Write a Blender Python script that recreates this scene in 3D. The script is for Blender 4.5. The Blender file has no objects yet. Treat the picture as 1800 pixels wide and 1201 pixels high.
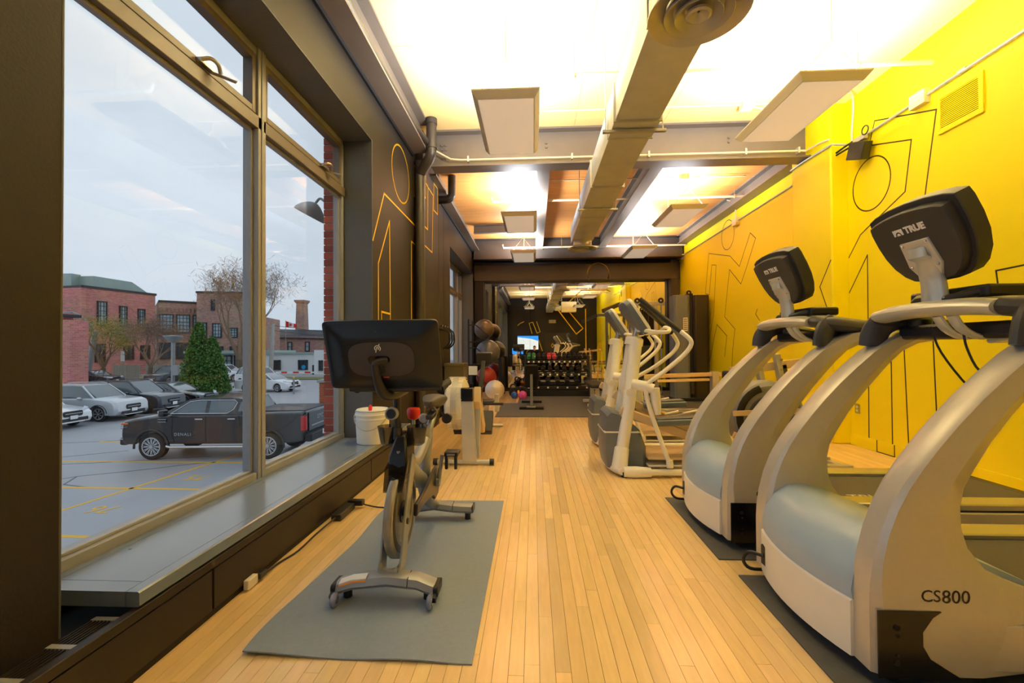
import bpy, bmesh, math, random
from mathutils import Vector, Matrix

scene = bpy.context.scene
COL = scene.collection
PI = math.pi
rnd = random.Random(7)

# ---------------------------------------------------------------- camera
FPX = 775.0
cam_d = bpy.data.cameras.new('camera')
cam_d.sensor_width = 36.0
cam_d.lens = 36.0 * FPX / 1800.0
cam_d.clip_start = 0.05
cam_d.clip_end = 600
cam = bpy.data.objects.new('camera', cam_d)
COL.objects.link(cam)
_yaw, _pit, _rol = math.atan(38 / FPX), math.atan(9.5 / FPX), math.radians(0.35)
_f = Vector((-math.sin(_yaw) * math.cos(_pit), math.cos(_yaw) * math.cos(_pit), math.sin(_pit)))
_r0 = Vector((math.cos(_yaw), math.sin(_yaw), 0))
_u0 = _r0.cross(_f)
_r = _r0 * math.cos(_rol) - _u0 * math.sin(_rol)
_u = _u0 * math.cos(_rol) + _r0 * math.sin(_rol)
cam.matrix_world = Matrix(((_r.x, _u.x, -_f.x, 0), (_r.y, _u.y, -_f.y, 0), (_r.z, _u.z, -_f.z, 1.25), (0, 0, 0, 1)))
scene.camera = cam

# ---------------------------------------------------------------- view
scene.view_settings.view_transform = 'Standard'
scene.view_settings.look = 'None'
scene.view_settings.gamma = 1.0
scene.view_settings.use_curve_mapping = False
scene.view_settings.exposure = 0.66
scene.cycles.max_bounces = 10
scene.cycles.diffuse_bounces = 6
scene.cycles.glossy_bounces = 5
scene.cycles.transparent_max_bounces = 12
scene.cycles.caustics_reflective = False
scene.cycles.caustics_refractive = False
scene.cycles.sample_clamp_indirect = 6.0
LAMP_W = 100.0            # watts of each indirect ceiling fixture
LAMP_COL = (0.92, 1.0, 1.10)
SKY_STRENGTH = 0.66

# ---------------------------------------------------------------- overcast sky
world = bpy.data.worlds.new('world')
scene.world = world
world.use_nodes = True
nt = world.node_tree
nt.nodes.clear()
w_out = nt.nodes.new('ShaderNodeOutputWorld')
w_bg = nt.nodes.new('ShaderNodeBackground')
w_bg.inputs['Strength'].default_value = SKY_STRENGTH
w_tc = nt.nodes.new('ShaderNodeTexCoord')
w_mp = nt.nodes.new('ShaderNodeMapping')
w_mp.inputs['Scale'].default_value = (1.4, 1.4, 3.2)
w_no = nt.nodes.new('ShaderNodeTexNoise')
w_no.inputs['Scale'].default_value = 1.3
w_no.inputs['Detail'].default_value = 5
w_no.inputs['Roughness'].default_value = 0.5
w_cr = nt.nodes.new('ShaderNodeValToRGB')
w_cr.color_ramp.elements[0].position = 0.28
w_cr.color_ramp.elements[0].color = (0.52, 0.62, 0.73, 1)
w_cr.color_ramp.elements[1].position = 0.62
w_cr.color_ramp.elements[1].color = (0.70, 0.79, 0.88, 1)
nt.links.new(w_tc.outputs['Generated'], w_mp.inputs['Vector'])
nt.links.new(w_mp.outputs['Vector'], w_no.inputs['Vector'])
nt.links.new(w_no.outputs['Fac'], w_cr.inputs['Fac'])
nt.links.new(w_cr.outputs['Color'], w_bg.inputs['Color'])
nt.links.new(w_bg.outputs['Background'], w_out.inputs['Surface'])


# ---------------------------------------------------------------- materials
def lin(c):
    return tuple(((v / 255.0) / 12.92 if v <= 10 else (((v / 255.0) + 0.055) / 1.055) ** 2.4) for v in c)


MATS = {}


def M(name, rgb, rough=0.5, metal=0.0, var=0.10, ns=6.0, bump=0.0, bs=200.0, coat=0.0, stretch=None, trans=0.0, emit=0.0, attr=None, spec=0.5, rvar=0.0):
    """a Principled material with procedural colour variation, roughness variation and fine relief"""
    m = bpy.data.materials.new(name)
    m.use_nodes = True
    t = m.node_tree
    b = t.nodes['Principled BSDF']
    c = lin(rgb)
    tc = t.nodes.new('ShaderNodeTexCoord')
    mp = t.nodes.new('ShaderNodeMapping')
    if stretch:
        mp.inputs['Scale'].default_value = stretch
    t.links.new(tc.outputs['Object'], mp.inputs['Vector'])
    no = t.nodes.new('ShaderNodeTexNoise')
    no.inputs['Scale'].default_value = ns
    no.inputs['Detail'].default_value = 4
    t.links.new(mp.outputs['Vector'], no.inputs['Vector'])
    mx = t.nodes.new('ShaderNodeMix')
    mx.data_type = 'RGBA'
    mx.inputs['A'].default_value = (*[v * (1 - var) for v in c], 1)
    mx.inputs['B'].default_value = (*[min(1, v * (1 + var)) for v in c], 1)
    t.links.new(no.outputs['Fac'], mx.inputs['Factor'])
    colr = mx.outputs['Result']
    if attr:
        at = t.nodes.new('ShaderNodeAttribute')
        at.attribute_name = attr
        mu = t.nodes.new('ShaderNodeMix')
        mu.data_type = 'RGBA'
        mu.blend_type = 'MULTIPLY'
        mu.inputs['Factor'].default_value = 1
        t.links.new(colr, mu.inputs['A'])
        t.links.new(at.outputs['Color'], mu.inputs['B'])
        colr = mu.outputs['Result']
    t.links.new(colr, b.inputs['Base Color'])
    b.inputs['Roughness'].default_value = rough
    if rvar:
        rr = t.nodes.new('ShaderNodeMapRange')
        rr.inputs['To Min'].default_value = max(0, rough - rvar)
        rr.inputs['To Max'].default_value = rough + rvar
        t.links.new(no.outputs['Fac'], rr.inputs['Value'])
        t.links.new(rr.outputs['Result'], b.inputs['Roughness'])
    b.inputs['Metallic'].default_value = metal
    b.inputs['Coat Weight'].default_value = coat
    b.inputs['Coat Roughness'].default_value = 0.12
    b.inputs['Transmission Weight'].default_value = trans
    b.inputs['Specular IOR Level'].default_value = spec
    if emit:
        t.links.new(colr, b.inputs['Emission Color'])
        b.inputs['Emission Strength'].default_value = emit
    if bump:
        n2 = t.nodes.new('ShaderNodeTexNoise')
        n2.inputs['Scale'].default_value = bs
        n2.inputs['Detail'].default_value = 3
        t.links.new(mp.outputs['Vector'], n2.inputs['Vector'])
        bp = t.nodes.new('ShaderNodeBump')
        bp.inputs['Strength'].default_value = bump
        bp.inputs['Distance'].default_value = 0.004
        t.links.new(n2.outputs['Fac'], bp.inputs['Height'])
        t.links.new(bp.outputs['Normal'], b.inputs['Normal'])
    MATS[name] = m
    return m


def glass(name, tint, refl=1.0, rough=0.0):
    """thin pane: sees through, reflects by Fresnel"""
    m = bpy.data.materials.new(name)
    m.use_nodes = True
    t = m.node_tree
    t.nodes.clear()
    o = t.nodes.new('ShaderNodeOutputMaterial')
    tr = t.nodes.new('ShaderNodeBsdfTransparent')
    tr.inputs['Color'].default_value = (*tint, 1)
    gl = t.nodes.new('ShaderNodeBsdfGlossy')
    gl.inputs['Roughness'].default_value = rough
    lw = t.nodes.new('ShaderNodeLayerWeight')
    lw.inputs['Blend'].default_value = 0.5
    pw = t.nodes.new('ShaderNodeMath')
    pw.operation = 'POWER'
    pw.inputs[1].default_value = 5.0
    mu = t.nodes.new('ShaderNodeMapRange')
    mu.inputs['To Min'].default_value = 0.04 * refl
    mu.inputs['To Max'].default_value = 1.0
    mx = t.nodes.new('ShaderNodeMixShader')
    t.links.new(lw.outputs['Facing'], pw.inputs[0])
    t.links.new(pw.outputs[0], mu.inputs['Value'])
    t.links.new(mu.outputs[0], mx.inputs['Fac'])
    t.links.new(tr.outputs[0], mx.inputs[1])
    t.links.new(gl.outputs[0], mx.inputs[2])
    t.links.new(mx.outputs[0], o.inputs['Surface'])
    MATS[name] = m
    return m


M('black_wall', (40, 35, 33), 0.55, var=0.12, ns=3, bump=0.2, bs=90, spec=0.28)
M('grey_jamb', (84, 86, 90), 0.45, var=0.1, ns=4, bump=0.5, bs=35)
M('yellow_wall', (248, 234, 4), 0.5, var=0.03, ns=2, bump=0.12, bs=120)
M('yellow_paint', (246, 205, 20), 0.5, var=0.03, ns=8)
M('dark_line', (52, 38, 22), 0.6, var=0.1, ns=20)
M('lamplit_ceiling', (252, 216, 142), 0.8, var=0.02, ns=3)  # pale ceiling paint with the warm lamp glow mixed into its colour
M('ceiling_joint', (196, 170, 128), 0.9, var=0.05, ns=9)
M('wood_deck', (208, 144, 72), 0.55, var=0.42, ns=3.0, stretch=(0.6, 16, 16), bump=0.5, bs=9)
M('steel_paint', (112, 100, 88), 0.45, var=0.12, ns=5, bump=0.1, bs=60)
M('steel_dark', (66, 56, 48), 0.5, var=0.12, ns=5)
M('black_pipe', (58, 52, 48), 0.4, var=0.12, ns=8)
M('maple', (247, 214, 158), 0.22, var=0.13, ns=5, stretch=(9, 1.1, 9), attr='tint', coat=0.25, bump=0.06, bs=60)
M('floor_gap', (54, 32, 16), 0.9, var=0.2, ns=20)
M('maple_base', (120, 74, 34), 0.6, var=0.2, ns=20)
M('rubber_tile', (86, 88, 92), 0.75, var=0.16, ns=40, bump=0.5, bs=400)
M('rubber_mat', (128, 143, 166), 0.5, var=0.10, ns=60, bump=0.35, bs=500)  # grey rubber; the blue tint is cool daylight put into the base colour
M('galvanized', (200, 206, 212), 0.42, 0.25, var=0.12, ns=6, bump=0.05, bs=30)
M('galv_trim', (190, 188, 182), 0.35, 0.35, var=0.08, ns=10)
M('alu_frame', (150, 152, 156), 0.36, 0.0, var=0.06, ns=8)
M('alu_brown', (104, 94, 82), 0.4, 0.0, var=0.06, ns=8)
M('bench_laminate', (112, 126, 148), 0.22, var=0.02, ns=4, spec=0.8)  # dark grey laminate, tinted blue to carry the window daylight
M('bench_front', (46, 40, 37), 0.5, var=0.08, ns=10, spec=0.3)
M('seam_black', (16, 14, 13), 0.7, var=0.1, ns=10)
M('light_housing', (226, 222, 214), 0.5, var=0.03, ns=10)
M('light_panel', (236, 224, 204), 0.6, var=0.06, ns=160, bump=0.4, bs=700, emit=0.24)
M('chain', (196, 172, 120), 0.4, 0.6, var=0.1, ns=30)
M('cream_pipe', (232, 214, 176), 0.45, var=0.06, ns=10)
M('white_plastic', (226, 224, 218), 0.35, var=0.03, ns=12)
M('black_plastic', (30, 30, 32), 0.42, var=0.15, ns=20, bump=0.1, bs=300)
M('black_gloss', (20, 21, 24), 0.22, var=0.1, ns=10)
M('black_matte', (24, 24, 25), 0.7, var=0.15, ns=30, bump=0.1, bs=300)
M('chrome', (205, 205, 208), 0.14, 1.0, var=0.04, ns=10)
M('steel_bare', (176, 174, 170), 0.3, 0.9, var=0.08, ns=20)
M('paper_white', (238, 238, 236), 0.6, var=0.02, ns=20)
M('red_plastic', (222, 40, 34), 0.35, var=0.08, ns=10)
M('lens_blue', (170, 178, 222), 0.1, var=0.05, ns=10, trans=0.5)
mm = bpy.data.materials.new('mirror_glass')
mm.use_nodes = True
_b = mm.node_tree.nodes['Principled BSDF']
_b.inputs['Metallic'].default_value = 1
_b.inputs['Roughness'].default_value = 0.004
_n = mm.node_tree.nodes.new('ShaderNodeTexNoise')
_n.inputs['Scale'].default_value = 2
_r2 = mm.node_tree.nodes.new('ShaderNodeMapRange')
_r2.inputs['To Min'].default_value = 0.80
_r2.inputs['To Max'].default_value = 0.84
mm.node_tree.links.new(_n.outputs['Fac'], _r2.inputs['Value'])
mm.node_tree.links.new(_r2.outputs['Result'], _b.inputs['Base Color'])
MATS['mirror_glass'] = mm
glass('window_glass', (0.985, 0.992, 0.995), 0.5)
glass('car_glass', (0.10, 0.13, 0.14), 1.6)


# ---------------------------------------------------------------- geometry helpers
class G:
    """collects vertices and faces; every shape is added in the local space of the object it becomes"""

    def __init__(s):
        s.v, s.f, s.c = [], [], None

    def add(s, vs, fs):
        o = len(s.v)
        s.v.extend(Vector(p) for p in vs)
        s.f.extend([tuple(i + o for i in f) for f in fs])
        return s

    def box(s, x0, y0, z0, x1, y1, z1):
        return s.add([(x0, y0, z0), (x1, y0, z0), (x1, y1, z0), (x0, y1, z0), (x0, y0, z1), (x1, y0, z1), (x1, y1, z1), (x0, y1, z1)],
                     [(0, 3, 2, 1), (4, 5, 6, 7), (0, 1, 5, 4), (1, 2, 6, 5), (2, 3, 7, 6), (3, 0, 4, 7)])

    def cbox(s, c, d, mat=None):
        x, y, z = [q / 2 for q in d]
        vs = [Vector(p) for p in ((-x, -y, -z), (x, -y, -z), (x, y, -z), (-x, y, -z), (-x, -y, z), (x, -y, z), (x, y, z), (-x, y, z))]
        if mat is not None:
            vs = [mat @ p for p in vs]
        return s.add([p + Vector(c) for p in vs], [(0, 3, 2, 1), (4, 5, 6, 7), (0, 1, 5, 4), (1, 2, 6, 5), (2, 3, 7, 6), (3, 0, 4, 7)])

    def bar(s, p0, p1, w, h, up=(0, 0, 1)):
        """rectangular bar from p0 to p1, w across, h along up"""
        p0, p1 = Vector(p0), Vector(p1)
        d = (p1 - p0).normalized()
        a = d.cross(Vector(up))
        if a.length < 1e-4:
            a = d.cross(Vector((1, 0, 0)))
        a.normalize()
        b = a.cross(d)
        a, b = a * w / 2, b * h / 2
        return s.add([p0 - a - b, p0 + a - b, p0 + a + b, p0 - a + b, p1 - a - b, p1 + a - b, p1 + a + b, p1 - a + b],
                     [(0, 1, 2, 3), (7, 6, 5, 4), (0, 4, 5, 1), (1, 5, 6, 2), (2, 6, 7, 3), (3, 7, 4, 0)])

    def loft(s, rings, cap=True, closed=False):
        n = len(rings[0])
        vs = [p for r in rings for p in r]
        fs = []
        m = len(rings)
        for i in range(m if closed else m - 1):
            for j in range(n):
                a, b = i * n + j, i * n + (j + 1) % n
                c, d = ((i + 1) % m) * n + (j + 1) % n, ((i + 1) % m) * n + j
                fs.append((a, b, c, d))
        if cap and not closed:
            fs.append(tuple(reversed(range(n))))
            fs.append(tuple((m - 1) * n + j for j in range(n)))
        return s.add(vs, fs)

    def tube(s, pts, r, n=10, cap=True, closed=False, k=0, flat=None):
        """swept tube; r number or list; k>0 smooths the path with Catmull-Rom; flat=(a,b) makes the section elliptic"""
        pts = [Vector(p) for p in pts]
        rs = list(r) if isinstance(r, (list, tuple)) else [r] * len(pts)
        if k:
            q, qr = [], []
            m = len(pts)
            for i in range(m if closed else m - 1):
                p1, p2 = pts[i], pts[(i + 1) % m]
                p0 = pts[i - 1] if (closed or i > 0) else p1 * 2 - p2
                p3 = pts[(i + 2) % m] if (closed or i + 2 < m) else p2 * 2 - p1
                for j in range(k):
                    t = j / k
                    q.append(0.5 * ((2 * p1) + (p2 - p0) * t + (2 * p0 - 5 * p1 + 4 * p2 - p3) * t * t + (3 * p1 - p0 - 3 * p2 + p3) * t ** 3))
                    qr.append(rs[i] * (1 - t) + rs[(i + 1) % m] * t)
            if not closed:
                q.append(pts[-1])
                qr.append(rs[-1])
            pts, rs = q, qr
        m = len(pts)
        rings = []
        nrm = None
        for i in range(m):
            if closed:
                d = pts[(i + 1) % m] - pts[i - 1]
            else:
                d = pts[min(i + 1, m - 1)] - pts[max(i - 1, 0)]
            if d.length < 1e-9:
                d = Vector((0, 0, 1))
            d.normalize()
            if nrm is None:
                nrm = d.cross(Vector((0, 0, 1)))
                if nrm.length < 1e-3:
                    nrm = Vector((1, 0, 0))
                nrm.normalize()
            nrm = nrm - d * nrm.dot(d)
            if nrm.length < 1e-5:
                nrm = d.orthogonal()
            nrm.normalize()
            b = d.cross(nrm)
            fa, fb = flat if flat else (1, 1)
            rings.append([pts[i] + nrm * math.cos(2 * PI * j / n) * rs[i] * fa + b * math.sin(2 * PI * j / n) * rs[i] * fb for j in range(n)])
        return s.loft(rings, cap, closed)

    def cyl(s, p0, p1, r0, r1=None, n=18):
        return s.tube([p0, p1], [r0, r0 if r1 is None else r1], n)

    def lathe(s, prof, c=(0, 0, 0), axis='Z', n=24, closed=False):
        c = Vector(c)
        rings = []
        for r, h in prof:
            ring = []
            for j in range(n):
                a = 2 * PI * j / n
                x, y = r * math.cos(a), r * math.sin(a)
                p = {'Z': (x, y, h), 'X': (h, x, y), 'Y': (y, h, x)}[axis]
                ring.append(c + Vector(p))
            rings.append(ring)
        return s.loft(rings, not closed, closed)

    def prism(s, poly, a, b, plane='xz'):
        """2-D outline extruded from a to b along the third axis"""
        def P(u, w, t):
            return {'xz': (u, t, w), 'yz': (t, u, w), 'xy': (u, w, t)}[plane]
        n = len(poly)
        vs = [P(u, w, a) for u, w in poly] + [P(u, w, b) for u, w in poly]
        fs = [tuple(range(n)), tuple(range(2 * n - 1, n - 1, -1))]
        fs += [(i, i + n, (i + 1) % n + n, (i + 1) % n) for i in range(n)]
        return s.add(vs, fs)

    def sph(s, c, r, n=20, m=12):
        if not isinstance(r, (tuple, list)):
            r = (r, r, r)
        vs = [(c[0], c[1], c[2] + r[2])]
        for i in range(1, m):
            t = PI * i / m
            for j in range(n):
                a = 2 * PI * j / n
                vs.append((c[0] + r[0] * math.sin(t) * math.cos(a), c[1] + r[1] * math.sin(t) * math.sin(a), c[2] + r[2] * math.cos(t)))
        vs.append((c[0], c[1], c[2] - r[2]))
        fs = [(0, 1 + j, 1 + (j + 1) % n) for j in range(n)]
        for i in range(m - 2):
            for j in range(n):
                a, b = 1 + i * n + j, 1 + i * n + (j + 1) % n
                fs.append((a, a + n, b + n, b))
        e = len(vs) - 1
        fs += [(e, 1 + (m - 2) * n + (j + 1) % n, 1 + (m - 2) * n + j) for j in range(n)]
        return s.add(vs, fs)

    def torus(s, c, R, r, axis='Z', n=28, m=8):
        pts = []
        for j in range(n):
            a = 2 * PI * j / n
            x, y = R * math.cos(a), R * math.sin(a)
            pts.append(Vector(c) + Vector({'Z': (x, y, 0), 'X': (0, x, y), 'Y': (y, 0, x)}[axis]))
        return s.tube(pts, r, m, closed=True)

    def xf(s, mat, start=0):
        for i in range(start, len(s.v)):
            s.v[i] = mat @ s.v[i]
        return s


def rr(w, h, r, n=5, cx=0, cy=0):
    """rounded rectangle outline"""
    out = []
    for sx, sy, a0 in ((1, 1, 0), (-1, 1, 90), (-1, -1, 180), (1, -1, 270)):
        for i in range(n + 1):
            a = math.radians(a0 + 90 * i / n)
            out.append((cx + sx * (w / 2 - r) + r * math.cos(a), cy + sy * (h / 2 - r) + r * math.sin(a)))
    return out


def circ(r, n=24, cx=0, cy=0, a0=0.0):
    return [(cx + r * math.cos(a0 + 2 * PI * i / n), cy + r * math.sin(a0 + 2 * PI * i / n)) for i in range(n)]


def obj(name, g, mat, parent=None, bev=0.0, smooth=True, ang=0.62, sub=0):
    me = bpy.data.meshes.new(name)
    me.from_pydata([tuple(p) for p in g.v], [], g.f)
    bm = bmesh.new()
    bm.from_mesh(me)
    bmesh.ops.recalc_face_normals(bm, faces=bm.faces)
    if smooth:
        for f in bm.faces:
            f.smooth = True
        for e in bm.edges:
            if len(e.link_faces) == 2:
                try:
                    e.smooth = e.calc_face_angle() < ang
                except ValueError:
                    pass
    bm.to_mesh(me)
    bm.free()
    me.materials.append(MATS[mat])
    if g.c:
        ca = me.color_attributes.new('tint', 'FLOAT_COLOR', 'POINT')
        for i, c in enumerate(g.c):
            ca.data[i].color = (*c, 1)
    o = bpy.data.objects.new(name, me)
    COL.objects.link(o)
    if parent is not None:
        o.parent = parent
    if bev:
        b = o.modifiers.new('edges', 'BEVEL')
        b.width = bev
        b.segments = 2
        b.limit_method = 'ANGLE'
        b.angle_limit = 0.6
    if sub:
        b = o.modifiers.new('sub', 'SUBSURF')
        b.levels = b.render_levels = sub
    return o


def tag(o, label, cat, group=None):
    o['label'] = label
    o['category'] = cat
    if group:
        o['group'] = group
    return o


def thing(name, label, cat, loc=(0, 0, 0), rotz=0.0, group=None):
    o = bpy.data.objects.new(name, None)
    COL.objects.link(o)
    o.empty_display_size = 0.1
    o.location = loc
    o.rotation_euler = (0, 0, rotz)
    return tag(o, label, cat, group)


def struct(name, g, mat, parent=None, **kw):
    o = obj(name, g, mat, parent, **kw)
    if parent is None:
        o['kind'] = 'structure'
    return o


def dup(root, loc=None, rotz=None, label=None, group=None, parent=None):
    """a copy of a thing with copies of its parts and sub-parts"""
    r = root.copy()
    COL.objects.link(r)
    if parent is not None:
        r.parent = parent
    if loc is not None:
        r.location = loc
    if rotz is not None:
        r.rotation_euler = (0, 0, rotz)
    if label:
        r['label'] = label
    if group:
        r['group'] = group
    for ch in root.children:
        dup(ch, parent=r)
    return r


def text(name, body, size, mat, parent, mw, ext=0.0006, shear=0.0, space=1.0, align='CENTER', off=0.0):
    """raised lettering; mw places its plane (x along the line, y up, z out of the surface)"""
    cu = bpy.data.curves.new(name, 'FONT')
    cu.body = body
    cu.size = size
    cu.extrude = ext
    cu.shear = shear
    cu.space_character = space
    cu.align_x = align
    cu.align_y = 'CENTER'
    cu.offset = off
    cu.resolution_u = 3
    cu.materials.append(MATS[mat])
    tmp = bpy.data.objects.new(name, cu)
    COL.objects.link(tmp)
    me = bpy.data.meshes.new_from_object(tmp.evaluated_get(bpy.context.evaluated_depsgraph_get()))
    bpy.data.objects.remove(tmp)
    o = bpy.data.objects.new(name, me)
    COL.objects.link(o)
    if not me.materials:
        me.materials.append(MATS[mat])
    o.parent = parent
    o.matrix_local = mw
    return o


def frame_m(o, x, y):
    """matrix with origin o, axes x, y and their cross product"""
    x, y = Vector(x).normalized(), Vector(y).normalized()
    z = x.cross(y).normalized()
    y = z.cross(x)
    return Matrix(((x.x, y.x, z.x, o[0]), (x.y, y.y, z.y, o[1]), (x.z, y.z, z.z, o[2]), (0, 0, 0, 1)))

# ================================================================ THE ROOM
XL, XR, YB, YM, ZC, ZD = -1.66, 4.0, -3.2, 12.47, 4.34, 4.15   # left wall, right wall, back wall, mirror wall, ceiling, timber deck
BW = 0.0605                                                     # floor board width
YBEAM = 6.30

# floor: strip boards laid along the room
g = G().box(XL - 0.3, YB - 0.2, -0.25, XR + 0.2, YM + 0.2, -0.007)
floor = struct('floor', g, 'floor_gap')
field = G()
field.c = []
n_single = 0


def board_tint():
    q = rnd.random()
    b = 0.92 + 0.15 * rnd.random()
    if q < 0.10:
        b *= 0.88
    return (b * (1.0 + 0.02 * rnd.random()), b * (0.97 + 0.05 * rnd.random()), b * (0.92 + 0.12 * rnd.random()))


i0, i1 = math.floor((XL - 0.015) / BW), math.ceil((XR - 0.015) / BW)
for i in range(i0, i1 + 1):
    x0 = 0.015 + i * BW
    y = YB - rnd.random() * 1.2
    while y < YM:
        L = rnd.choice((0.55, 0.8, 1.0, 1.25, 1.5, 1.9)) * (0.85 + 0.3 * rnd.random())
        a, b = max(y, YB), min(y + L, YM)
        y += L
        if b - a < 0.02:
            continue
        tint = board_tint()
        dz = -0.0006 * rnd.random()
        g = G().box(x0 + 0.0008, a + 0.0007, -0.012, x0 + BW - 0.0008, b - 0.0007, dz)
        under_mat = -0.80 < x0 < -0.27 and a > 1.8 and b < 3.5
        if -1.53 < x0 < 1.28 and b > 1.5 and a < 4.5 and not under_mat and n_single < 290:
            n_single += 1
            g.c = [tint] * 8
            obj('floor_board', g, 'maple', floor, smooth=False)
        else:
            field.add(g.v, g.f)
            field.c += [tint] * 8
o = obj('floor_board_field', field, 'maple', floor, smooth=False)
o['kind'] = 'stuff'

# rubber flooring at the free-weight end: tiles
rub = thing('rubber_flooring', 'grey rubber floor tiles in front of the dumbbell rack', 'flooring', (0, 0, 0))
k = 0
for ix in range(5):
    for iy in range(5):
        x0, y0 = -0.70 + ix * 0.94, 7.84 + iy * 0.94
        if ix == 0 and iy >= 2:
            x0c = x0 + 0.34
        else:
            x0c = x0
        obj('rubber_tile', G().box(x0c + 0.002, y0 + 0.002, 0.0005, min(x0 + 0.938, 3.95), min(y0 + 0.938, 12.44), 0.012), 'rubber_tile', rub, smooth=False)

# walls
W1 = (1.47, 4.47, 0.0, 3.40)      # first window opening y0 y1 z0 z1
W2 = (8.70, 12.02, 0.0, 3.28)
g = G()
T = -2.12
W3 = (-3.0, 1.12, 0.0, 3.40)  # opening of an added window out of view, sized for extra daylight
for (a, b, z0, z1) in ((YB, W3[0], 0, ZC + 0.1), (W3[1], W1[0], 0, ZC + 0.1), (W3[0], W3[1], W3[3], ZC + 0.1), (W3[0], W3[1], -2.6, 0.24), (W1[1], W2[0], 0, ZC + 0.1), (W2[1], YM, 0, ZC + 0.1), (W1[0], W1[1], W1[3], ZC + 0.1), (W2[0], W2[1], W2[3], ZC + 0.1),
                       (W1[0], W1[1], -2.6, 0.24), (W2[0], W2[1], -2.6, 0.24)):
    x1 = XL if z0 >= 0 else -1.97
    g.box(T, a, z0 if z0 >= 0 else -0.2, x1, b, z1)
wall_left = struct('wall_left', g, 'black_wall')
# boxed column standing out of the left wall, behind the riser pipe
struct('column', G().box(XL - 0.02, 6.16, 0, -1.55, 7.16, ZC), 'black_wall', bev=0.006)
# grey plastered window reveals (far jambs, head)
for (a, b, z0, z1) in (W1, W2, W3):
    obj('jamb_plaster', G().box(-1.955, b - 0.006, 0.24, XL + 0.002, b + 0.003, z1 + 0.003), 'grey_jamb', wall_left, bev=0.003)
    obj('jamb_plaster', G().box(-1.955, a - 0.003, 0.24, XL + 0.002, a + 0.006, z1 + 0.003), 'grey_jamb', wall_left, bev=0.003)
    obj('head_plaster', G().box(-1.955, a, z1 - 0.006, XL + 0.002, b, z1 + 0.003), 'grey_jamb', wall_left, bev=0.003)
g = G().box(XR, YB, 0, XR + 0.2, YM, ZC + 0.1)
wall_right = struct('wall_right', g, 'yellow_wall')
struct('pillar', G().box(3.79, 5.78, 0, XR + 0.01, 6.62, ZC), 'yellow_wall', bev=0.02)
struct('baseboard_right', G().box(3.985, YB, 0, XR + 0.01, 5.78, 0.135).box(3.985, 6.62, 0, XR + 0.01, 12.2, 0.135), 'yellow_wall', bev=0.004)
struct('wall_end', G().box(XL - 0.3, YM, 0, XR + 0.2, YM + 0.2, ZC + 0.1), 'black_wall')
wall_back = struct('wall_back', G().box(XL - 0.3, YB - 0.2, 0, XR + 0.2, YB, ZC + 0.1), 'black_wall')

# ceiling boards of the first bay, with open joints
ceil = struct('ceiling', G().box(XL, YB, ZC + 0.012, XR + 0.1, YBEAM + 0.1, ZC + 0.1), 'ceiling_joint')
xs = [XL, -0.63, 0.59, 1.81, 3.03, XR]
for a, b in zip(xs[:-1], xs[1:]):
    y = YB + (0.9 if (round(a * 10) % 2) else 0) - 0.6
    while y < YBEAM:
        obj('ceiling_board', G().box(a + 0.0025, max(YB, y) + 0.0025, ZC, b - 0.0025, min(y + 2.44, YBEAM) - 0.0025, ZC + 0.02), 'lamplit_ceiling', ceil, smooth=False)
        y += 2.44
# timber deck of the second bay
struct('ceiling_deck', G().box(XL, YBEAM, ZD, XR + 0.1, YM + 0.1, ZD + 0.1), 'wood_deck')


def ibeam(name, p0, p1, depth, width, mat, tf=0.025, tw=0.03):
    """I-section with its top at p0/p1"""
    p0, p1 = Vector(p0), Vector(p1)
    g = G()
    g.bar(p0 - Vector((0, 0, tf / 2)), p1 - Vector((0, 0, tf / 2)), width, tf)
    g.bar(p0 - Vector((0, 0, depth - tf / 2)), p1 - Vector((0, 0, depth - tf / 2)), width, tf)
    g.bar(p0 - Vector((0, 0, depth / 2)), p1 - Vector((0, 0, depth / 2)), tw, depth - tf)
    return struct(name, g, mat)


b1 = ibeam('steel_beam', (-1.44, YBEAM, ZC), (XR, YBEAM, ZC), 0.52, 0.26, 'steel_paint')
for dx in (0.0, 0.055):
    for dz in (0, 0.06, 0.12, 0.18):
        obj('bolt', G().lathe([(0.0, 0), (0.018, 0), (0.018, 0.012), (0.009, 0.018)], (-1.30 + dx, YBEAM - 0.035, 3.98 + dz), 'Y', 10).xf(Matrix.Identity(4)), 'steel_paint', b1)
for x in (0.2, 2.75):
    for dz in (0, 0.06):
        obj('bolt', G().cyl((x, YBEAM - 0.04, 4.1 + dz), (x, YBEAM - 0.014, 4.1 + dz), 0.018, n=8), 'steel_paint', b1)
# deck beams along the second bay
ibeam('steel_beam', (0.165, YBEAM + 0.14, ZD), (0.165, 12.2, ZD), 0.30, 0.19, 'steel_paint')
ibeam('steel_beam', (1.81, YBEAM + 0.14, ZD), (1.81, 12.2, ZD), 0.30, 0.19, 'steel_paint')
ibeam('steel_beam', (3.88, YBEAM + 0.14, ZD), (3.88, 12.2, ZD), 0.24, 0.22, 'steel_paint')
ibeam('steel_beam', (-1.40, 10.4, ZD), (0.07, 10.4, ZD), 0.20, 0.12, 'steel_paint')
ibeam('steel_beam', (-1.60, 11.85, ZD), (3.95, 11.85, ZD), 0.55, 0.26, 'steel_dark')
struct('header_beam', G().box(-1.64, 12.16, 3.08, 3.98, 12.44, 3.52), 'steel_dark', bev=0.006)
struct('post_column', G().box(3.74, 12.18, 0, 3.97, 12.42, 3.6), 'steel_dark', bev=0.006)
struct('post_column', G().box(-1.64, 12.18, 0, -1.38, 12.42, 3.6), 'black_wall', bev=0.006)
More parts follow.
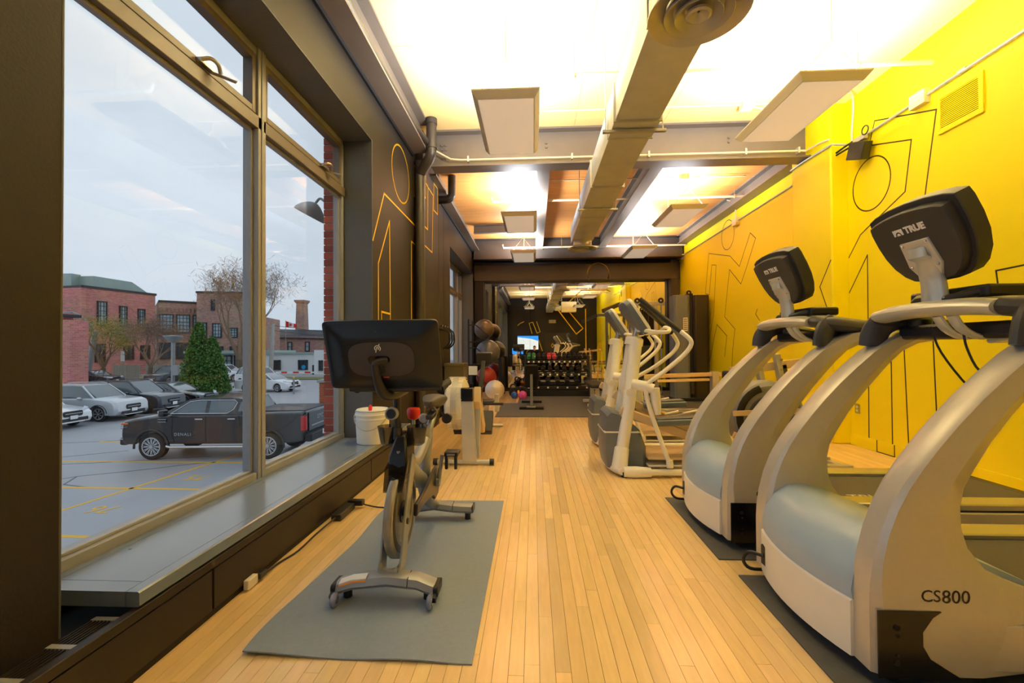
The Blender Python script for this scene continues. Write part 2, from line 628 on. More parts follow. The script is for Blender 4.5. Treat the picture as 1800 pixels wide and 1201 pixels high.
# edge beam along the left wall with bottom flange
g = G().box(-1.655, YB, 3.925, -1.43, 5.98, 3.95).box(-1.655, YB, 4.31, -1.43, 5.98, ZC).box(-1.57, YB, 3.95, -1.54, 5.98, 4.31)
struct('edge_beam', g, 'steel_paint')
struct('trim_1', G().box(-1.661, YB, 3.885, -1.635, 5.98, 3.926), 'seam_black')
g = G().box(-1.655, 6.6, 3.86, -1.46, 12.2, 3.89).box(-1.60, 6.6, 3.89, -1.57, 12.2, ZD)
struct('edge_beam', g, 'steel_paint')
struct('trim_2', G().box(-1.661, 7.16, 3.83, -1.635, 12.2, 3.861), 'seam_black')


# painted line figures -------------------------------------------------------
def ribbon(name, pts, w, plane, at, mat, parent, t=0.0015, out=1):
    """a painted or taped line: flat strip along pts on the plane x=at ('x') or y=at ('y')"""
    g = G()
    for (a, b), (c, d) in zip(pts[:-1], pts[1:]):
        L = math.hypot(c - a, d - b)
        if L < 1e-6:
            continue
        e = w * 0.45
        ux, uy = (c - a) / L * e, (d - b) / L * e
        if plane == 'x':
            g.bar((at, a - ux, b - uy), (at, c + ux, d + uy), t, w, up=(0, -(d - b), c - a) if abs(d - b) > 1e-9 or True else (0, 0, 1))
        else:
            g.bar((a - ux, at, b - uy), (c + ux, at, d + uy), t, w, up=(-(d - b), 0, c - a))
    return obj(name, g, mat, parent, smooth=False)


def ring(cy, cz, ry, rz, n=48, tilt=0.0):
    out = []
    for i in range(n + 1):
        a = 2 * PI * i / n
        y, z = ry * math.cos(a), rz * math.sin(a)
        out.append((cy + y * math.cos(tilt) - z * math.sin(tilt), cz + y * math.sin(tilt) + z * math.cos(tilt)))
    return out


R1 = [[(4.54, 3.577), (5.326, 3.868), (5.414, 3.617), (4.833, 3.415), (4.922, 2.894), (5.227, 2.753), (5.47, 2.646), (5.577, 2.594), (5.78, 2.355)], [(4.54, 3.577), (4.683, 2.771), (4.72, 2.5)],
      [(5.78, 1.91), (5.47, 2.324), (5.474, 1.613), (5.49, 0.14)], [(5.144, 1.5), (5.144, 0.14)], [(4.97, 1.244), (4.93, 0.14)], [(4.627, 1.51), (4.585, 0.2)], [(3.995, 1.769), (4.007, 1.884), (3.6, 1.9), (3.5, 0.2)]]
for p in R1:
    ribbon('painted_line', p, 0.014, 'x', XR - 0.0005, 'dark_line', wall_right)
ribbon('painted_line', ring(5.40, 3.155, 0.29, 0.31), 0.014, 'x', XR - 0.0005, 'dark_line', wall_right)
ribbon('painted_line', [(5.35, 0.135), (5.35, 0.004), (5.10, 0.004), (5.10, 0.13)], 0.012, 'x', 3.9845, 'dark_line', wall_right)
ribbon('painted_line', [(5.80, 2.33), (6.02, 2.02), (5.80, 1.55)], 0.014, 'x', 3.7895, 'dark_line', wall_right)
R2 = [[(8.473, 2.701), (8.111, 3.181), (8.305, 3.326), (8.747, 2.785), (9.147, 3.07), (10.227, 3.35), (10.453, 2.458), (10.223, 2.41), (10.072, 3.059), (9.839, 3.015), (9.985, 1.97), (10.363, 1.169)],
      [(8.473, 2.701), (8.696, 2.438), (9.179, 2.801), (9.435, 1.852), (8.971, 1.581), (9.077, 1.176), (9.2, 0.3)], [(10.323, 0.756), (9.829, 1.714), (9.342, 1.454), (9.458, 1.023)], [(8.08, 1.899), (8.146, 1.814), (8.004, 1.691)]]
for p in R2:
    ribbon('painted_line', p, 0.013, 'x', XR - 0.0005, 'dark_line', wall_right)
ribbon('painted_line', ring(9.245, 3.525, 0.29, 0.30), 0.013, 'x', XR - 0.0005, 'dark_line', wall_right)
L1 = [[(4.49, 2.37), (4.839, 2.976), (6.14, 2.969)], [(4.645, 1.2), (4.649, 2.158), (5.02, 2.717), (5.049, 1.2)], [(4.745, 1.3), (4.745, 1.644), (5.026, 1.641)], [(5.922, 1.2), (5.935, 2.7), (6.131, 2.702)], [(6.15, 3.814), (6.09, 3.812), (6.084, 3.374), (6.15, 3.392)]]
for p in L1:
    ribbon('painted_line', p, 0.021, 'x', XL + 0.0005, 'yellow_paint', wall_left)
ribbon('painted_line', ring(5.47, 3.435, 0.36, 0.345), 0.021, 'x', XL + 0.0005, 'yellow_paint', wall_left)
L2 = [[(6.19, 3.402), (6.297, 3.416), (6.304, 3.867)], [(6.183, 2.987), (6.417, 2.987), (6.435, 3.642), (6.301, 3.638)], [(6.179, 2.713), (6.697, 2.71), (6.771, 3.62), (6.374, 3.629)], [(6.834, 3.83), (7.10, 3.84), (7.10, 3.417), (6.809, 3.401), (6.834, 3.83)]]
for p in L2:
    ribbon('painted_line', p, 0.02, 'x', -1.5495, 'yellow_paint', wall_left)
ribbon('panel_seam', [(7.155, 0.0), (7.155, 4.1)], 0.012, 'x', -1.5485, 'seam_black', wall_left)
ribbon('panel_seam', [(8.1, 0.0), (8.1, 3.8)], 0.010, 'x', XL + 0.0005, 'seam_black', wall_left)


# ---------------------------------------------------------------- windows
def window(name, W, mull, zt, latch=True):
    y0, y1, _, z1 = W
    zb = 0.29
    win = struct(name, G().box(-2.05, y0 - 0.003, zb, -1.96, y0 + 0.05, z1).box(-2.05, y1 - 0.05, zb, -1.96, y1 + 0.003, z1).box(-2.05, y0, z1 - 0.055, -1.96, y1, z1), 'alu_frame', bev=0.004)
    obj('bottom_rail', G().box(-2.05, y0, zb, -1.955, y1, 0.375).box(-2.05, y0, 0.375, -1.985, y1, 0.392), 'alu_frame', win, bev=0.004)
    obj('transom', G().box(-2.05, y0, zt - 0.045, -1.945, y1, zt + 0.045).box(-2.05, y0, zt + 0.04, -1.965, y1, zt + 0.062), 'alu_brown', win, bev=0.004)
    edges = [y0 + 0.05] + list(mull) + [y1 - 0.05]
    for m in mull:
        obj('mullion', G().box(-2.06, m - 0.045, zb, -1.945, m + 0.045, z1).box(-1.946, m - 0.012, zb, -1.938, m + 0.012, z1), 'alu_frame', win, bev=0.004)
    n = len(edges)
    for i in range(n - 1):
        a = edges[i] + (0.045 if 0 < i else 0)
        b = edges[i + 1] - (0.045 if i + 1 < n - 1 else 0)
        lo = obj('pane', G().box(-2.012, a + 0.012, 0.385, -2.006, b - 0.012, zt - 0.04), 'window_glass', win, smooth=False)
        obj('glazing_bead', G().box(-2.02, a, 0.375, -1.985, a + 0.02, zt - 0.045).box(-2.02, b - 0.02, 0.375, -1.985, b, zt - 0.045).box(-2.02, a, zt - 0.065, -1.985, b, zt - 0.045), 'alu_frame', win, bev=0.002)
        s = obj('vent_sash', G().box(-2.03, a, zt + 0.06, -1.96, a + 0.045, z1 - 0.055).box(-2.03, b - 0.045, zt + 0.06, -1.96, b, z1 - 0.055)
                .box(-2.03, a + 0.045, zt + 0.06, -1.96, b - 0.045, zt + 0.105).box(-2.03, a + 0.045, z1 - 0.10, -1.96, b - 0.045, z1 - 0.055), 'alu_brown', win, bev=0.003)
        obj('pane', G().box(-2.002, a + 0.04, zt + 0.1, -1.996, b - 0.04, z1 - 0.095), 'window_glass', win, smooth=False)
        if latch:
            c = (a + b) / 2 + 0.25
            h = G().cbox((-1.945, c, zt + 0.085), (0.03, 0.12, 0.028))
            h.tube([(-1.935, c - 0.05, zt + 0.09), (-1.90, c - 0.02, zt + 0.11), (-1.885, c + 0.02, zt + 0.10), (-1.905, c + 0.07, zt + 0.075)], 0.012, 8, k=3)
            h.bar((-1.93, c + 0.02, zt + 0.055), (-1.845, c + 0.13, zt + 0.055), 0.035, 0.004)
            obj('latch', h, 'steel_bare', s, bev=0.002)
    return win


window('window_1', W1, (3.07,), 2.86)
window('window_2', W2, (9.62, 11.25), 2.60, latch=False)
window('added_window', W3, (-0.94,), 2.86)  # unseen window behind the camera, added to bring in more daylight

# window seat over the convector --------------------------------------------------------------
struct('added_windowsill', G().box(-1.96, W3[0], 0.24, -1.60, W3[1], 0.33), 'bench_laminate')  # sill of the added window
bench = thing('window_bench', 'long dark grey laminate window bench over the heater', 'bench', (0, 0, 0))
core = G().box(-1.948, 1.615, 0.268, -1.512, 4.44, 0.3265)
obj('core', core, 'seam_black', bench)
obj('top_panel', G().box(-1.902, 1.685, 0.32, -1.553, 4.44, 0.33), 'bench_laminate', bench, smooth=False)
obj('edge_strip', G().prism([(-1.5505, 0.33), (-1.505, 0.33), (-1.498, 0.325), (-1.498, 0.277), (-1.503, 0.272), (-1.5505, 0.272)], 1.61, 5.3, 'xz'), 'bench_laminate', bench, smooth=False)
obj('edge_strip', G().box(-1.948, 1.683, 0.32, -1.9045, 4.44, 0.33), 'bench_laminate', bench, smooth=False)
obj('end_strip', G().box(-1.948, 1.61, 0.272, -1.553, 1.6825, 0.33), 'bench_laminate', bench, smooth=False)
obj('top_panel', G().box(XL, 4.445, 0.272, -1.553, 5.3, 0.33), 'bench_laminate', bench, smooth=False)
for y in (1.95, 2.95, 3.75):
    obj('screw_hole', G().cyl((-1.86, y, 0.3295), (-1.86, y, 0.3305), 0.006, n=10), 'seam_black', bench)
conv = thing('convector_cover', 'low dark brown heater casing below the window bench', 'heater', (0, 0, 0))
YC0 = 0.36
obj('casing', G().box(-1.95, YC0, 0.0, -1.525, 5.3, 0.19), 'seam_black', conv)
obj('top_rail', G().box(-1.528, YC0, 0.228, -1.494, 5.3, 0.266), 'bench_front', conv, bev=0.003)
for a, b in ((YC0, 1.995), (2.0, 3.995), (4.0, 5.3)):
    obj('front_panel', G().box(-1.522, a + 0.004, 0.035, -1.498, b - 0.004, 0.220), 'bench_front', conv, bev=0.002)
obj('toe_strip', G().box(-1.528, YC0, 0.0, -1.508, 5.3, 0.032), 'seam_black', conv)
y = YC0
k = 0
while y < 1.60:
    L = 0.155
    for j in range(9):
        x = -1.655 + 0.0138 * j
        obj('grille_bar', G().box(x, y, 0.226, x + 0.0045, y + L - 0.012, 0.240), 'bench_front', conv, smooth=False)
    obj('grille_rib', G().box(-1.658, y + L - 0.022, 0.232, -1.529, y + L, 0.2405), 'alu_frame', conv, smooth=False)
    y += L
obj('grille_edge', G().box(-1.534, YC0, 0.228, -1.527, 1.62, 0.243), 'alu_frame', conv, smooth=False)

# mirror wall: four sheets, with a taped line figure -----------------------------------------
mirror = thing('wall_mirror', 'wall-wide mirror of four tall sheets behind the dumbbell rack', 'mirror', (0, 0, 0))
mx = [-1.64, -0.10, 1.24, 2.60, 3.98]
for a, b in zip(mx[:-1], mx[1:]):
    obj('mirror_sheet', G().box(a + 0.002, YM - 0.008, 0.10, b - 0.002, YM - 0.001, 3.30), 'mirror_glass', mirror, smooth=False)
sc = 12.46 / 12.42
for p in [[(1.015, 2.517), (1.344, 2.823), (2.064, 2.824), (2.143, 2.783)], [(0.675, 2.301), (1.196, 1.598), (1.385, 1.756), (1.022, 2.198)], [(1.458, 2.293), (1.465, 0.2)], [(1.78, 0.3), (1.806, 1.379), (1.885, 1.379), (1.915, 0.3)]]:
    ribbon('taped_line', [(x * sc, 1.25 + (z - 1.25) * sc) for x, z in p], 0.026, 'y', YM - 0.0088, 'yellow_paint', mirror)
tp = thing('painted_ring', 'yellow painted circle on the dark header beam over the mirror', 'mural')
ribbon('ring_line', ring(1.78, 3.24, 0.295, 0.295)[:25], 0.02, 'y', 12.1595, 'yellow_paint', tp)
ribbon('ring_line', [(1.78 + 0.295 * math.cos(a), 3.24 + 0.295 * math.sin(a)) for a in [PI + i * 0.05 for i in range(12)]], 0.02, 'y', 12.1595, 'yellow_paint', tp)
ribbon('ring_line', [(1.78 + 0.295 * math.cos(a), 3.24 + 0.295 * math.sin(a)) for a in [2 * PI - i * 0.05 for i in range(12)]], 0.02, 'y', 12.1595, 'yellow_paint', tp)


# ---------------------------------------------------------------- services under the ceiling
def pendant(x0, y0, z, ztop, label, power=1.0):
    """2 x 4 ft indirect light: white perforated tray hung on V chains, tubes on its upper side"""
    t = thing('pendant_light', label, 'ceiling light', (x0, y0, z), group='indirect ceiling lights')
    w, l, h = 0.61, 1.22, 0.07
    ins = 0.045
    g = G()
    g.loft([[(0, 0, h), (w, 0, h), (w, l, h), (0, l, h)], [(0, 0, h - 0.012), (w, 0, h - 0.012), (w, l, h - 0.012), (0, l, h - 0.012)], [(ins, ins, 0), (w - ins, ins, 0), (w - ins, l - ins, 0), (ins, l - ins, 0)]], cap=False)
    g.add([(ins, ins, 0), (w - ins, ins, 0), (w - ins, l - ins, 0), (ins, l - ins, 0)], [(0, 1, 2, 3)])
    obj('tray', g, 'light_housing', t, smooth=False)
    obj('perforated_panel', G().box(ins + 0.01, ins + 0.01, -0.004, w - ins - 0.01, l - ins - 0.01, -0.0005), 'light_panel', t, smooth=False)
    for xx in (0.17, 0.44):
        obj('lamp_tube', G().cyl((xx, 0.04, h - 0.02), (xx, l - 0.04, h - 0.02), 0.013, n=8), 'light_tube', t)
    for yy in (0.06, l - 0.06):
        ap = 0.30
        g = G()
        for xx in (0.06, w - 0.06):
            g.tube([(xx, yy, h - 0.005), (w / 2, yy, h + ap)], 0.0045, 6)
        g.tube([(w / 2, yy, h + ap), (w / 2, yy, ztop - z)], 0.005, 6)
        obj('chain', g, 'chain', t)
    ld = bpy.data.lights.new('lamp_light', 'AREA')
    ld.shape = 'RECTANGLE'
    ld.size, ld.size_y = 0.5, 1.1
    ld.energy = LAMP_W * power
    ld.color = LAMP_COL
    lo = bpy.data.objects.new('lamp_light', ld)
    COL.objects.link(lo)
    lo.parent = t
    lo.location = (w / 2, l / 2, h + 0.01)
    lo.rotation_euler = (PI, 0, 0)
    return t


M('light_tube', (255, 226, 170), 0.4, var=0.01, emit=3.0)
for y0, zt, where in ((-1.1, ZC, 'behind the camera bay'), (3.86, ZC, 'nearest'), (7.40, ZD, 'middle'), (10.36, ZD, 'farthest')):
    for x0, side in ((-0.54, 'window'), (2.29, 'yellow wall')):
        pos = {'nearest': 'under the white ceiling', 'middle': 'first under the timber ceiling', 'farthest': 'last before the mirror', 'behind the camera bay': 'seen only in the mirror'}[where]
        pendant(x0, y0, 3.47 if side == 'window' else 3.53, zt, 'white hanging tray light, %s side, %s' % (side, pos), {'behind the camera bay': 0.25, 'nearest': 1.05, 'middle': 0.85, 'farthest': 0.95}[where])

# galvanised duct with two round diffusers
duct = thing('air_duct', 'rectangular galvanised air duct running the length of the ceiling', 'duct', (0, 0, 0))
DX0, DX1, DZ0, DZ1 = 0.80, 1.22, 3.42, 3.77
secs = [YB, 1.2, 3.0, 4.25, 4.6, 6.0, 7.4, 9.35]
for i, (a, b) in enumerate(zip(secs[:-1], secs[1:])):
    e = 0.012 if i % 2 else 0.0
    obj('duct_section', G().box(DX0 - e, a + 0.001, DZ0 - e, DX1 + e, b - 0.001, DZ1), 'galvanized', duct, bev=0.004)
for y in secs[1:-1]:
    obj('flange', G().box(DX0 - 0.022, y - 0.012, DZ0 - 0.022, DX1 + 0.022, y + 0.012, DZ1 + 0.01), 'galv_trim', duct, bev=0.003)
for y in (2.4, 4.4, 6.9):
    obj('trapeze_hanger', G().box(DX0 - 0.1, y - 0.02, DZ0 - 0.05, DX1 + 0.1, y + 0.02, DZ0 - 0.025).cyl((DX0 - 0.07, y, DZ0 - 0.05), (DX0 - 0.07, y, ZC if y < 6.3 else ZD), 0.006, n=8).cyl((DX1 + 0.07, y, DZ0 - 0.05), (DX1 + 0.07, y, ZC if y < 6.3 else ZD), 0.006, n=8), 'galv_trim', duct)


def diffuser(x, y, z, r, neck, label):
    t = thing('round_diffuser', label, 'air diffuser', (x, y, z), group='round diffusers under the duct')
    obj('neck', G().lathe([(r * 0.62, 0.02), (r * 0.62, neck)], n=32), 'galv_trim', t)
    obj('outer_cone', G().lathe([(r * 0.66, 0.05), (r * 0.72, 0.035), (r, -0.005), (r, -0.015), (r * 0.99, -0.018), (r * 0.70, 0.02), (r * 0.64, 0.035)], n=48, closed=True), 'galv_trim', t)
    for a, b, dz in ((0.46, 0.68, 0.0), (0.26, 0.47, -0.008)):
        obj('cone_ring', G().lathe([(r * a, 0.05 + dz), (r * b, -0.01 + dz), (r * b, -0.022 + dz), (r * b * 0.98, -0.024 + dz), (r * a * 0.97, 0.03 + dz)], n=48, closed=True), 'galv_trim', t)
    obj('centre_cone', G().lathe([(r * 0.05, 0.02), (r * 0.25, -0.01), (r * 0.25, -0.025), (r * 0.2, -0.032), (r * 0.03, 0.0)], n=32, closed=True), 'galv_trim', t)
    obj('throat', G().lathe([(0.001, 0.06), (r * 0.6, 0.06), (r * 0.6, 0.08), (0.001, 0.08)], n=32), 'steel_dark', t)
    return t


diffuser(1.02, 2.72, 3.29, 0.30, DZ0 - 3.29, 'large round ringed diffuser at the near end of the duct')
diffuser(1.02, 9.12, 3.27, 0.30, DZ0 - 3.27, 'round ringed diffuser at the far end of the duct')


def pipe(name, label, pts, r, mat, cat='pipe', k=0, parts=None, group=None):
    base = Vector(pts[0])
    t = thing(name, label, cat, base, group=group)
    obj('run', G().tube([Vector(p) - base for p in pts], r, 12, k=k), mat, t)
    for nm, gg, mm_ in parts or []:
        gg.xf(Matrix.Translation(-base))
        obj(nm, gg, mm_, t)
    return t


def rods(xs, y, z, zt, r=0.005):
    out = []
    for x in xs:
        out.append(('hanger_rod', G().cyl((x, y, z), (x, y, zt), r, n=8), 'chain'))
        out.append(('hanger_clip', G().torus((x, y, z), 0.03, 0.006, 'X', 14, 6), 'chain'))
    return out


pipe('sprinkler_pipe', 'cream sprinkler pipe crossing above the nearest lights', [(0.0, 4.46, 4.06), (0.03, 4.46, 4.0), (3.9, 4.46, 4.0)], 0.022, 'cream_pipe', parts=rods((0.43, 3.2), 4.46, 4.0, ZC))
pipe('sprinkler_pipe', 'cream sprinkler pipe crossing below the timber ceiling at the second lights', [(-0.77, 8.25, 4.06), (-0.75, 8.25, 3.99), (3.9, 8.25, 3.99)], 0.022, 'cream_pipe', parts=rods((0.9, 2.7, 3.7), 8.25, 3.99, ZD))
pipe('sprinkler_pipe', 'cream sprinkler pipe nearest the mirror header, above the last lights', [(-0.8, 11.6, 3.95), (-0.78, 11.6, 3.87), (3.95, 11.6, 3.87)], 0.022, 'cream_pipe', parts=rods((0.75, 2.6), 11.6, 3.87, ZD))
pipe('sprinkler_pipe', 'copper-toned sprinkler pipe in the bay seen only in the mirror', [(-1.3, 1.4, 4.1), (3.95, 1.4, 4.1)], 0.022, 'cream_pipe', parts=rods((0.3, 2.9), 1.4, 4.1, ZC))
pipe('electrical_conduit', 'thin cream conduit along the white ceiling near the first beam', [(0.05, 5.72, 4.32), (3.2, 5.72, 4.32), (3.55, 5.72, 4.30)], 0.011, 'cream_pipe', 'conduit',
     parts=[('junction_box', G().box(2.66, 5.66, 4.26, 2.80, 5.78, 4.335), 'cream_pipe'), ('drop_cable', G().tube([(2.8, 5.72, 4.29), (2.98, 5.5, 4.1), (3.0, 5.3, 3.9), (2.95, 5.05, 3.62)], 0.008, 8, k=4), 'white_plastic')])
pipe('electrical_conduit', 'thin conduit clipped along the face of the first steel beam', [(-1.36, 6.13, 4.02), (-1.15, 6.13, 3.9), (-1.0, 6.13, 3.885), (3.70, 6.13, 3.885), (3.75, 5.9, 3.885), (3.76, 5.76, 3.86)], 0.013, 'cream_pipe', 'conduit',
     parts=[('clip', G().box(x - 0.012, 6.10, 3.85, x + 0.012, 6.17, 3.93), 'galv_trim') for x in (-0.9, 0.55, 1.6, 2.9, 3.6)])
pipe('electrical_conduit', 'thin conduit on the timber ceiling above the second lights', [(0.3, 7.6, 4.12), (3.6, 7.6, 4.12)], 0.011, 'cream_pipe', 'conduit', parts=[('junction_box', G().box(2.5, 7.54, 4.07, 2.64, 7.66, 4.148), 'cream_pipe')])
pipe('wall_conduit', 'grey conduit along the upper yellow wall in front of the pillar', [(3.975, 3.0, 3.79), (3.975, 5.62, 3.75), (3.975, 5.7, 3.76), (3.775, 5.72, 3.78), (3.765, 6.3, 3.80), (3.77, 6.6, 3.80), (3.97, 6.66, 3.80), (3.975, 6.75, 3.80)], 0.015, 'galv_trim', 'conduit',
     parts=[('junction_box', G().box(3.935, 4.60, 3.69, 3.998, 4.78, 3.83), 'cream_pipe'), ('coupling', G().cyl((3.975, 4.2, 3.782), (3.975, 4.28, 3.781), 0.02, n=10), 'galv_trim')])
pipe('wall_conduit', 'thin conduit along the far yellow wall above the black line figure', [(3.98, 6.72, 3.70), (3.98, 12.1, 3.66)], 0.012, 'galv_trim', 'conduit',
     parts=[('junction_box', G().box(3.93, 8.72, 3.60, 3.998, 8.90, 3.74), 'cream_pipe'), ('drop_pipe', G().tube([(3.96, 8.8, 3.7), (3.96, 8.8, 3.98), (3.9, 8.8, 4.08), (3.8, 8.8, 4.1)], 0.01, 8), 'cream_pipe'), ('junction_box', G().box(3.93, 11.8, 3.55, 3.998, 11.95, 3.67), 'cream_pipe')])
pipe('wall_conduit', 'curved cream conduit dropping from the ceiling to the emergency light', [(3.60, 5.4, 4.31), (3.85, 5.5, 4.32), (3.97, 5.62, 4.22), (3.975, 5.66, 3.9), (3.975, 5.66, 3.78)], 0.013, 'galv_trim', 'conduit', k=4)
# emergency light
em = thing('emergency_light', 'small black emergency light hanging on the yellow wall conduit', 'emergency light', (3.90, 5.46, 3.62))
obj('lamp_head', G().cbox((0, -0.02, -0.05), (0.10, 0.26, 0.20), Matrix.Rotation(0.35, 3, 'X')), 'black_plastic', em, bev=0.006)
obj('bracket', G().cbox((0.03, 0.0, 0.10), (0.05, 0.18, 0.06)).bar((0.0, 0.05, 0.03), (0.03, 0.05, 0.12), 0.02, 0.02), 'galv_trim', em, bev=0.004)
obj('cable', G().tube([(0.02, 0.1, 0.12), (-0.03, 0.3, 0.08), (-0.05, 0.42, 0.04), (0.0, 0.12, 0.06)], 0.012, 8, k=4).torus((0.0, -0.12, 0.15), 0.05, 0.008, 'X', 16, 6), 'black_plastic', em)
# wall vent
vent = thing('wall_vent', 'square yellow louvred vent high on the yellow wall', 'vent', (3.995, 4.29, 3.49))
obj('frame', G().box(-0.012, -0.22, -0.185, 0.004, 0.22, -0.145).box(-0.012, -0.22, 0.155, 0.004, 0.22, 0.19).box(-0.012, -0.22, -0.145, 0.004, -0.175, 0.155).box(-0.012, 0.195, -0.145, 0.004, 0.22, 0.155), 'yellow_wall', vent, bev=0.002)
obj('backing', G().box(-0.002, -0.18, -0.15, 0.002, 0.2, 0.16), 'dark_line', vent)
for i in range(17):
    z = -0.137 + i * 0.0178
    obj('louvre', G().cbox((-0.006, 0.01, z), (0.004, 0.37, 0.014), Matrix.Rotation(0.5, 3, 'Y')), 'yellow_wall', vent, smooth=False)
# outlet
ol = thing('wall_outlet', 'grey metal duplex outlet low on the yellow wall', 'outlet', (3.995, 5.665, 0.46))
obj('plate', G().prism(rr(0.075, 0.118, 0.006), -0.006, 0.002, 'yz'), 'steel_bare', ol, bev=0.001)
for dz in (-0.022, 0.022):
    obj('socket', G().prism(rr(0.034, 0.030, 0.012, cx=0, cy=dz), -0.009, 0.0, 'yz'), 'white_plastic', ol)
# riser pipes at the left wall
pipe('riser_pipe', 'thick black riser pipe with elbows beside the boxed column', [(-1.36, 5.86, 4.33), (-1.36, 5.86, 3.95), (-1.37, 5.87, 3.86), (-1.42, 5.92, 3.80), (-1.52, 6.02, 3.72), (-1.56, 6.06, 3.66), (-1.575, 6.07, 3.56), (-1.575, 6.07, 0.0)], 0.068, 'black_pipe', k=3,
     parts=[('collar', G().cyl((-1.36, 5.86, 4.26), (-1.36, 5.86, 4.335), 0.078), 'black_pipe'), ('collar', G().cyl((-1.36, 5.86, 3.93), (-1.36, 5.86, 3.99), 0.078), 'black_pipe')])
pipe('drain_pipe', 'dark drain pipe lying along the left edge beam', [(-1.475, YB + 0.3, 4.005), (-1.475, 5.3, 4.005), (-1.44, 5.55, 4.0), (-1.41, 5.76, 3.99)], 0.042, 'black_pipe', parts=[('coupling', G().cyl((-1.475, 3.3, 4.005), (-1.475, 3.42, 4.005), 0.048), 'black_pipe')])
pipe('drain_elbow', 'short black elbow pipe dropping from the timber ceiling to the left wall', [(-1.36, 7.35, 4.14), (-1.36, 7.35, 3.86), (-1.37, 7.35, 3.80), (-1.42, 7.35, 3.75), (-1.48, 7.35, 3.74), (-1.65, 7.35, 3.74)], 0.068, 'black_pipe', k=3)

# ================================================================ OUTSIDE THE WINDOW
ZG = -2.25
M('asphalt', (160, 162, 166), 0.42, var=0.22, ns=0.5, bump=0.6, bs=60, rvar=0.12)
M('road_paint', (232, 178, 48), 0.6, var=0.12, ns=8)
M('tar', (70, 74, 82), 0.4, var=0.15, ns=5)
M('concrete', (170, 168, 162), 0.8, var=0.15, ns=3)
M('brick_red', (158, 74, 58), 0.85, var=0.30, ns=9, attr='tint', bump=0.3, bs=60)
M('mortar', (176, 160, 144), 0.9, var=0.15, ns=20)
M('dark_trim', (52, 54, 60), 0.6, var=0.1, ns=5)
M('win_frame_dark', (42, 46, 52), 0.5, var=0.1, ns=5)
M('win_pane_far', (150, 172, 182), 0.15, var=0.35, ns=0.8)
M('win_pane_dark', (58, 64, 68), 0.2, var=0.3, ns=0.8)
M('white_render', (226, 230, 234), 0.7, var=0.05, ns=0.5)
M('roof_metal', (150, 172, 168), 0.5, 0.2, var=0.15, ns=1)
M('bark', (104, 90, 76), 0.9, var=0.25, ns=5)
M('twig', (136, 112, 92), 0.9, var=0.2, ns=5)
M('willow_leaf', (150, 148, 70), 0.8, var=0.35, ns=0.7)
M('cedar_leaf', (70, 108, 40), 0.8, var=0.45, ns=0.9)
M('fence_wood', (160, 160, 150), 0.9, var=0.2, ns=4)
M('galv_pole', (150, 154, 156), 0.5, 0.4, var=0.1, ns=4)
M('grass_verge', (122, 122, 84), 0.9, var=0.3, ns=2)
M('tyre', (34, 34, 36), 0.8, var=0.15, ns=20)
M('rim_silver', (196, 198, 202), 0.25, 0.8, var=0.05, ns=10)
M('car_black', (22, 24, 30), 0.16, 0.2, var=0.08, ns=5, coat=0.8)
M('car_dark', (52, 58, 68), 0.2, 0.3, var=0.08, ns=5, coat=0.7)
M('car_white', (232, 234, 236), 0.22, 0.0, var=0.03, ns=5, coat=0.7)
M('car_silver', (196, 200, 204), 0.25, 0.35, var=0.05, ns=5, coat=0.6)
M('car_trim', (40, 42, 46), 0.5, var=0.1, ns=10)
M('lamp_clear', (214, 220, 226), 0.15, 0.1, var=0.1, ns=20)
M('lamp_amber', (230, 120, 50), 0.2, var=0.1, ns=20)
M('lamp_red', (190, 26, 34), 0.2, var=0.1, ns=20)
M('car_pane', (78, 94, 102), 0.06, 0.0, var=0.2, ns=2, coat=1.0)


def brick_mat(name, c1, c2, mort, sx, sy):
    m = bpy.data.materials.new(name)
    m.use_nodes = True
    t = m.node_tree
    b = t.nodes['Principled BSDF']
    b.inputs['Roughness'].default_value = 0.85
    tc = t.nodes.new('ShaderNodeTexCoord')
    sep = t.nodes.new('ShaderNodeSeparateXYZ')
    ad = t.nodes.new('ShaderNodeMath')
    ad.operation = 'ADD'
    cmb = t.nodes.new('ShaderNodeCombineXYZ')
    t.links.new(tc.outputs['Object'], sep.inputs[0])
    t.links.new(sep.outputs['X'], ad.inputs[0])
    t.links.new(sep.outputs['Y'], ad.inputs[1])
    t.links.new(ad.outputs[0], cmb.inputs['X'])
    t.links.new(sep.outputs['Z'], cmb.inputs['Y'])
    br = t.nodes.new('ShaderNodeTexBrick')
    br.inputs['Color1'].default_value = (*lin(c1), 1)
    br.inputs['Color2'].default_value = (*lin(c2), 1)
    br.inputs['Mortar'].default_value = (*lin(mort), 1)
    br.inputs['Scale'].default_value = 1.0
    br.inputs['Brick Width'].default_value = sx
    br.inputs['Row Height'].default_value = sy
    br.inputs['Mortar Size'].default_value = 0.012
    t.links.new(cmb.outputs[0], br.inputs['Vector'])
    no = t.nodes.new('ShaderNodeTexNoise')
    no.inputs['Scale'].default_value = 0.45
    no.inputs['Detail'].default_value = 6
    t.links.new(tc.outputs['Object'], no.inputs['Vector'])
    mx = t.nodes.new('ShaderNodeMix')
    mx.data_type = 'RGBA'
    mx.blend_type = 'MULTIPLY'
    mx.inputs['Factor'].default_value = 0.55
    t.links.new(br.outputs['Color'], mx.inputs['A'])
    t.links.new(no.outputs['Color'], mx.inputs['B'])
    hs = t.nodes.new('ShaderNodeHueSaturation')
    hs.inputs['Value'].default_value = 2.0
    hs.inputs['Saturation'].default_value = 0.85
    t.links.new(mx.outputs['Result'], hs.inputs['Color'])
    t.links.new(hs.outputs['Color'], b.inputs['Base Color'])
    MATS[name] = m


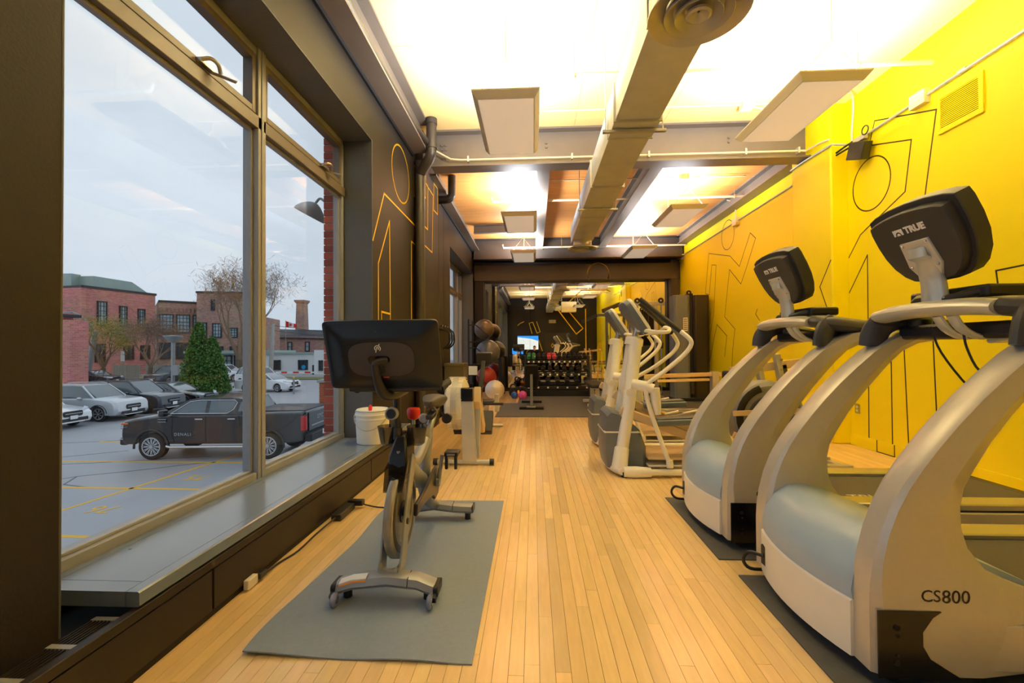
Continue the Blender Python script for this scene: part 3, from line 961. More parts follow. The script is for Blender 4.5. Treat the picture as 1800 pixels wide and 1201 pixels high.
brick_mat('brick_wall_red', (176, 92, 80), (150, 70, 62), (170, 130, 118), 0.45, 0.16)
brick_mat('brick_wall_brown', (150, 110, 92), (124, 88, 74), (150, 128, 112), 0.45, 0.16)

ground = struct('ground', G().box(-120, -15, ZG - 0.3, -2.3, 120, ZG), 'asphalt')


def stripe(pts, w, mat='road_paint', name='bay_line', z=0.004):
    g = G()
    for (a, b), (c, d) in zip(pts[:-1], pts[1:]):
        g.bar((a, b, ZG + z / 2), (c, d, ZG + z / 2), w, z)
    return obj(name, g, mat, ground, smooth=False)


stripe([(-16.5, 13.16), (-7.9, 13.14)], 0.11)
stripe([(-14.5, 10.69), (-7.9, 10.62)], 0.11)
stripe([(-12.0, 7.98), (-7.9, 7.86)], 0.11)
stripe([(-7.5, 15.9), (-6.2, 15.9)], 0.11)
stripe([(-10.4, 8.0), (-9.70, 14.6)], 0.10)
stripe([(-16.5, 16.0), (-14.5, 15.9)], 0.11)
for (x, y), s in (((-9.50, 11.35), '75'), ((-9.78, 9.0), '76')):
    text('bay_number', s, 0.62, 'road_paint', ground, frame_m((x + 0.35, y + 0.25, ZG + 0.003), (-1, 0, 0), (0, -1, 0)), ext=0.0015)
for p in [[(-17, 12.3), (-13.5, 13.0), (-10.5, 13.9)], [(-13.5, 10.4), (-12.6, 11.6), (-11.5, 12.2), (-10, 13.2)], [(-12.6, 11.6), (-12.2, 10.9), (-11.4, 10.7)], [(-24, 16), (-18, 15.6), (-14.4, 16.6)], [(-19, 14), (-16, 13.2), (-14, 14.6)]]:
    stripe(p, 0.05, 'tar', 'tar_seam', 0.003)
struct('verge_path', G().box(-60, 47.5, ZG, -16, 53, ZG + 0.12), 'grass_verge')
struct('footpath', G().box(-40, 50.5, ZG, -16, 54.5, ZG + 0.16), 'concrete')


# ---------------------------------------------------------------- vehicles
def arch_profile(pts_top, zb, x_end, wheels, R):
    """closed side outline: top line left to right, then the underside with wheel arches right to left"""
    out = list(pts_top)
    for wx in sorted(wheels, reverse=True):
        n = 9
        h = zb - R_AX
        a0 = math.asin(max(-0.95, min(0.95, h / R)))
        for i in range(n + 1):
            a = a0 + (PI - 2 * a0) * i / n
            out.append((wx + R * math.cos(a), R_AX + R * math.sin(a)))
    return out


R_AX = 0.34


def wheel(parent, x, y, r, rim, side, spokes=10, w=0.24):
    t = obj('wheel', G().lathe([(rim * 0.98, -w / 2), (r * 0.9, -w / 2), (r, -w * 0.36), (r, w * 0.36), (r * 0.9, w / 2), (rim * 0.98, w / 2)], (x, y, r), 'Y', 28, closed=True), 'tyre', parent)
    g = G()
    f = side * w * 0.40
    ring_prof = [(rim, f - 0.03), (rim, f + 0.03), (rim * 0.9, f + 0.02), (rim * 0.88, f - 0.03)]
    g.lathe(ring_prof, (x, y, r), 'Y', 28, closed=True)
    g.cyl((x, y + f - 0.03, r), (x, y + f + 0.02 * side, r), rim * 0.2, n=14)
    for i in range(spokes):
        for d in (-0.10, 0.10):
            a = 2 * PI * i / spokes
            p0 = (x + rim * 0.15 * math.cos(a), y + f, r + rim * 0.15 * math.sin(a))
            p1 = (x + rim * 0.93 * math.cos(a + d), y + f, r + rim * 0.93 * math.sin(a + d))
            g.bar(p0, p1, rim * 0.085, 0.03, up=(0, 1, 0))
    obj('rim', g, 'rim_silver', t)
    obj('hub_well', G().cyl((x, y - 0.05 * side, r), (x, y + f - 0.035 * side, r), rim * 0.9, n=20), 'tyre', t)
    return t


def car(label, loc, rotz, kind, paint, group='cars parked in the lot', plate=True):
    """x runs from the front bumper (0) to the tail, y across, z up"""
    global R_AX
    suv = kind == 'suv'
    L, W, H = (4.85, 1.92, 1.74) if suv else (4.85, 1.88, 1.45)
    belt = 1.08 if suv else 0.94
    r = 0.37 if suv else 0.34
    R_AX = r
    zb = 0.30 if suv else 0.24
    t = thing('car', label, 'car', loc, rotz, group)
    wx = (0.92, 0.92 + (2.92 if suv else 2.85))
    if suv:
        top = [(0.10, zb), (0.0, 0.45), (0.02, 0.78), (0.10, 0.92), (0.35, 1.02), (1.25, belt + 0.05), (L - 0.12, belt + 0.04), (L - 0.02, 0.95), (L, 0.6), (L - 0.12, zb)]
        gh = [(1.15, belt), (1.95, H - 0.03), (2.4, H), (L - 0.75, H - 0.03), (L - 0.45, H - 0.10), (L - 0.14, belt)]
    else:
        top = [(0.10, zb), (0.0, 0.42), (0.03, 0.66), (0.14, 0.76), (0.5, 0.86), (1.35, belt + 0.03), (L - 0.85, belt + 0.06), (L - 0.10, belt + 0.02), (L, 0.80), (L - 0.02, 0.5), (L - 0.12, zb)]
        gh = [(1.30, belt), (2.15, H - 0.03), (2.6, H), (3.35, H - 0.03), (L - 0.70, belt)]
    side = arch_profile(top, zb, L, wx, r * 1.17)
    # body: the side outline as three stations across, narrower at the sills and shoulders
    g = G()
    rings = []
    for yy, ins in ((-W / 2, 0.06), (-W / 2 + 0.10, 0.0), (W / 2 - 0.10, 0.0), (W / 2, 0.06)):
        cx = L / 2
        rings.append([(cx + (x - cx) * (1 - ins * 0.9), yy, z - (0.03 if ins and z > 0.7 else 0)) for x, z in side])
    g.loft(rings)
    obj('body', g, paint, t, bev=0.02, ang=0.5)
    rings = []
    for yy, f in ((-W / 2 + 0.10, 0.0), (-W / 2 + 0.28, 1.0), (W / 2 - 0.28, 1.0), (W / 2 - 0.10, 0.0)):
        rings.append([(x, yy, belt - 0.02 + (z - belt + 0.02) * (f if f else 0.02)) if not f else (x, yy, z) for x, z in gh])
    cab = obj('cabin', G().loft(rings), 'car_pane', t, ang=0.5)
    # roof and pillars in body colour
    g = G()
    roofpts = [p for p in gh if p[1] > H - 0.12]
    g.loft([[(x, yy, z + 0.012) for x, z in roofpts] + [(x, yy, z - 0.02) for x, z in reversed(roofpts)] for yy in (-W / 2 + 0.26, -W / 4, W / 4, W / 2 - 0.26)])
    for s in (-1, 1):
        yb, yt = s * (W / 2 - 0.095), s * (W / 2 - 0.275)
        g.bar((gh[0][0], yb, belt - 0.02), (gh[1][0], yt, gh[1][1]), 0.07, 0.05)
        g.bar((gh[-1][0], yb, belt - 0.02), (gh[-2][0], yt, gh[-2][1]), 0.10 if suv else 0.12, 0.05)
        mid = (gh[0][0] + gh[-1][0]) / 2 + 0.2
        g.bar((mid, yb, belt - 0.02), (mid + 0.02, yt, H - 0.03), 0.07, 0.05)
        if suv:
            g.bar((L - 1.15, yb, belt - 0.02), (L - 1.2, yt, H - 0.04), 0.08, 0.05)
            g.tube([(2.0, yt * 0.97, H + 0.02), (2.2, yt * 0.97, H + 0.06), (L - 1.0, yt * 0.97, H + 0.05), (L - 0.75, yt * 0.97, H)], 0.02, 8)
    obj('roof', g, paint, cab, bev=0.01)
    for s in (-1, 1):
        obj('mirror', G().sph((1.75, s * (W / 2 + 0.08), belt + 0.06), (0.09, 0.11, 0.07), 12, 8), paint, t)
        for x in wx:
            wheel(t, x, s * (W / 2 - 0.13), r, r * 0.70, s, 7, 0.22)
        obj('headlight', G().loft([[(0.05, s * (W / 2 - 0.55), 0.70), (0.05, s * (W / 2 - 0.55), 0.80), (0.07, s * (W / 2 - 0.5), 0.80), (0.07, s * (W / 2 - 0.5), 0.70)], [(0.16, s * (W / 2 - 0.10), 0.72), (0.20, s * (W / 2 - 0.10), 0.86), (0.45, s * (W / 2 - 0.045), 0.90), (0.40, s * (W / 2 - 0.045), 0.76)]]), 'lamp_clear', t)
        obj('handle', G().cbox((mid - 0.15, s * (W / 2 + 0.005), belt - 0.12), (0.2, 0.02, 0.03)), 'chrome', t)
        obj('arch_lip', G().tube([(x + r * 1.19 * math.cos(a), s * (W / 2 + 0.003), r + r * 1.19 * math.sin(a)) for x in wx[:1] for a in [0.05 + i * 0.3 for i in range(11)]], 0.018, 6), 'car_trim' if suv else paint, t)
        obj('tail_light', G().cbox((L - 0.04, s * (W / 2 - 0.25), 0.86), (0.12, 0.35, 0.16)), 'lamp_red', t, bev=0.02)
    obj('grille', G().prism(rr(0.82, 0.24, 0.08, cx=0, cy=0.66), 0, 0.06, 'yz').xf(Matrix.Translation((-0.02, 0, 0))), 'car_trim', t, bev=0.01)
    obj('grille_bar', G().cbox((-0.03, 0, 0.67), (0.02, 0.72, 0.03)), 'chrome', t)
    obj('lower_intake', G().cbox((0.0, 0, 0.40), (0.06, 1.3, 0.14)), 'car_trim', t, bev=0.02)
    obj('skid_strip', G().tube([(0.14, -0.75, 0.40), (-0.02, -0.45, 0.29), (-0.02, 0.45, 0.29), (0.14, 0.75, 0.40)], 0.03, 8), 'chrome' if suv else paint, t)
    if plate:
        obj('number_plate', G().cbox((-0.045, 0, 0.50), (0.01, 0.32, 0.16)), 'paper_white', t, bev=0.002)
    return t


# x local runs backwards, so a car facing +X is turned by 180 degrees
car('white sedan with dark grille, cut by the window edge beside the silver SUV', (-20.4, 18.60, ZG), PI, 'sedan', 'car_white')
car('silver SUV between the white sedan and the dark SUV, nose to the lane', (-20.1, 21.25, ZG), PI + 0.03, 'suv', 'car_silver')
car('dark grey SUV parked between the silver SUV and the black sedan', (-20.1, 23.75, ZG), PI + 0.03, 'suv', 'car_dark')
car('black sedan last of the parked row, next to the cedar tree', (-19.9, 26.2, ZG), PI + 0.03, 'sedan', 'car_black')
car('white SUV far back, broadside beneath the big bare tree', (-30.8, 46.2, ZG), PI + 0.15, 'suv', 'car_white')
car('white SUV showing its nose between the cedar and the white sedan', (-23.3, 38.6, ZG), PI / 2 + 1.1, 'suv', 'car_white')
car('pale sedan half hidden by the window mullion, nose by the barrier arm', (-19.4, 35.0, ZG), PI - 0.1, 'sedan', 'car_white')
car('dark minivan in front of the wooden fence beside the cedar', (-37.0, 41.0, ZG), PI / 2, 'suv', 'car_dark')
car('grey sedan beyond the red brick pier', (-41.0, 41.5, ZG), PI, 'sedan', 'car_dark')
car('dark car glimpsed behind the tailgate of the pickup', (-4.6, 16.6, ZG), 0.0, 'sedan', 'car_dark')

# pickup truck broadside outside the window --------------------------------------------------
TR = thing('pickup_truck', 'black crew-cab pickup truck broadside just outside the window', 'truck', (-13.05, 13.30, ZG), 0.055)
TW, TLEN = 2.0, 5.85
R_AX = 0.42
tw = (0.99, 4.64)
ttop = [(0.10, 0.50), (0.02, 0.62), (0.0, 0.80), (0.02, 1.14), (0.10, 1.24), (0.40, 1.30), (1.38, 1.42), (1.6, 1.42), (3.92, 1.43), (3.99, 1.47), (5.78, 1.50), (5.84, 1.45), (5.85, 0.80), (5.76, 0.55)]
side = arch_profile(ttop, 0.50, TLEN, tw, 0.51)
g = G()
rings = []
for yy, ins in ((0.0, 0.035), (0.09, 0.0), (TW - 0.09, 0.0), (TW, 0.035)):
    rings.append([(TLEN / 2 + (x - TLEN / 2) * (1 - ins * 0.8), yy, z - (0.05 if ins and z > 1.2 else 0)) for x, z in side])
g.loft(rings)
obj('body', g, 'car_black', TR, bev=0.025, ang=0.5)
obj('bed_cover', G().box(4.03, 0.14, 1.46, 5.78, TW - 0.14, 1.525), 'car_trim', TR, bev=0.015)
cabp = [(1.22, 1.40), (2.02, 1.86), (2.35, 1.92), (3.45, 1.92), (3.72, 1.88), (3.98, 1.42)]
rings = []
for yy, f in ((0.07, 0), (0.24, 1), (TW - 0.24, 1), (TW - 0.07, 0)):
    rings.append([(x, yy, z if f else 1.40 + (z - 1.40) * 0.03) for x, z in cabp])
cab = obj('cab', G().loft(rings), 'car_black', TR, bev=0.015, ang=0.5)


def tside(x, z, out=0.004, far=False):
    """point on the leaning cab side"""
    f = (z - 1.40) / 0.52
    y = 0.07 + 0.17 * f - out
    return (x, TW - y if far else y, z)


for far in (False, True):
    for nm, poly in (('side_window', [(1.62, 1.46), (2.12, 1.80), (2.42, 1.83), (2.62, 1.83), (2.62, 1.46)]), ('side_window', [(2.74, 1.46), (2.74, 1.83), (3.48, 1.83), (3.56, 1.76), (3.48, 1.58), (3.30, 1.47)])):
        n = len(poly)
        g = G().loft([[tside(x, z, 0.006, far) for x, z in poly], [tside(x, z, -0.02, far) for x, z in poly]])
        pw = obj(nm, g, 'car_pane', cab)
    trim = [(1.56, 1.445), (2.10, 1.815), (2.42, 1.85), (3.50, 1.85), (3.60, 1.77), (3.51, 1.565), (3.32, 1.445), (1.56, 1.445)]
    obj('window_trim', G().tube([tside(x, z, 0.012, far) for x, z in trim], 0.014, 6), 'chrome', cab)
    obj('quarter_glass', G().loft([[tside(x, z, 0.005, far) for x, z in [(3.66, 1.5), (3.70, 1.80), (3.76, 1.78), (3.93, 1.5)]], [tside(x, z, -0.02, far) for x, z in [(3.66, 1.5), (3.70, 1.80), (3.76, 1.78), (3.93, 1.5)]]]), 'car_pane', cab)
obj('windshield', G().loft([[(1.30, 0.20, 1.455), (1.97, 0.34, 1.84), (1.97, TW - 0.34, 1.84), (1.30, TW - 0.20, 1.455)], [(1.28, 0.20, 1.465), (1.95, 0.34, 1.85), (1.95, TW - 0.34, 1.85), (1.28, TW - 0.20, 1.465)]]), 'car_pane', cab)
obj('rear_window', G().loft([[(3.965, 0.3, 1.47), (3.75, 0.4, 1.85), (3.75, TW - 0.4, 1.85), (3.965, TW - 0.3, 1.47)], [(3.985, 0.3, 1.48), (3.77, 0.4, 1.86), (3.77, TW - 0.4, 1.86), (3.985, TW - 0.3, 1.48)]]), 'car_pane', cab)
for s, yy in ((-1, 0.13), (1, TW - 0.13)):
    for x in tw:
        wheel(TR, x, yy, 0.42, 0.295, s, 12, 0.27)
    y0 = 0.0 if s < 0 else TW
    for x in tw:
        obj('fender_flare', G().tube([(x + 0.53 * math.cos(a), y0 + s * 0.012, 0.42 + 0.53 * math.sin(a)) for a in [-0.1 + i * 0.335 for i in range(11)]], 0.04, 8, flat=(0.6, 1)), 'car_trim', TR)
    obj('door_seam', G().tube([(1.66, y0 + s * 0.002, 1.36), (1.64, y0 + s * 0.004, 0.8), (1.72, y0 + s * 0.002, 0.56)], 0.005, 5), 'seam_black', TR)
    obj('door_seam', G().tube([(2.70, y0 + s * 0.002, 1.37), (2.70, y0 + s * 0.004, 0.8), (2.72, y0 + s * 0.002, 0.56)], 0.005, 5), 'seam_black', TR)
    obj('door_seam', G().tube([(3.75, y0 + s * 0.002, 1.38), (3.80, y0 + s * 0.004, 0.9), (3.78, y0 + s * 0.002, 0.56)], 0.005, 5), 'seam_black', TR)
    for x in (2.50, 3.52):
        obj('door_handle', G().cbox((x, y0 + s * 0.02, 1.28), (0.24, 0.03, 0.04)), 'chrome', TR, bev=0.008)
    obj('side_step', G().tube([(1.5, y0 + s * 0.02, 0.44), (1.65, y0 + s * 0.07, 0.42), (3.9, y0 + s * 0.07, 0.42), (4.05, y0 + s * 0.02, 0.44)], 0.045, 8), 'chrome', TR)
    mir = obj('side_mirror', G().cbox((1.52, y0 + s * 0.20, 1.50), (0.16, 0.22, 0.20)).bar((1.55, y0 - s * 0.02, 1.45), (1.54, y0 + s * 0.14, 1.46), 0.06, 0.06), 'car_black', TR, bev=0.03)
    obj('mirror_cap', G().cbox((1.45, y0 + s * 0.20, 1.52), (0.06, 0.21, 0.14)), 'chrome', mir, bev=0.025)
    hl = obj('headlight', G().box(0.03, min(y0, y0 - s * 0.25) + (0.0 if s < 0 else 0.02), 0.98, 0.26, max(y0, y0 - s * 0.25) - (0.02 if s < 0 else 0.0), 1.17), 'lamp_clear', TR, bev=0.02)
    obj('turn_lamp', G().cbox((0.16, y0 + s * 0.0 - s * 0.02, 1.15), (0.22, 0.06, 0.05)), 'lamp_amber', hl, bev=0.01)
    for dz in (-0.05, 0.0, 0.05):
        obj('lamp_fin', G().cbox((0.14, y0 - s * 0.015, 1.06 + dz), (0.2, 0.04, 0.012)), 'car_trim', hl)
    obj('fender_badge', G().cbox((1.34, y0 + s * 0.008, 1.24), (0.28, 0.02, 0.09)), 'car_trim', TR, bev=0.01)
    obj('badge_rim', G().tube([(1.21, y0 + s * 0.02, 1.20), (1.47, y0 + s * 0.02, 1.20), (1.48, y0 + s * 0.02, 1.28), (1.22, y0 + s * 0.02, 1.28)], 0.006, 6, closed=True), 'chrome', TR)
    obj('tail_light', G().cbox((5.77, y0 - s * 0.06, 1.12), (0.16, 0.14, 0.46)), 'lamp_red', TR, bev=0.02)
text('side_lettering', 'DENALI', 0.13, 'chrome', TR, frame_m((1.98, -0.002, 0.80), (1, 0, 0), (0, 0, 1)), ext=0.006, space=1.25)
obj('grille', G().cbox((0.0, TW / 2, 1.0), (0.06, 1.35, 0.42)), 'chrome', TR, bev=0.03)
obj('front_bumper', G().cbox((0.06, TW / 2, 0.58), (0.22, 1.9, 0.24)), 'car_trim', TR, bev=0.05)
obj('bumper_strip', G().cbox((0.10, TW / 2, 0.66), (0.24, 1.98, 0.03)), 'chrome', TR, bev=0.01)
obj('tailgate', G().cbox((5.855, TW / 2, 1.14), (0.04, 1.62, 0.60)), 'car_black', TR, bev=0.015)
text('tail_lettering', 'GMC', 0.20, 'chrome', TR, frame_m((5.876, TW / 2, 1.22), (0, 1, 0), (0, 0, 1)), ext=0.006, space=1.2)
obj('tailgate_strip', G().cbox((5.878, TW / 2, 1.0), (0.012, 1.3, 0.03)), 'chrome', TR)
obj('rear_bumper', G().cbox((5.90, TW / 2, 0.66), (0.24, 1.9, 0.26)), 'car_trim', TR, bev=0.04)
obj('number_plate', G().cbox((6.03, TW / 2, 0.72), (0.01, 0.32, 0.16)), 'paper_white', TR)


# ---------------------------------------------------------------- buildings
def bwindow(parent, p, w, h, nx, nz, nrm, pane='win_pane_far', frame='win_frame_dark'):
    """a window set into a facade: p = lower middle, nrm = outward horizontal normal; frame with bars, pane behind"""
    n = Vector((nrm[0], nrm[1], 0)).normalized()
    u = Vector((-n.y, n.x, 0))
    p = Vector(p)

    def bx(g, a0, a1, z0, z1, d0, d1):
        vs = [p + u * a + n * d + Vector((0, 0, z)) for z in (z0, z1) for a, d in ((a0, d0), (a1, d0), (a1, d1), (a0, d1))]
        g.add(vs, [(0, 1, 2, 3), (7, 6, 5, 4), (0, 4, 5, 1), (1, 5, 6, 2), (2, 6, 7, 3), (3, 7, 4, 0)])
    g = G()
    f = 0.16
    bx(g, -w / 2, -w / 2 + f, 0, h, -0.1, 0.12)
    bx(g, w / 2 - f, w / 2, 0, h, -0.1, 0.12)
    bx(g, -w / 2, w / 2, 0, f, -0.1, 0.14)
    bx(g, -w / 2, w / 2, h - f, h, -0.1, 0.12)
    for i in range(1, nx):
        a = -w / 2 + w * i / nx
        bx(g, a - 0.035, a + 0.035, f, h - f, -0.05, 0.08)
    for i in range(1, nz):
        z = h * i / nz
        bx(g, -w / 2 + f, w / 2 - f, z - 0.035, z + 0.035, -0.05, 0.08)
    wo = obj('window', g, frame, parent, smooth=False)
    g = G()
    bx(g, -w / 2 + 0.05, w / 2 - 0.05, 0.05, h - 0.05, 0.0, 0.03)
    obj('pane', g, pane, wo, smooth=False)
    return wo


def quad_wall(p0, p1, z0, z1, depth, side=1):
    """an upright box whose visible face runs from p0 to p1"""
    a, b = Vector((*p0, 0)), Vector((*p1, 0))
    d = (b - a).normalized()
    n = Vector((-d.y, d.x, 0)) * depth * side
    vs = [a, b, b + n, a + n]
    return [Vector((v.x, v.y, z0)) for v in vs] + [Vector((v.x, v.y, z1)) for v in vs]


BOXF = [(0, 3, 2, 1), (4, 5, 6, 7), (0, 1, 5, 4), (1, 2, 6, 5), (2, 3, 7, 6), (3, 0, 4, 7)]


def facade(t, name, p0, p1, z0, z1, depth, mat):
    return obj(name, G().add(quad_wall(p0, p1, z0, z1, depth), BOXF), mat, t, smooth=False)


def along(p0, p1, f):
    return (p0[0] + (p1[0] - p0[0]) * f, p0[1] + (p1[1] - p0[1]) * f)


# red brick building
B = thing('brick_building', 'red brick factory building with tall dark-framed windows', 'building', (0, 0, 0))
A0, A1 = (-56.2, 52.2), (-54.8, 61.3)
A00 = (-66.0, 56.5)
dn = lambda p, q: ((q[1] - p[1]), -(q[0] - p[0]))
facade(B, 'wall', A0, A1, ZG, 9.0, 12, 'brick_wall_red')
facade(B, 'side_wall', A00, A0, ZG, 9.0, 0.4, 'brick_wall_red')
facade(B, 'coping', (A0[0] + 0.12, A0[1]), (A1[0] + 0.12, A1[1] + 0.1), 9.0, 9.3, 12, 'dark_trim')
facade(B, 'coping', A00, (A0[0], A0[1] - 0.12), 9.0, 9.3, 0.5, 'dark_trim')
for f, z, h, w in ((0.24, 4.3, 3.2, 1.15), (0.52, 4.3, 2.8, 1.0), (0.78, 4.2, 2.7, 1.0)):
    q = along(A0, A1, f)
    bwindow(B, (q[0] + 0.05, q[1], z), w, h, 3, 5, dn(A0, A1))
for f, z, h, w in ((0.22, -0.4, 2.4, 1.2), (0.60, -0.2, 2.0, 1.3), (0.84, -0.2, 2.0, 1.3)):
    q = along(A0, A1, f)
    bwindow(B, (q[0] + 0.05, q[1], z), w, h, 2, 2, dn(A0, A1), 'win_pane_dark')
q = along(A00, A0, 0.72)
bwindow(B, (q[0], q[1] - 0.05, 4.6), 1.6, 2.8, 2, 3, dn(A00, A0))
obj('roof_unit', G().box(-60.5, 55, 9.2, -57.6, 60.5, 10.9).add([(-60.5, 60.5, 9.2), (-57.6, 60.5, 9.2), (-57.6, 64.0, 9.2), (-60.5, 64.0, 9.2), (-60.5, 60.5, 10.9), (-57.6, 60.5, 10.9)], [(0, 1, 2, 3), (4, 5, 2, 3), (0, 3, 4), (1, 5, 2), (0, 4, 5, 1)]), 'roof_metal', B, smooth=False)
obj('roof_hatch', G().box(-61, 54, 9.2, -59.6, 55.2, 11.1), 'roof_metal', B, smooth=False)
# brown building with tower
B = thing('brick_building', 'brown brick mill building with a square corner tower', 'building', (0, 0, 0))
C0, C1 = (-54.6, 61.6), (-46.2, 69.6)
facade(B, 'wall', C0, C1, ZG, 8.1, 12, 'brick_wall_brown')
facade(B, 'coping', (C0[0] + 0.1, C0[1] - 0.1), (C1[0] + 0.1, C1[1] - 0.1), 8.1, 8.4, 12, 'dark_trim')
facade(B, 'tower', (-50.4, 63.6), (-43.8, 65.0), ZG, 9.6, 7, 'brick_wall_brown')
facade(B, 'tower_coping', (-50.5, 63.5), (-43.7, 64.9), 9.6, 9.9, 7.2, 'dark_trim')
facade(B, 'rear_wing', (-43.8, 66.0), (-42.0, 66.5), ZG, 6.2, 9, 'brick_wall_brown')
bwindow(B, (-48.2, 64.02, 7.0), 0.5, 1.7, 1, 1, (0.2, -1), 'win_pane_dark')
for i, f in enumerate((0.08, 0.25, 0.42)):
    q = along(C0, C1, f)
    bwindow(B, (q[0] + 0.05, q[1] - 0.05, 3.6), 1.7, 2.8, 4, 5, dn(C0, C1))
    bwindow(B, (q[0] + 0.05, q[1] - 0.05, -0.2), 1.7, 2.4, 3, 2, dn(C0, C1), 'win_pane_dark')
    for k in range(4):
        obj('corbel', G().cbox((q[0] - 0.55 + k * 0.36 + 0.12, q[1] - 0.15 + k * 0.34 - 0.45, 7.0), (0.2, 0.2, 0.6)), 'brick_wall_brown', B, smooth=False)
for i, (f, z, h) in enumerate(((0.12, 2.6, 2.6), (0.42, 2.9, 2.2), (0.75, 2.9, 1.5), (0.12, -0.8, 2.4), (0.45, -0.8, 2.4), (0.78, -0.8, 2.4))):
    q = along((-50.4, 63.6), (-43.8, 65.0), f)
    bwindow(B, (q[0], q[1] - 0.04, z), 1.3, h, 3, 4, (0.2, -1), 'win_pane_far' if z > 0 else 'win_pane_dark')
for f in (0.5,):
    q = along((-43.8, 66.0), (-42.0, 66.5), f)
    bwindow(B, (q[0], q[1] - 0.04, 3.0), 1.3, 2.2, 3, 4, (0.27, -1))
obj('porch_roof', G().box(-47.5, 57.6, 0.6, -34.8, 63, 0.95), 'roof_metal', B, smooth=False)
obj('porch_wall', G().box(-46.5, 60.5, ZG, -34.8, 63, 0.6), 'white_render', B, smooth=False)
for k in range(6):
    bwindow(B, (-45.2 + k * 1.8, 60.45, -1.3), 1.5, 1.6, 2, 2, (0, -1))
# white low building
B = thing('white_building', 'low white rendered office with a dark door and small windows', 'building', (0, 0, 0))
D0, D1 = (-34.6, 54.9), (-22.0, 54.6)
facade(B, 'wall', D0, D1, ZG, 0.55, 8, 'white_render')
obj('taller_wall', G().box(-27.6, 54.2, ZG, -20, 54.7, 1.0), 'white_render', B, smooth=False)
obj('roof_edge', G().box(-34.7, 54.5, 0.5, -27.6, 55.2, 0.72), 'roof_metal', B, smooth=False)
for x in (-32.9, -29.3):
    bwindow(B, (x, 54.75, -1.5), 1.25, 1.25, 2, 2, (0, -1), 'win_pane_dark')
bwindow(B, (-25.2, 54.15, -1.4), 1.4, 1.5, 2, 3, (0, -1))
d = obj('door', G().box(-28.05, 54.6, ZG + 0.16, -27.0, 54.8, -0.9), 'dark_trim', B, smooth=False)
obj('notice', G().box(-27.7, 54.56, -1.5, -27.3, 54.61, -1.1), 'paper_white', d, smooth=False)
bwindow(B, (-26.7, 54.14, -1.6), 0.5, 1.3, 1, 2, (0, -1), 'win_pane_dark')
M('sign_blue', (30, 150, 214), 0.5, var=0.05, ns=3)
obj('window_sign', G().lathe([(0.001, 0), (0.28, 0), (0.28, 0.03), (0.001, 0.03)], (-29.15, 54.55, -1.15), 'Y', 20), 'sign_blue', B)
# long brown mill roofline behind, with chimney
B = thing('mill_hall', 'long brown brick hall with grey roof behind the white office', 'building', (0, 0, 0))
facade(B, 'wall', (-58, 84), (-30, 86), ZG, 3.6, 3.5, 'brick_wall_brown')
obj('roof', G().add([(-58, 83.6, 3.6), (-30, 85.6, 2.7), (-30, 90, 4.6), (-58, 90, 5.4)], [(0, 1, 2, 3)]).add([(-58, 83.6, 3.5), (-30, 85.6, 2.6), (-30, 90, 4.5), (-58, 90, 5.3)], [(3, 2, 1, 0)]), 'dark_trim', B, smooth=False)
for x in (-48, -44.6, -39.5):
    bwindow(B, (x, 84.7 + (x + 48) * 0.07, 0.6), 0.9, 1.9, 1, 2, (0, -1))
obj('roof_vent', G().box(-42, 87.5, 3.6, -40.6, 89, 6.6), 'dark_trim', B, smooth=False)
CH = thing('factory_chimney', 'tall tapering brick chimney behind the low white building', 'chimney', (-49.8, 92.6, ZG))
obj('shaft', G().loft([[(-1.15, -1.15, 0), (1.15, -1.15, 0), (1.15, 1.15, 0), (-1.15, 1.15, 0)], [(-0.82, -0.82, 13.2), (0.82, -0.82, 13.2), (0.82, 0.82, 13.2), (-0.82, 0.82, 13.2)]]), 'brick_wall_brown', CH, smooth=False)
obj('cap', G().loft([[(-0.82, -0.82, 13.0), (0.82, -0.82, 13.0), (0.82, 0.82, 13.0), (-0.82, 0.82, 13.0)], [(-1.15, -1.15, 13.5), (1.15, -1.15, 13.5), (1.15, 1.15, 13.5), (-1.15, 1.15, 13.5)], [(-1.15, -1.15, 13.8), (1.15, -1.15, 13.8), (1.15, 1.15, 13.8), (-1.15, 1.15, 13.8)]]), 'brick_wall_brown', CH, smooth=False)
# red brick pier cut by the left column
B = thing('brick_pier', 'weathered red brick pier of a neighbouring wall beside the silver SUV', 'wall', (0, 0, 0))
obj('shaft', G().box(-46.0, 37.4, ZG, -42.6, 38.8, 4.2).box(-42.6, 37.2, ZG, -41.1, 38.8, 3.9), 'brick_wall_red', B, smooth=False)
obj('capstone', G().box(-46.0, 37.1, 4.2, -42.0, 39, 4.45), 'dark_trim', B, smooth=False)
B = thing('brick_turret', 'distant red brick turret with battlements beside the window frame', 'tower', (-17.6, 39.6, ZG))
obj('shaft', G().box(-0.95, -0.7, 0, 1.6, 1, 7.6), 'brick_wall_red', B, smooth=False)
for k in range(4):
    obj('merlon', G().box(-0.95 + k * 0.68, -0.7, 7.6, -0.55 + k * 0.68, 1, 8.1), 'brick_wall_red', B, smooth=False)
obj('string_course', G().box(-1.05, -0.8, 6.3, 1.7, 1, 6.5), 'concrete', B, smooth=False)

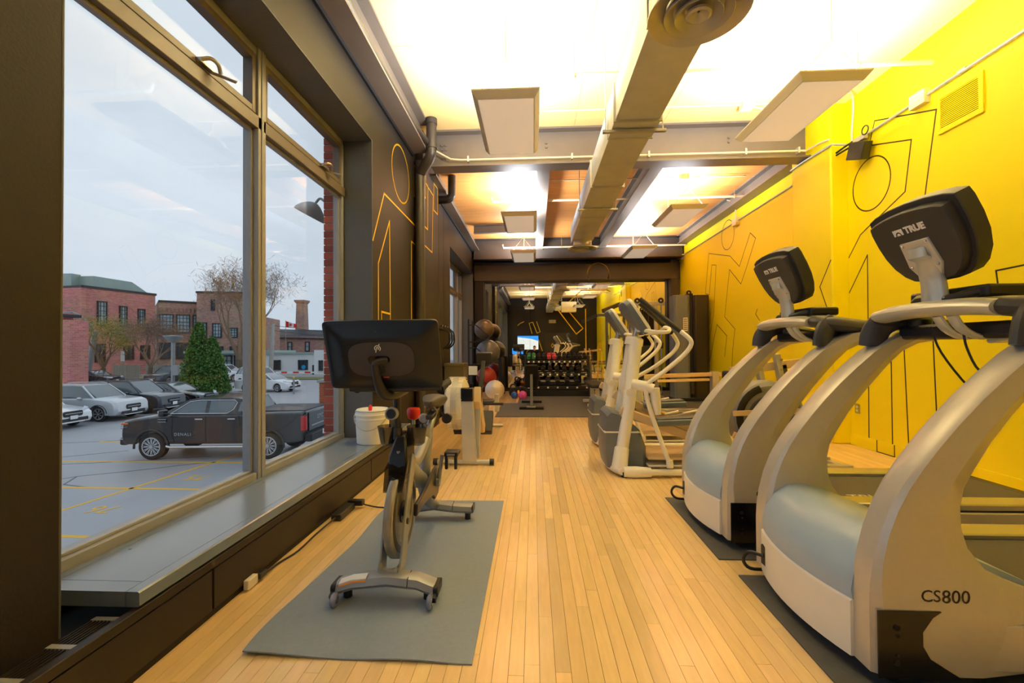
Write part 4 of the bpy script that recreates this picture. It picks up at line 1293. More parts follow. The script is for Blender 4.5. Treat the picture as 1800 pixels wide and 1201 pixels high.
# brick gate pier: individual bricks
B = thing('brick_gatepost', 'square orange brick gatepost with a stone cap behind the pickup bed', 'gatepost', (-7.95, 17.3, ZG))
obj('core', G().box(-0.42, -0.42, 0, 0.42, 0.42, 2.15), 'mortar', B, smooth=False)
M('brick_orange', (190, 104, 62), 0.85, var=0.3, ns=14, bump=0.3, bs=60)
bk = []
for c in range(28):
    for i in range(4):
        off = 0.11 if c % 2 else 0.0
        x0 = -0.435 + i * 0.2175 - off * 0.5
        x0, x1 = max(-0.435, x0 + 0.005), min(0.435, x0 + 0.2125)
        if c < 12:
            continue
        obj('brick', G().box(x0, -0.44, 0.008 + c * 0.0765, x1, -0.36, 0.07 + c * 0.0765), 'brick_orange', B, smooth=False)
obj('cap', G().box(-0.5, -0.5, 2.15, 0.5, 0.5, 2.26), 'concrete', B, bev=0.01)

# brick return of this building beside the first window: individual bricks
PB = struct('wall_outside', G().box(-2.155, 4.463, -0.4, -2.056, 5.4, 4.2), 'mortar')
for c in range(60):
    z = -0.36 + c * 0.0745
    tint = rnd.choice(((1, 1, 1), (1.15, 1.1, 1.1), (0.8, 0.8, 0.8), (1.3, 1.5, 1.6)))
    g = G().box(-2.165, 4.455, z, -2.053, 4.60, z + 0.064)
    g.c = [tint] * 8
    obj('brick', g, 'brick_red', PB, smooth=False)
lamp = thing('outdoor_lamp', 'bell-shaped grey lamp shade on the brick wall outside', 'lamp', (-2.50, 4.85, 2.80))
obj('shade', G().lathe([(0.17, -0.06), (0.165, -0.03), (0.13, 0.03), (0.07, 0.08), (0.03, 0.10), (0.028, 0.095), (0.065, 0.07), (0.125, 0.02), (0.16, -0.035), (0.163, -0.06)], n=28, closed=True).xf(Matrix.Rotation(0.5, 4, 'Y')), 'galv_pole', lamp)
obj('arm', G().tube([(0.05, 0, 0.09), (0.10, 0, 0.14), (0.16, 0, 0.10), (0.26, 0, 0.02), (0.36, 0, -0.05)], 0.014, 8, k=3), 'galv_pole', lamp)

# ---------------------------------------------------------------- street furniture
t = thing('street_lamp', 'leaning grey street lamp post with curved arm beside the willow', 'street lamp', (-48.0, 45.0, ZG))
obj('pole', G().tube([(0, 0, 0), (0.9, 0.2, 5.4)], [0.32, 0.26], 10), 'galv_pole', t)
obj('arm', G().tube([(0.9, 0.2, 5.2), (0.4, 0.1, 6.2), (-0.7, 0, 7.2), (-1.6, 0, 7.5)], 0.09, 8, k=3), 'galv_pole', t)
obj('lamp_head', G().cbox((-1.9, 0, 7.5), (0.9, 0.35, 0.14)), 'galv_pole', t, bev=0.03)
t = thing('street_lamp', 'straight grey lamp post with a flat head before the cedar', 'street lamp', (-28.9, 34.0, ZG))
obj('pole', G().cyl((0, 0, 0), (0, 0, 4.05), 0.13, n=12), 'galv_pole', t)
obj('lamp_head', G().lathe([(0.25, 4.05), (0.62, 4.45), (0.66, 4.5), (0.66, 4.56), (0.1, 4.6)], n=16), 'galv_pole', t)
obj('meter_box', G().box(0.15, -0.25, 1.4, 0.6, 0.1, 2.2), 'galv_pole', t)
t = thing('utility_pole', 'pale wooden utility pole with wires before the white office', 'pole', (-30.9, 50.4, ZG))
obj('pole', G().tube([(0, 0, 0), (0.3, 0, 6.4)], [0.26, 0.2], 10), 'concrete', t)
for z0, z1 in ((5.6, 4.9), (6.2, 6.0)):
    obj('wire', G().tube([(0.3, 0, z0), (8, 2, z0 - 0.9), (18, 4, z1)], 0.025, 5, k=4), 'dark_trim', t)
t = thing('barrier_arm', 'red and white striped barrier arm across the lot exit', 'barrier', (-27.4, 44.4, ZG))
obj('post', G().box(-0.25, -0.25, 0, 0.25, 0.25, 1.15), 'white_render', t, bev=0.02)
for k in range(8):
    obj('stripe', G().box(0.1 + k * 0.62, -0.05, 0.92, 0.1 + (k + 1) * 0.62, 0.05, 1.08), 'red_plastic' if k % 2 == 0 else 'white_render', t, smooth=False)
for i, (x, y) in enumerate(((-20.9, 33.4), (-18.4, 33.0))):
    t = thing('bollard', ('thin grey bollard left of the pale sedan wheel', 'thin grey bollard at the nose of the pale sedan')[i], 'bollard', (x, y, ZG))
    obj('post', G().cyl((0, 0, 0), (0, 0, 1.25), 0.07, n=10), 'galv_pole', t)
    obj('cap', G().sph((0, 0, 1.25), 0.08, 10, 6), 'road_paint', t)
t = thing('flag', 'red and white maple leaf flag flying from a thin pole', 'flag', (-45.0, 78.0, ZG))
obj('pole', G().cyl((0, 0, 0), (0, 0, 8.6), 0.05, n=8), 'galv_pole', t)
for k, m in enumerate(('red_plastic', 'white_render', 'red_plastic')):
    x0 = (0, 0.5, 1.5)[k]
    x1 = (0.5, 1.5, 2.0)[k]
    g = G()
    n = 5
    top = []
    for i in range(n + 1):
        x = x0 + (x1 - x0) * i / n
        top.append((x, 0.12 * math.sin(x * 4), 8.45 - 0.30 * x))
    g.loft([[(x, y - 0.01, z), (x, y + 0.01, z), (x, y + 0.01, z - 1.1 + 0.22 * x), (x, y - 0.01, z - 1.1 + 0.22 * x)] for x, y, z in top])
    obj('flag_band', g, m, t)
leaf = [(0, 0.5), (0.1, 0.3), (0.2, 0.35), (0.17, 0.12), (0.32, 0.22), (0.42, 0.1), (0.25, -0.12), (0.3, -0.2), (0.05, -0.17), (0.03, -0.4)]
leaf = leaf + [(-x, z) for x, z in reversed(leaf[1:])]
obj('maple_leaf', G().prism([(1.0 + x * 0.7, 7.72 + z * 0.7) for x, z in leaf], -0.13, -0.10, 'xz'), 'red_plastic', t)

fn = thing('wooden_fence', 'weathered grey board fence below the willow trees', 'fence', (-46.5, 46.6, ZG))
k = 0
for i in range(40):
    x = i * 0.21
    if 3.0 < x < 3.6:
        continue
    obj('fence_board', G().box(x, -0.03, 0.05, x + 0.15, 0.03, 1.75 + 0.06 * (i % 3 == 0)), 'fence_wood', fn, smooth=False)
obj('rail', G().box(0, 0.03, 0.5, 8.4, 0.09, 0.6).box(0, 0.03, 1.3, 8.4, 0.09, 1.4), 'fence_wood', fn, smooth=False)
sg = thing('lot_sign', 'small white parking notice on a post by the fence', 'sign', (-44.4, 45.6, ZG))
obj('post', G().cyl((0, 0, 0), (0, 0, 3.2), 0.04, n=6), 'galv_pole', sg)
obj('panel', G().box(-0.22, -0.05, 2.2, 0.22, -0.02, 2.9), 'paper_white', sg)
obj('panel', G().box(-0.2, -0.05, 2.95, 0.2, -0.02, 3.3), 'paper_white', sg)


# ---------------------------------------------------------------- trees
def branch(g, p, d, L, r, depth, rg, tips, spread, up=0.12):
    segs = 3
    pts, rs = [p], [r]
    for i in range(segs):
        d = (d + Vector((rg.uniform(-1, 1), rg.uniform(-1, 1), rg.uniform(-0.6, 1) + up)) * 0.16).normalized()
        p = p + d * (L / segs)
        pts.append(p)
        rs.append(r * (1 - 0.38 * (i + 1) / segs))
    g.tube(pts, rs, 5 if depth > 1 else 3, cap=False)
    if depth == 0:
        tips.append(p)
        return
    n = 2 if rg.random() < 0.35 else 3
    for j in range(n):
        q = Vector((rg.uniform(-1, 1), rg.uniform(-1, 1), rg.uniform(-0.5, 0.9)))
        nd = (d + q * spread).normalized()
        st = pts[-1] if j else pts[-2]
        branch(g, st, nd, L * rg.uniform(0.66, 0.84), rs[-1] * 0.72, depth - 1, rg, tips, spread, up)


def leaves(tips, per, spread, size, rg, squash=1.0, asp=0.5):
    g = G()
    for p in tips:
        for _ in range(per):
            c = p + Vector((rg.gauss(0, spread), rg.gauss(0, spread), rg.gauss(0, spread * squash)))
            a = Vector((rg.uniform(-1, 1), rg.uniform(-1, 1), rg.uniform(-1, 1))).normalized() * size * rg.uniform(0.5, 1.3)
            b = a.orthogonal().normalized() * size * asp
            g.add([c - a, c + b, c + a, c - b], [(0, 1, 2, 3)])
    return g


def tree(name, label, loc, L, r, depth, spread, seed, leaf=None, lean=(0, 0), split=1.0):
    rg = random.Random(seed)
    t = thing(name, label, 'tree', loc)
    g, tips = G(), []
    tr = G()
    p0 = Vector((0, 0, 0))
    p1 = Vector((lean[0], lean[1], split))
    tr.tube([p0, (p0 + p1) / 2, p1], [r * 1.3, r * 1.05, r], 8)
    for j in range(4):
        a = 2 * PI * (j + rg.random() * 0.6) / 4
        branch(g, p1, Vector((math.cos(a) * spread * 0.9, math.sin(a) * spread * 0.9, 1)).normalized(), L, r * 0.66, depth, rg, tips, spread)
    obj('trunk', tr, 'bark', t)
    o = obj('branches', g, 'twig', t)
    if leaf:
        o = obj('foliage', leaves(tips, leaf[0], leaf[1], leaf[2], rg, asp=leaf[4]), leaf[3], t, smooth=False)
        o['kind'] = 'stuff'
    return t


tree('willow_tree', 'wide yellow-green budding tree in front of the red brick building', (-45.4, 44.4, ZG), 1.75, 0.22, 4, 0.62, 3, (34, 0.55, 0.085, 'willow_leaf', 0.4), split=1.5)
tree('bare_tree', 'small brown bare tree leaning before the wooden fence', (-40.0, 44.0, ZG), 1.75, 0.20, 4, 0.58, 5, (22, 0.45, 0.28, 'twig', 0.05), lean=(0.2, 0), split=1.6)
tree('bare_tree', 'tall spreading bare tree behind the window mullion', (-33.4, 48.6, ZG), 3.2, 0.42, 5, 0.40, 11, (9, 0.6, 0.42, 'twig', 0.045), split=2.2)
rg = random.Random(9)
t = thing('cedar_tree', 'dense green cedar tree beside the straight lamp post', 'tree', (-25.6, 33.0, ZG))
obj('trunk', G().tube([(0, 0, 0), (0, 0, 4.6)], [0.16, 0.03], 8), 'bark', t)
tips = []
for cx, hh, rr_ in ((-0.35, 5.5, 1.35), (0.75, 4.3, 1.25), (0.1, 3.6, 1.75)):
    for i in range(700):
        f = rg.random() ** 1.3
        R = rr_ * (1 - f) ** 0.75 * (0.65 + 0.4 * rg.random())
        a = rg.random() * 2 * PI
        tips.append(Vector((cx + R * math.cos(a), R * math.sin(a), 0.25 + f * (hh - 0.3))))
o = obj('foliage', leaves(tips, 7, 0.10, 0.12, rg), 'cedar_leaf', t, smooth=False)
o['kind'] = 'stuff'

# ================================================================ TREADMILLS
M('tread_frame', (192, 188, 182), 0.34, 0.25, var=0.05, ns=40, bump=0.03, bs=500)
M('tread_hood', (160, 182, 210), 0.34, 0.0, var=0.05, ns=6, bump=0.05, bs=500)  # grey-blue plastic, pushed bluer and lighter to imitate daylight falling on it
M('tread_panel', (232, 231, 228), 0.45, var=0.03, ns=10)
M('tread_dark', (62, 62, 66), 0.42, var=0.08, ns=12, bump=0.12, bs=400)
M('tread_console', (50, 51, 54), 0.48, var=0.08, ns=12, bump=0.15, bs=500)
M('tread_belt', (74, 72, 70), 0.6, var=0.15, ns=120, bump=0.6, bs=260)
M('tread_rail', (196, 194, 188), 0.22, 0.75, var=0.04, ns=20)
M('tread_silver', (206, 206, 202), 0.32, 0.3, var=0.04, ns=20)
M('decal_black', (26, 24, 24), 0.5, var=0.05, ns=10)
M('decal_white', (236, 236, 234), 0.5, var=0.03, ns=10)
M('screen_black', (14, 15, 18), 0.12, var=0.1, ns=5)

UO = [(0.0, 0.05), (0.0, 0.20), (0.0, 0.30), (0.004, 0.37), (0.016, 0.45), (0.042, 0.55), (0.078, 0.64), (0.122, 0.72), (0.173, 0.795), (0.235, 0.875), (0.300, 0.952), (0.382, 1.04), (0.473, 1.127), (0.560, 1.203), (0.650, 1.265), (0.755, 1.310), (0.90, 1.330), (1.05, 1.322)]
UI = [(0.62, 0.05), (0.72, 0.22), (0.70, 0.30), (0.53, 0.362), (0.425, 0.414), (0.366, 0.49), (0.346, 0.56), (0.343, 0.64), (0.358, 0.71), (0.396, 0.78), (0.458, 0.88), (0.530, 0.975), (0.606, 1.065), (0.672, 1.14), (0.74, 1.205), (0.82, 1.245), (0.93, 1.262), (1.05, 1.268)]
TT = 0.125
TWD = 0.86


def upright(yc):
    rings = []
    for (ox, oz), (ix, iz) in zip(UO, UI):
        ring = []
        for s, y in ((0.0, -0.34), (0.05, -0.5), (0.60, -0.5), (1.0, -0.16), (1.0, 0.16), (0.60, 0.5), (0.05, 0.5), (0.0, 0.34)):
            ring.append((ox + (ix - ox) * s, yc + y * TT, oz + (iz - oz) * s))
        rings.append(ring)
    return G().loft(rings)


def tread_logo(parent, o, u, v, s):
    """square emblem with an arch, and the word beside it"""
    n = Vector(u).cross(Vector(v))
    m = frame_m(o, u, v)
    g = G()
    arc = [(math.cos(a) * 0.62, math.sin(a) * 0.62) for a in [PI * i / 10 for i in range(11)]]
    outer = [(-1.0, 0.9), (1.0, 0.9), (1.0, -0.1), (0.62, -0.1)] + [(x, y - 0.1) for x, y in arc[1:-1]] + [(-0.62, -0.1), (-1.0, -0.1)]
    g.prism([(x * 0.56 * s - 1.85 * s, (y - 0.4) * 0.66 * s) for x, y in outer], 0, 0.0008, 'xy')
    sml = [(math.cos(a) * 0.36, math.sin(a) * 0.40) for a in [PI * i / 8 for i in range(9)]]
    g.prism([(x * 0.56 * s - 1.85 * s, (y - 0.5) * 0.66 * s) for x, y in sml], 0, 0.0008, 'xy')
    e = obj('emblem', g, 'decal_white', parent)
    e.matrix_local = m
    text('lettering', 'TRUE', s * 0.92, 'decal_white', parent, frame_m(Vector(o) + Vector(u) * 0.05 * s, u, v), ext=0.0005, align='CENTER', off=0.0025 * s / 0.05)


def make_treadmill(label):
    t = thing('treadmill', label, 'treadmill', group='treadmills along the yellow wall')
    for yc in (TT / 2, TWD - TT / 2):
        obj('upright', upright(yc), 'tread_frame', t, ang=0.45)
    # motor hood, bowed forward
    ys = [TT * 0.8 + (TWD - 1.6 * TT) * i / 12 for i in range(13)]
    prof = [(-0.055, 0.262), (-0.062, 0.30), (-0.045, 0.385), (0.0, 0.462), (0.06, 0.505), (0.12, 0.515), (0.22, 0.495), (0.42, 0.415), (0.60, 0.335), (0.60, 0.262)]
    rings = []
    for y in ys:
        q = (y - TWD / 2) / (TWD / 2 - TT)
        bow = 0.045 * (1 - q * q)
        rings.append([(x - bow * max(0, 1 - max(0, x + 0.06) / 0.5) + 0.045, y, z) for x, z in prof])
    hood = obj('motor_hood', G().loft(rings), 'tread_hood', t, ang=0.5)
    line = []
    for y in ys:
        q = (y - TWD / 2) / (TWD / 2 - TT)
        line.append((-0.045 + 0.05 - 0.045 * (1 - q * q) * 0.98 - 0.004 + 0.02 * q * q, y, 0.375 + 0.03 * q * q))
    obj('seam', G().tube(line, 0.0016, 5), 'seam_black', hood)
    rings = []
    for y in ys:
        q = (y - TWD / 2) / (TWD / 2 - TT)
        bow = 0.045 * (1 - q * q)
        rings.append([(-0.02 - bow, y, 0.05), (-0.02 - bow, y, 0.258), (-0.012 - bow, y, 0.264), (0.10, y, 0.264), (0.10, y, 0.05)])
    pan = obj('front_panel', G().loft(rings), 'tread_panel', t, ang=0.4)
    obj('power_inlet', G().box(-0.035, TWD - TT - 0.075, 0.10, 0.0, TWD - TT - 0.012, 0.20), 'black_plastic', pan, bev=0.004)
    obj('power_cord', G().tube([(-0.04, TWD - TT - 0.04, 0.15), (-0.09, TWD - TT + 0.0, 0.15), (-0.11, TWD - TT + 0.02, 0.10), (-0.07, TWD - TT + 0.03, 0.05), (0.05, TWD - TT + 0.06, 0.03)], 0.009, 8, k=4), 'black_plastic', pan)
    # deck
    deck = obj('deck', G().box(0.30, 0.045, 0.09, 2.05, TWD - 0.045, 0.235), 'tread_dark', t, bev=0.01)
    obj('belt', G().box(0.50, 0.175, 0.235, 2.02, TWD - 0.175, 0.252).cyl((2.02, 0.175, 0.215), (2.02, TWD - 0.175, 0.215), 0.037), 'tread_belt', t)
    for a, b in ((0.03, 0.17), (TWD - 0.17, TWD - 0.03)):
        obj('side_rail', G().box(0.62, a, 0.236, 2.06, b, 0.278), 'tread_rail', t, bev=0.008)
    obj('rear_cap', G().box(2.02, 0.03, 0.07, 2.12, TWD - 0.03, 0.25), 'black_plastic', t, bev=0.02)
    text('belt_lettering', 'TRUE', 0.11, 'decal_white', deck, frame_m((1.0, 0.225, 0.2525), (1, 0, 0), (0, 1, 0)), ext=0.0004)
    for s, y in ((-1, 0.0), (1, TWD)):
        pl = obj('bracket', G().prism([(0.012, 0.045), (0.30, 0.045), (0.19, 0.115), (0.165, 0.16), (0.165, 0.21), (0.20, 0.262), (0.23, 0.283), (0.012, 0.283)], min(y, y + s * 0.006), max(y, y + s * 0.006), 'xz'), 'black_gloss', t, smooth=False)
        for x, z, r in ((0.075, 0.225, 0.011), (0.078, 0.195, 0.006), (0.075, 0.10, 0.011), (0.078, 0.125, 0.006)):
            obj('bolt_hole', G().cyl((x, y + s * 0.005, z), (x, y + s * 0.0085, z), r, n=12), 'seam_black', pl)
        obj('side_skirt', G().box(0.30, min(y - s * 0.03, y - s * 0.004), 0.07, 2.05, max(y - s * 0.03, y - s * 0.004), 0.232), 'tread_frame', t, bev=0.004)
        obj('caster', G().lathe([(0.012, -0.016), (0.034, -0.016), (0.038, -0.01), (0.038, 0.01), (0.034, 0.016), (0.012, 0.016)], (0.09, y - s * 0.05, 0.040), 'Y', 16, closed=True), 'black_plastic', t)
        obj('foot', G().cyl((1.9, y - s * 0.1, 0.013), (1.9, y - s * 0.1, 0.10), 0.03, n=12), 'black_plastic', t)
        lab = 'CS800'
    text('model_lettering', 'CS', 0.060, 'decal_black', t, frame_m((0.198, -0.0012, 0.335), (1, 0, 0), (0, 0, 1)), ext=0.0006)
    text('model_lettering', '800', 0.066, 'decal_black', t, frame_m((0.284, -0.0012, 0.333), (1, 0, 0), (0, 0, 1)), ext=0.0006)
    # silver cross bar and moulded hand rails
    xc, zc = 0.60, 1.395
    obj('cross_bar', G().tube([(xc + 0.01, 0.14, zc - 0.012), (xc - 0.005, 0.26, zc), (xc - 0.01, TWD / 2, zc + 0.004), (xc - 0.005, TWD - 0.26, zc), (xc + 0.01, TWD - 0.14, zc - 0.012)], [0.056, 0.058, 0.058, 0.058, 0.056], 16, k=3, flat=(1.25, 0.62)), 'tread_silver', t)
    for s, y in ((1, 0.0), (-1, TWD)):
        g = G()
        g.tube([(xc + 0.012, y + s * 0.20, zc - 0.004), (xc + 0.03, y + s * 0.13, zc - 0.01), (xc + 0.075, y + s * 0.085, zc - 0.022), (xc + 0.16, y + s * 0.07, zc - 0.035), (xc + 0.30, y + s * 0.065, zc - 0.052), (xc + 0.46, y + s * 0.0625, zc - 0.085)], [0.058, 0.066, 0.075, 0.072, 0.062, 0.046], 14, k=4, flat=(1.0, 0.62))
        g.tube([(xc + 0.085, y + s * 0.085, zc - 0.02), (xc + 0.035, y + s * 0.07, zc - 0.055), (xc + 0.01, y + s * 0.0625, zc - 0.105), (xc + 0.0, y + s * 0.0625, zc - 0.165)], [0.062, 0.064, 0.062, 0.060], 14, k=3, flat=(0.6, 1.0))
        obj('hand_rail', g, 'tread_dark', t)
        obj('cup_holder', G().lathe([(0.036, 1.285), (0.046, 1.30), (0.046, 1.362), (0.040, 1.362), (0.040, 1.31), (0.001, 1.30)], (xc + 0.15, y + s * 0.18, 0), n=20), 'black_plastic', t)
    obj('tray', G().box(xc + 0.10, 0.10, 1.262, xc + 0.36, TWD - 0.10, 1.335), 'black_plastic', t, bev=0.02)
    # lower swan bracket and transformer
    for dy in (-0.035, 0.035):
        obj('swan_bracket', G().tube([(xc, TWD / 2 + dy - 0.05, zc - 0.03), (xc + 0.04, TWD / 2 + dy - 0.05, zc - 0.09), (xc + 0.12, TWD / 2 + dy - 0.05, zc - 0.125), (xc + 0.26, TWD / 2 + dy - 0.05, zc - 0.10)], 0.026, 10, k=3, flat=(1, 0.5)), 'tread_silver', t)
    obj('under_box', G().cbox((xc + 0.25, TWD / 2 - 0.17, zc - 0.115), (0.20, 0.20, 0.045), Matrix.Rotation(-0.18, 3, 'X')), 'tread_silver', t, bev=0.008)
    obj('sensor_bar', G().cyl((xc + 0.30, TWD / 2 - 0.42, zc - 0.07), (xc + 0.30, TWD / 2 + 0.3, zc - 0.07), 0.016, n=12), 'chrome', t)
    # console on its neck
    oc = Vector((0.585, TWD / 2, 1.705))
    vv = Vector((-0.442, 0, 0.897))
    nn = Vector((-0.897, 0, -0.442))
    uu = Vector((0, -1, 0))

    def cp(u, v, d):
        return oc + uu * u + vv * v + nn * d

    half = [(0.0, 0.205), (0.10, 0.200), (0.18, 0.188), (0.226, 0.172), (0.232, 0.14), (0.232, 0.06), (0.222, -0.02), (0.198, -0.09), (0.160, -0.145), (0.12, -0.175), (0.07, -0.185), (0.0, -0.188)]
    outl = half + [(-u, v) for u, v in reversed(half[1:-1])]
    cons = obj('console', G().loft([[cp(u * 0.96, v * 0.96, -0.055) for u, v in outl], [cp(u, v, -0.045) for u, v in outl], [cp(u, v, 0.018) for u, v in outl], [cp(u * 0.985, v * 0.985, 0.022) for u, v in outl]]), 'tread_console', t, ang=0.5)
    obj('back_shell', G().loft([[cp(u * 0.90, v * 0.90 - 0.006, 0.02) for u, v in outl], [cp(u * 0.88, v * 0.88 - 0.006, 0.052) for u, v in outl], [cp(u * 0.855, v * 0.855 - 0.006, 0.058) for u, v in outl]]), 'tread_console', cons, ang=0.5)
    obj('display', G().loft([[cp(u * 0.85, v * 0.8 + 0.01, -0.0545) for u, v in outl], [cp(u * 0.85, v * 0.8 + 0.01, -0.0565) for u, v in outl]]), 'screen_black', cons)
    tread_logo(cons, cp(0.03, 0.090, 0.0585), uu, vv, 0.046)
    # neck plate, recess and post
    rec = [(-0.075, 0.035), (0.075, 0.035), (0.085, -0.09), (0.055, -0.15), (-0.055, -0.15), (-0.085, -0.09)]
    pl = obj('neck_plate', G().loft([[cp(u, v, 0.056) for u, v in rec], [cp(u * 0.96, v * 0.96, 0.066) for u, v in rec]]), 'tread_silver', cons, bev=0.002)
    for u, v in ((-0.06, 0.02), (0.06, 0.02), (-0.066, -0.09), (0.066, -0.09)):
        obj('screw', G().sph(cp(u, v, 0.066), 0.007, 8, 6), 'chrome', pl)
    post = []
    for c, w, d in ((cp(0, 0.0, 0.066), 0.043, 0.010), (cp(0, -0.04, 0.078), 0.050, 0.020), (Vector((0.575, TWD / 2, 1.62)), 0.054, 0.030), (Vector((0.60, TWD / 2, 1.52)), 0.058, 0.034), (Vector((0.61, TWD / 2, 1.40)), 0.063, 0.038)):
        post.append([c + uu * (w * math.cos(a)) + Vector((0.9, 0, 0.3)) * (d * math.sin(a)) for a in [2 * PI * i / 18 for i in range(18)]])
    obj('neck', G().loft(post), 'tread_silver', t, ang=0.9)
    g = G()
    for s in (-1, 1):
        g.loft([[(0.555, TWD / 2 + s * 0.075, 1.42), (0.60, TWD / 2 + s * 0.055, 1.415), (0.60, TWD / 2 + s * 0.055, 1.455), (0.565, TWD / 2 + s * 0.08, 1.45)],
                [(0.66, TWD / 2 + s * 0.17, 1.445), (0.74, TWD / 2 + s * 0.10, 1.43), (0.74, TWD / 2 + s * 0.10, 1.49), (0.67, TWD / 2 + s * 0.17, 1.485)]])
    g.box(0.65, TWD / 2 - 0.19, 1.435, 0.83, TWD / 2 + 0.19, 1.488)
    obj('reading_tray', g, 'black_plastic', t, bev=0.012)
    return t


TM1 = make_treadmill('far grey arched treadmill in front of the elliptical trainers')
TM1.location = (1.175, 2.75, 0.012)
TM2 = dup(TM1, (1.215, 1.66, 0.012), 0.0, 'nearest grey arched treadmill with a dangling cable under its console')
obj('dangling_cable', G().tube([(0.66, 0.36, 1.30), (0.665, 0.35, 1.22), (0.69, 0.32, 1.12), (0.74, 0.26, 1.075), (0.82, 0.20, 1.12), (0.84, 0.18, 1.20), (0.86, 0.17, 1.30)], 0.0045, 6, k=4), 'black_plastic', TM2)
obj('dangling_cable', G().tube([(0.60, 0.45, 1.32), (0.62, 0.42, 1.20), (0.68, 0.36, 1.05), (0.72, 0.31, 1.0), (0.69, 0.34, 0.985), (0.70, 0.33, 1.02), (0.78, 0.24, 1.10), (0.84, 0.19, 1.18)], 0.0045, 6, k=4), 'black_plastic', TM2)
for i, (x0, y0, x1, y1) in enumerate(((1.07, 2.64, 3.4, 3.69), (1.10, 1.45, 3.4, 2.46))):
    t = tag(obj('treadmill_mat', G().box(x0, y0, 0.0008, x1, y1, 0.008), 'rubber_tile', None), ('black rubber mat under the far treadmill', 'black rubber mat under the nearest treadmill')[i], 'mat', 'mats under the treadmills')

# ================================================================ EXERCISE BIKE
M('bike_frame', (150, 153, 158), 0.34, 0.3, var=0.06, ns=12)
M('bike_black', (38, 39, 43), 0.35, 0.1, var=0.08, ns=12)
M('bike_fly', (150, 146, 138), 0.36, 0.35, var=0.06, ns=20)
M('bike_rim', (64, 60, 58), 0.3, 0.3, var=0.06, ns=20)
M('bike_fabric', (72, 70, 76), 0.85, var=0.12, ns=300, bump=0.3, bs=900)
M('bike_shell', (28, 33, 40), 0.30, 0.1, var=0.05, ns=8)
M('sticker_white', (240, 240, 238), 0.5, var=0.02, ns=10)
M('sticker_orange', (240, 150, 40), 0.5, var=0.03, ns=10)
M('saddle', (78, 76, 76), 0.5, var=0.06, ns=20)
glass('cup_smoke', (0.45, 0.46, 0.47), 2.0, 0.05)
glass('wheel_clear', (0.62, 0.66, 0.86), 2.5, 0.02)
glass('cover_smoke', (0.35, 0.35, 0.36), 2.5, 0.02)

BK = thing('exercise_bike', 'black indoor cycling bike with a large screen on a rubber mat', 'exercise bike', (-0.725, 2.17, 0.007))
# local: x right, y from the front stabiliser towards the saddle
arc = [(-0.255, 0.0, 0.062), (-0.17, 0.0, 0.088), (0.0, 0.0, 0.108), (0.15, 0.0, 0.094), (0.235, 0.0, 0.062)]


def stabiliser(pts, w, h):
    rings = []
    for x, y, z in pts:
        rings.append([(x, y - w * 0.5, z - h * 0.2), (x, y - w * 0.38, z + h * 0.32), (x, y - w * 0.1, z + h * 0.5), (x, y + w * 0.3, z + h * 0.42), (x, y + w * 0.5, z - h * 0.1), (x, y + w * 0.4, z - h * 0.45), (x, y - w * 0.4, z - h * 0.5)])
    return G().loft(rings)


def finer(pts, n=5):
    out = []
    for a, b in zip(pts[:-1], pts[1:]):
        for i in range(n):
            out.append(tuple(p + (q - p) * i / n for p, q in zip(a, b)))
    return out + [pts[-1]]


fs = obj('front_stabiliser', stabiliser(arc, 0.11, 0.055), 'bike_frame', BK, ang=0.5)
obj('warning_label', G().loft([[(x, -0.047, z + 0.0225), (x, -0.012, z + 0.0325), (x, -0.012, z + 0.024), (x, -0.044, z + 0.012)] for x, y, z in ((-0.235, 0, 0.066), (-0.17, 0, 0.089), (-0.10, 0, 0.0965))]), 'sticker_white', fs)
obj('label_stripe', G().loft([[(x, -0.050, z + 0.0085), (x, -0.045, z + 0.014), (x, -0.043, z + 0.013), (x, -0.048, z + 0.007)] for x, y, z in ((-0.235, 0, 0.066), (-0.17, 0, 0.089), (-0.10, 0, 0.0965))]), 'sticker_orange', fs)
obj('joint_line', G().tube([(0.105, -0.056, 0.085), (0.105, -0.04, 0.118), (0.105, 0.03, 0.124)], 0.0022, 6), 'seam_black', fs)
for s, x in ((-1, -0.262), (1, 0.243)):
    obj('end_cap', G().prism(rr(0.11, 0.05, 0.015, cx=0.0, cy=0.06), x - 0.012, x + 0.012, 'yz'), 'black_plastic', fs, bev=0.004)
    obj('axle_arm', G().bar((x - s * 0.0, -0.02, 0.055), (x, -0.075, 0.035), 0.014, 0.03), 'black_plastic', fs)
    xx = x + (0.004 if s < 0 else -0.018)
    w = obj('transport_wheel', G().lathe([(0.016, -0.012), (0.027, -0.013), (0.034, -0.006), (0.034, 0.006), (0.027, 0.013), (0.016, 0.012)], (xx + 0.02 * (s < 0), -0.085, 0.034), 'X', 24, closed=True), 'lens_blue', fs)
    obj('wheel_hub', G().cyl((xx + 0.02 * (s < 0) - 0.014, -0.085, 0.034), (xx + 0.02 * (s < 0) + 0.014, -0.085, 0.034), 0.017, n=14), 'chrome', w)
    obj('levelling_foot', G().cyl((x - s * 0.05, 0.01, 0.001), (x - s * 0.05, 0.01, 0.05), 0.022, n=12), 'black_plastic', fs)
arc2 = [(-0.26, 1.03, 0.068), (-0.15, 1.03, 0.078), (0.0, 1.03, 0.098), (0.15, 1.03, 0.082), (0.275, 1.03, 0.078)]
rs_ = obj('rear_stabiliser', stabiliser(arc2, 0.11, 0.055), 'bike_frame', BK, ang=0.5)
obj('joint_line', G().tube([(0.135, 0.974, 0.075), (0.135, 0.99, 0.108), (0.135, 1.06, 0.112)], 0.0022, 6), 'seam_black', rs_)
for x in (-0.23, 0.24):
    obj('levelling_foot', G().cyl((x, 1.02, 0.001), (x, 1.02, 0.06), 0.022, n=12), 'black_plastic', rs_)
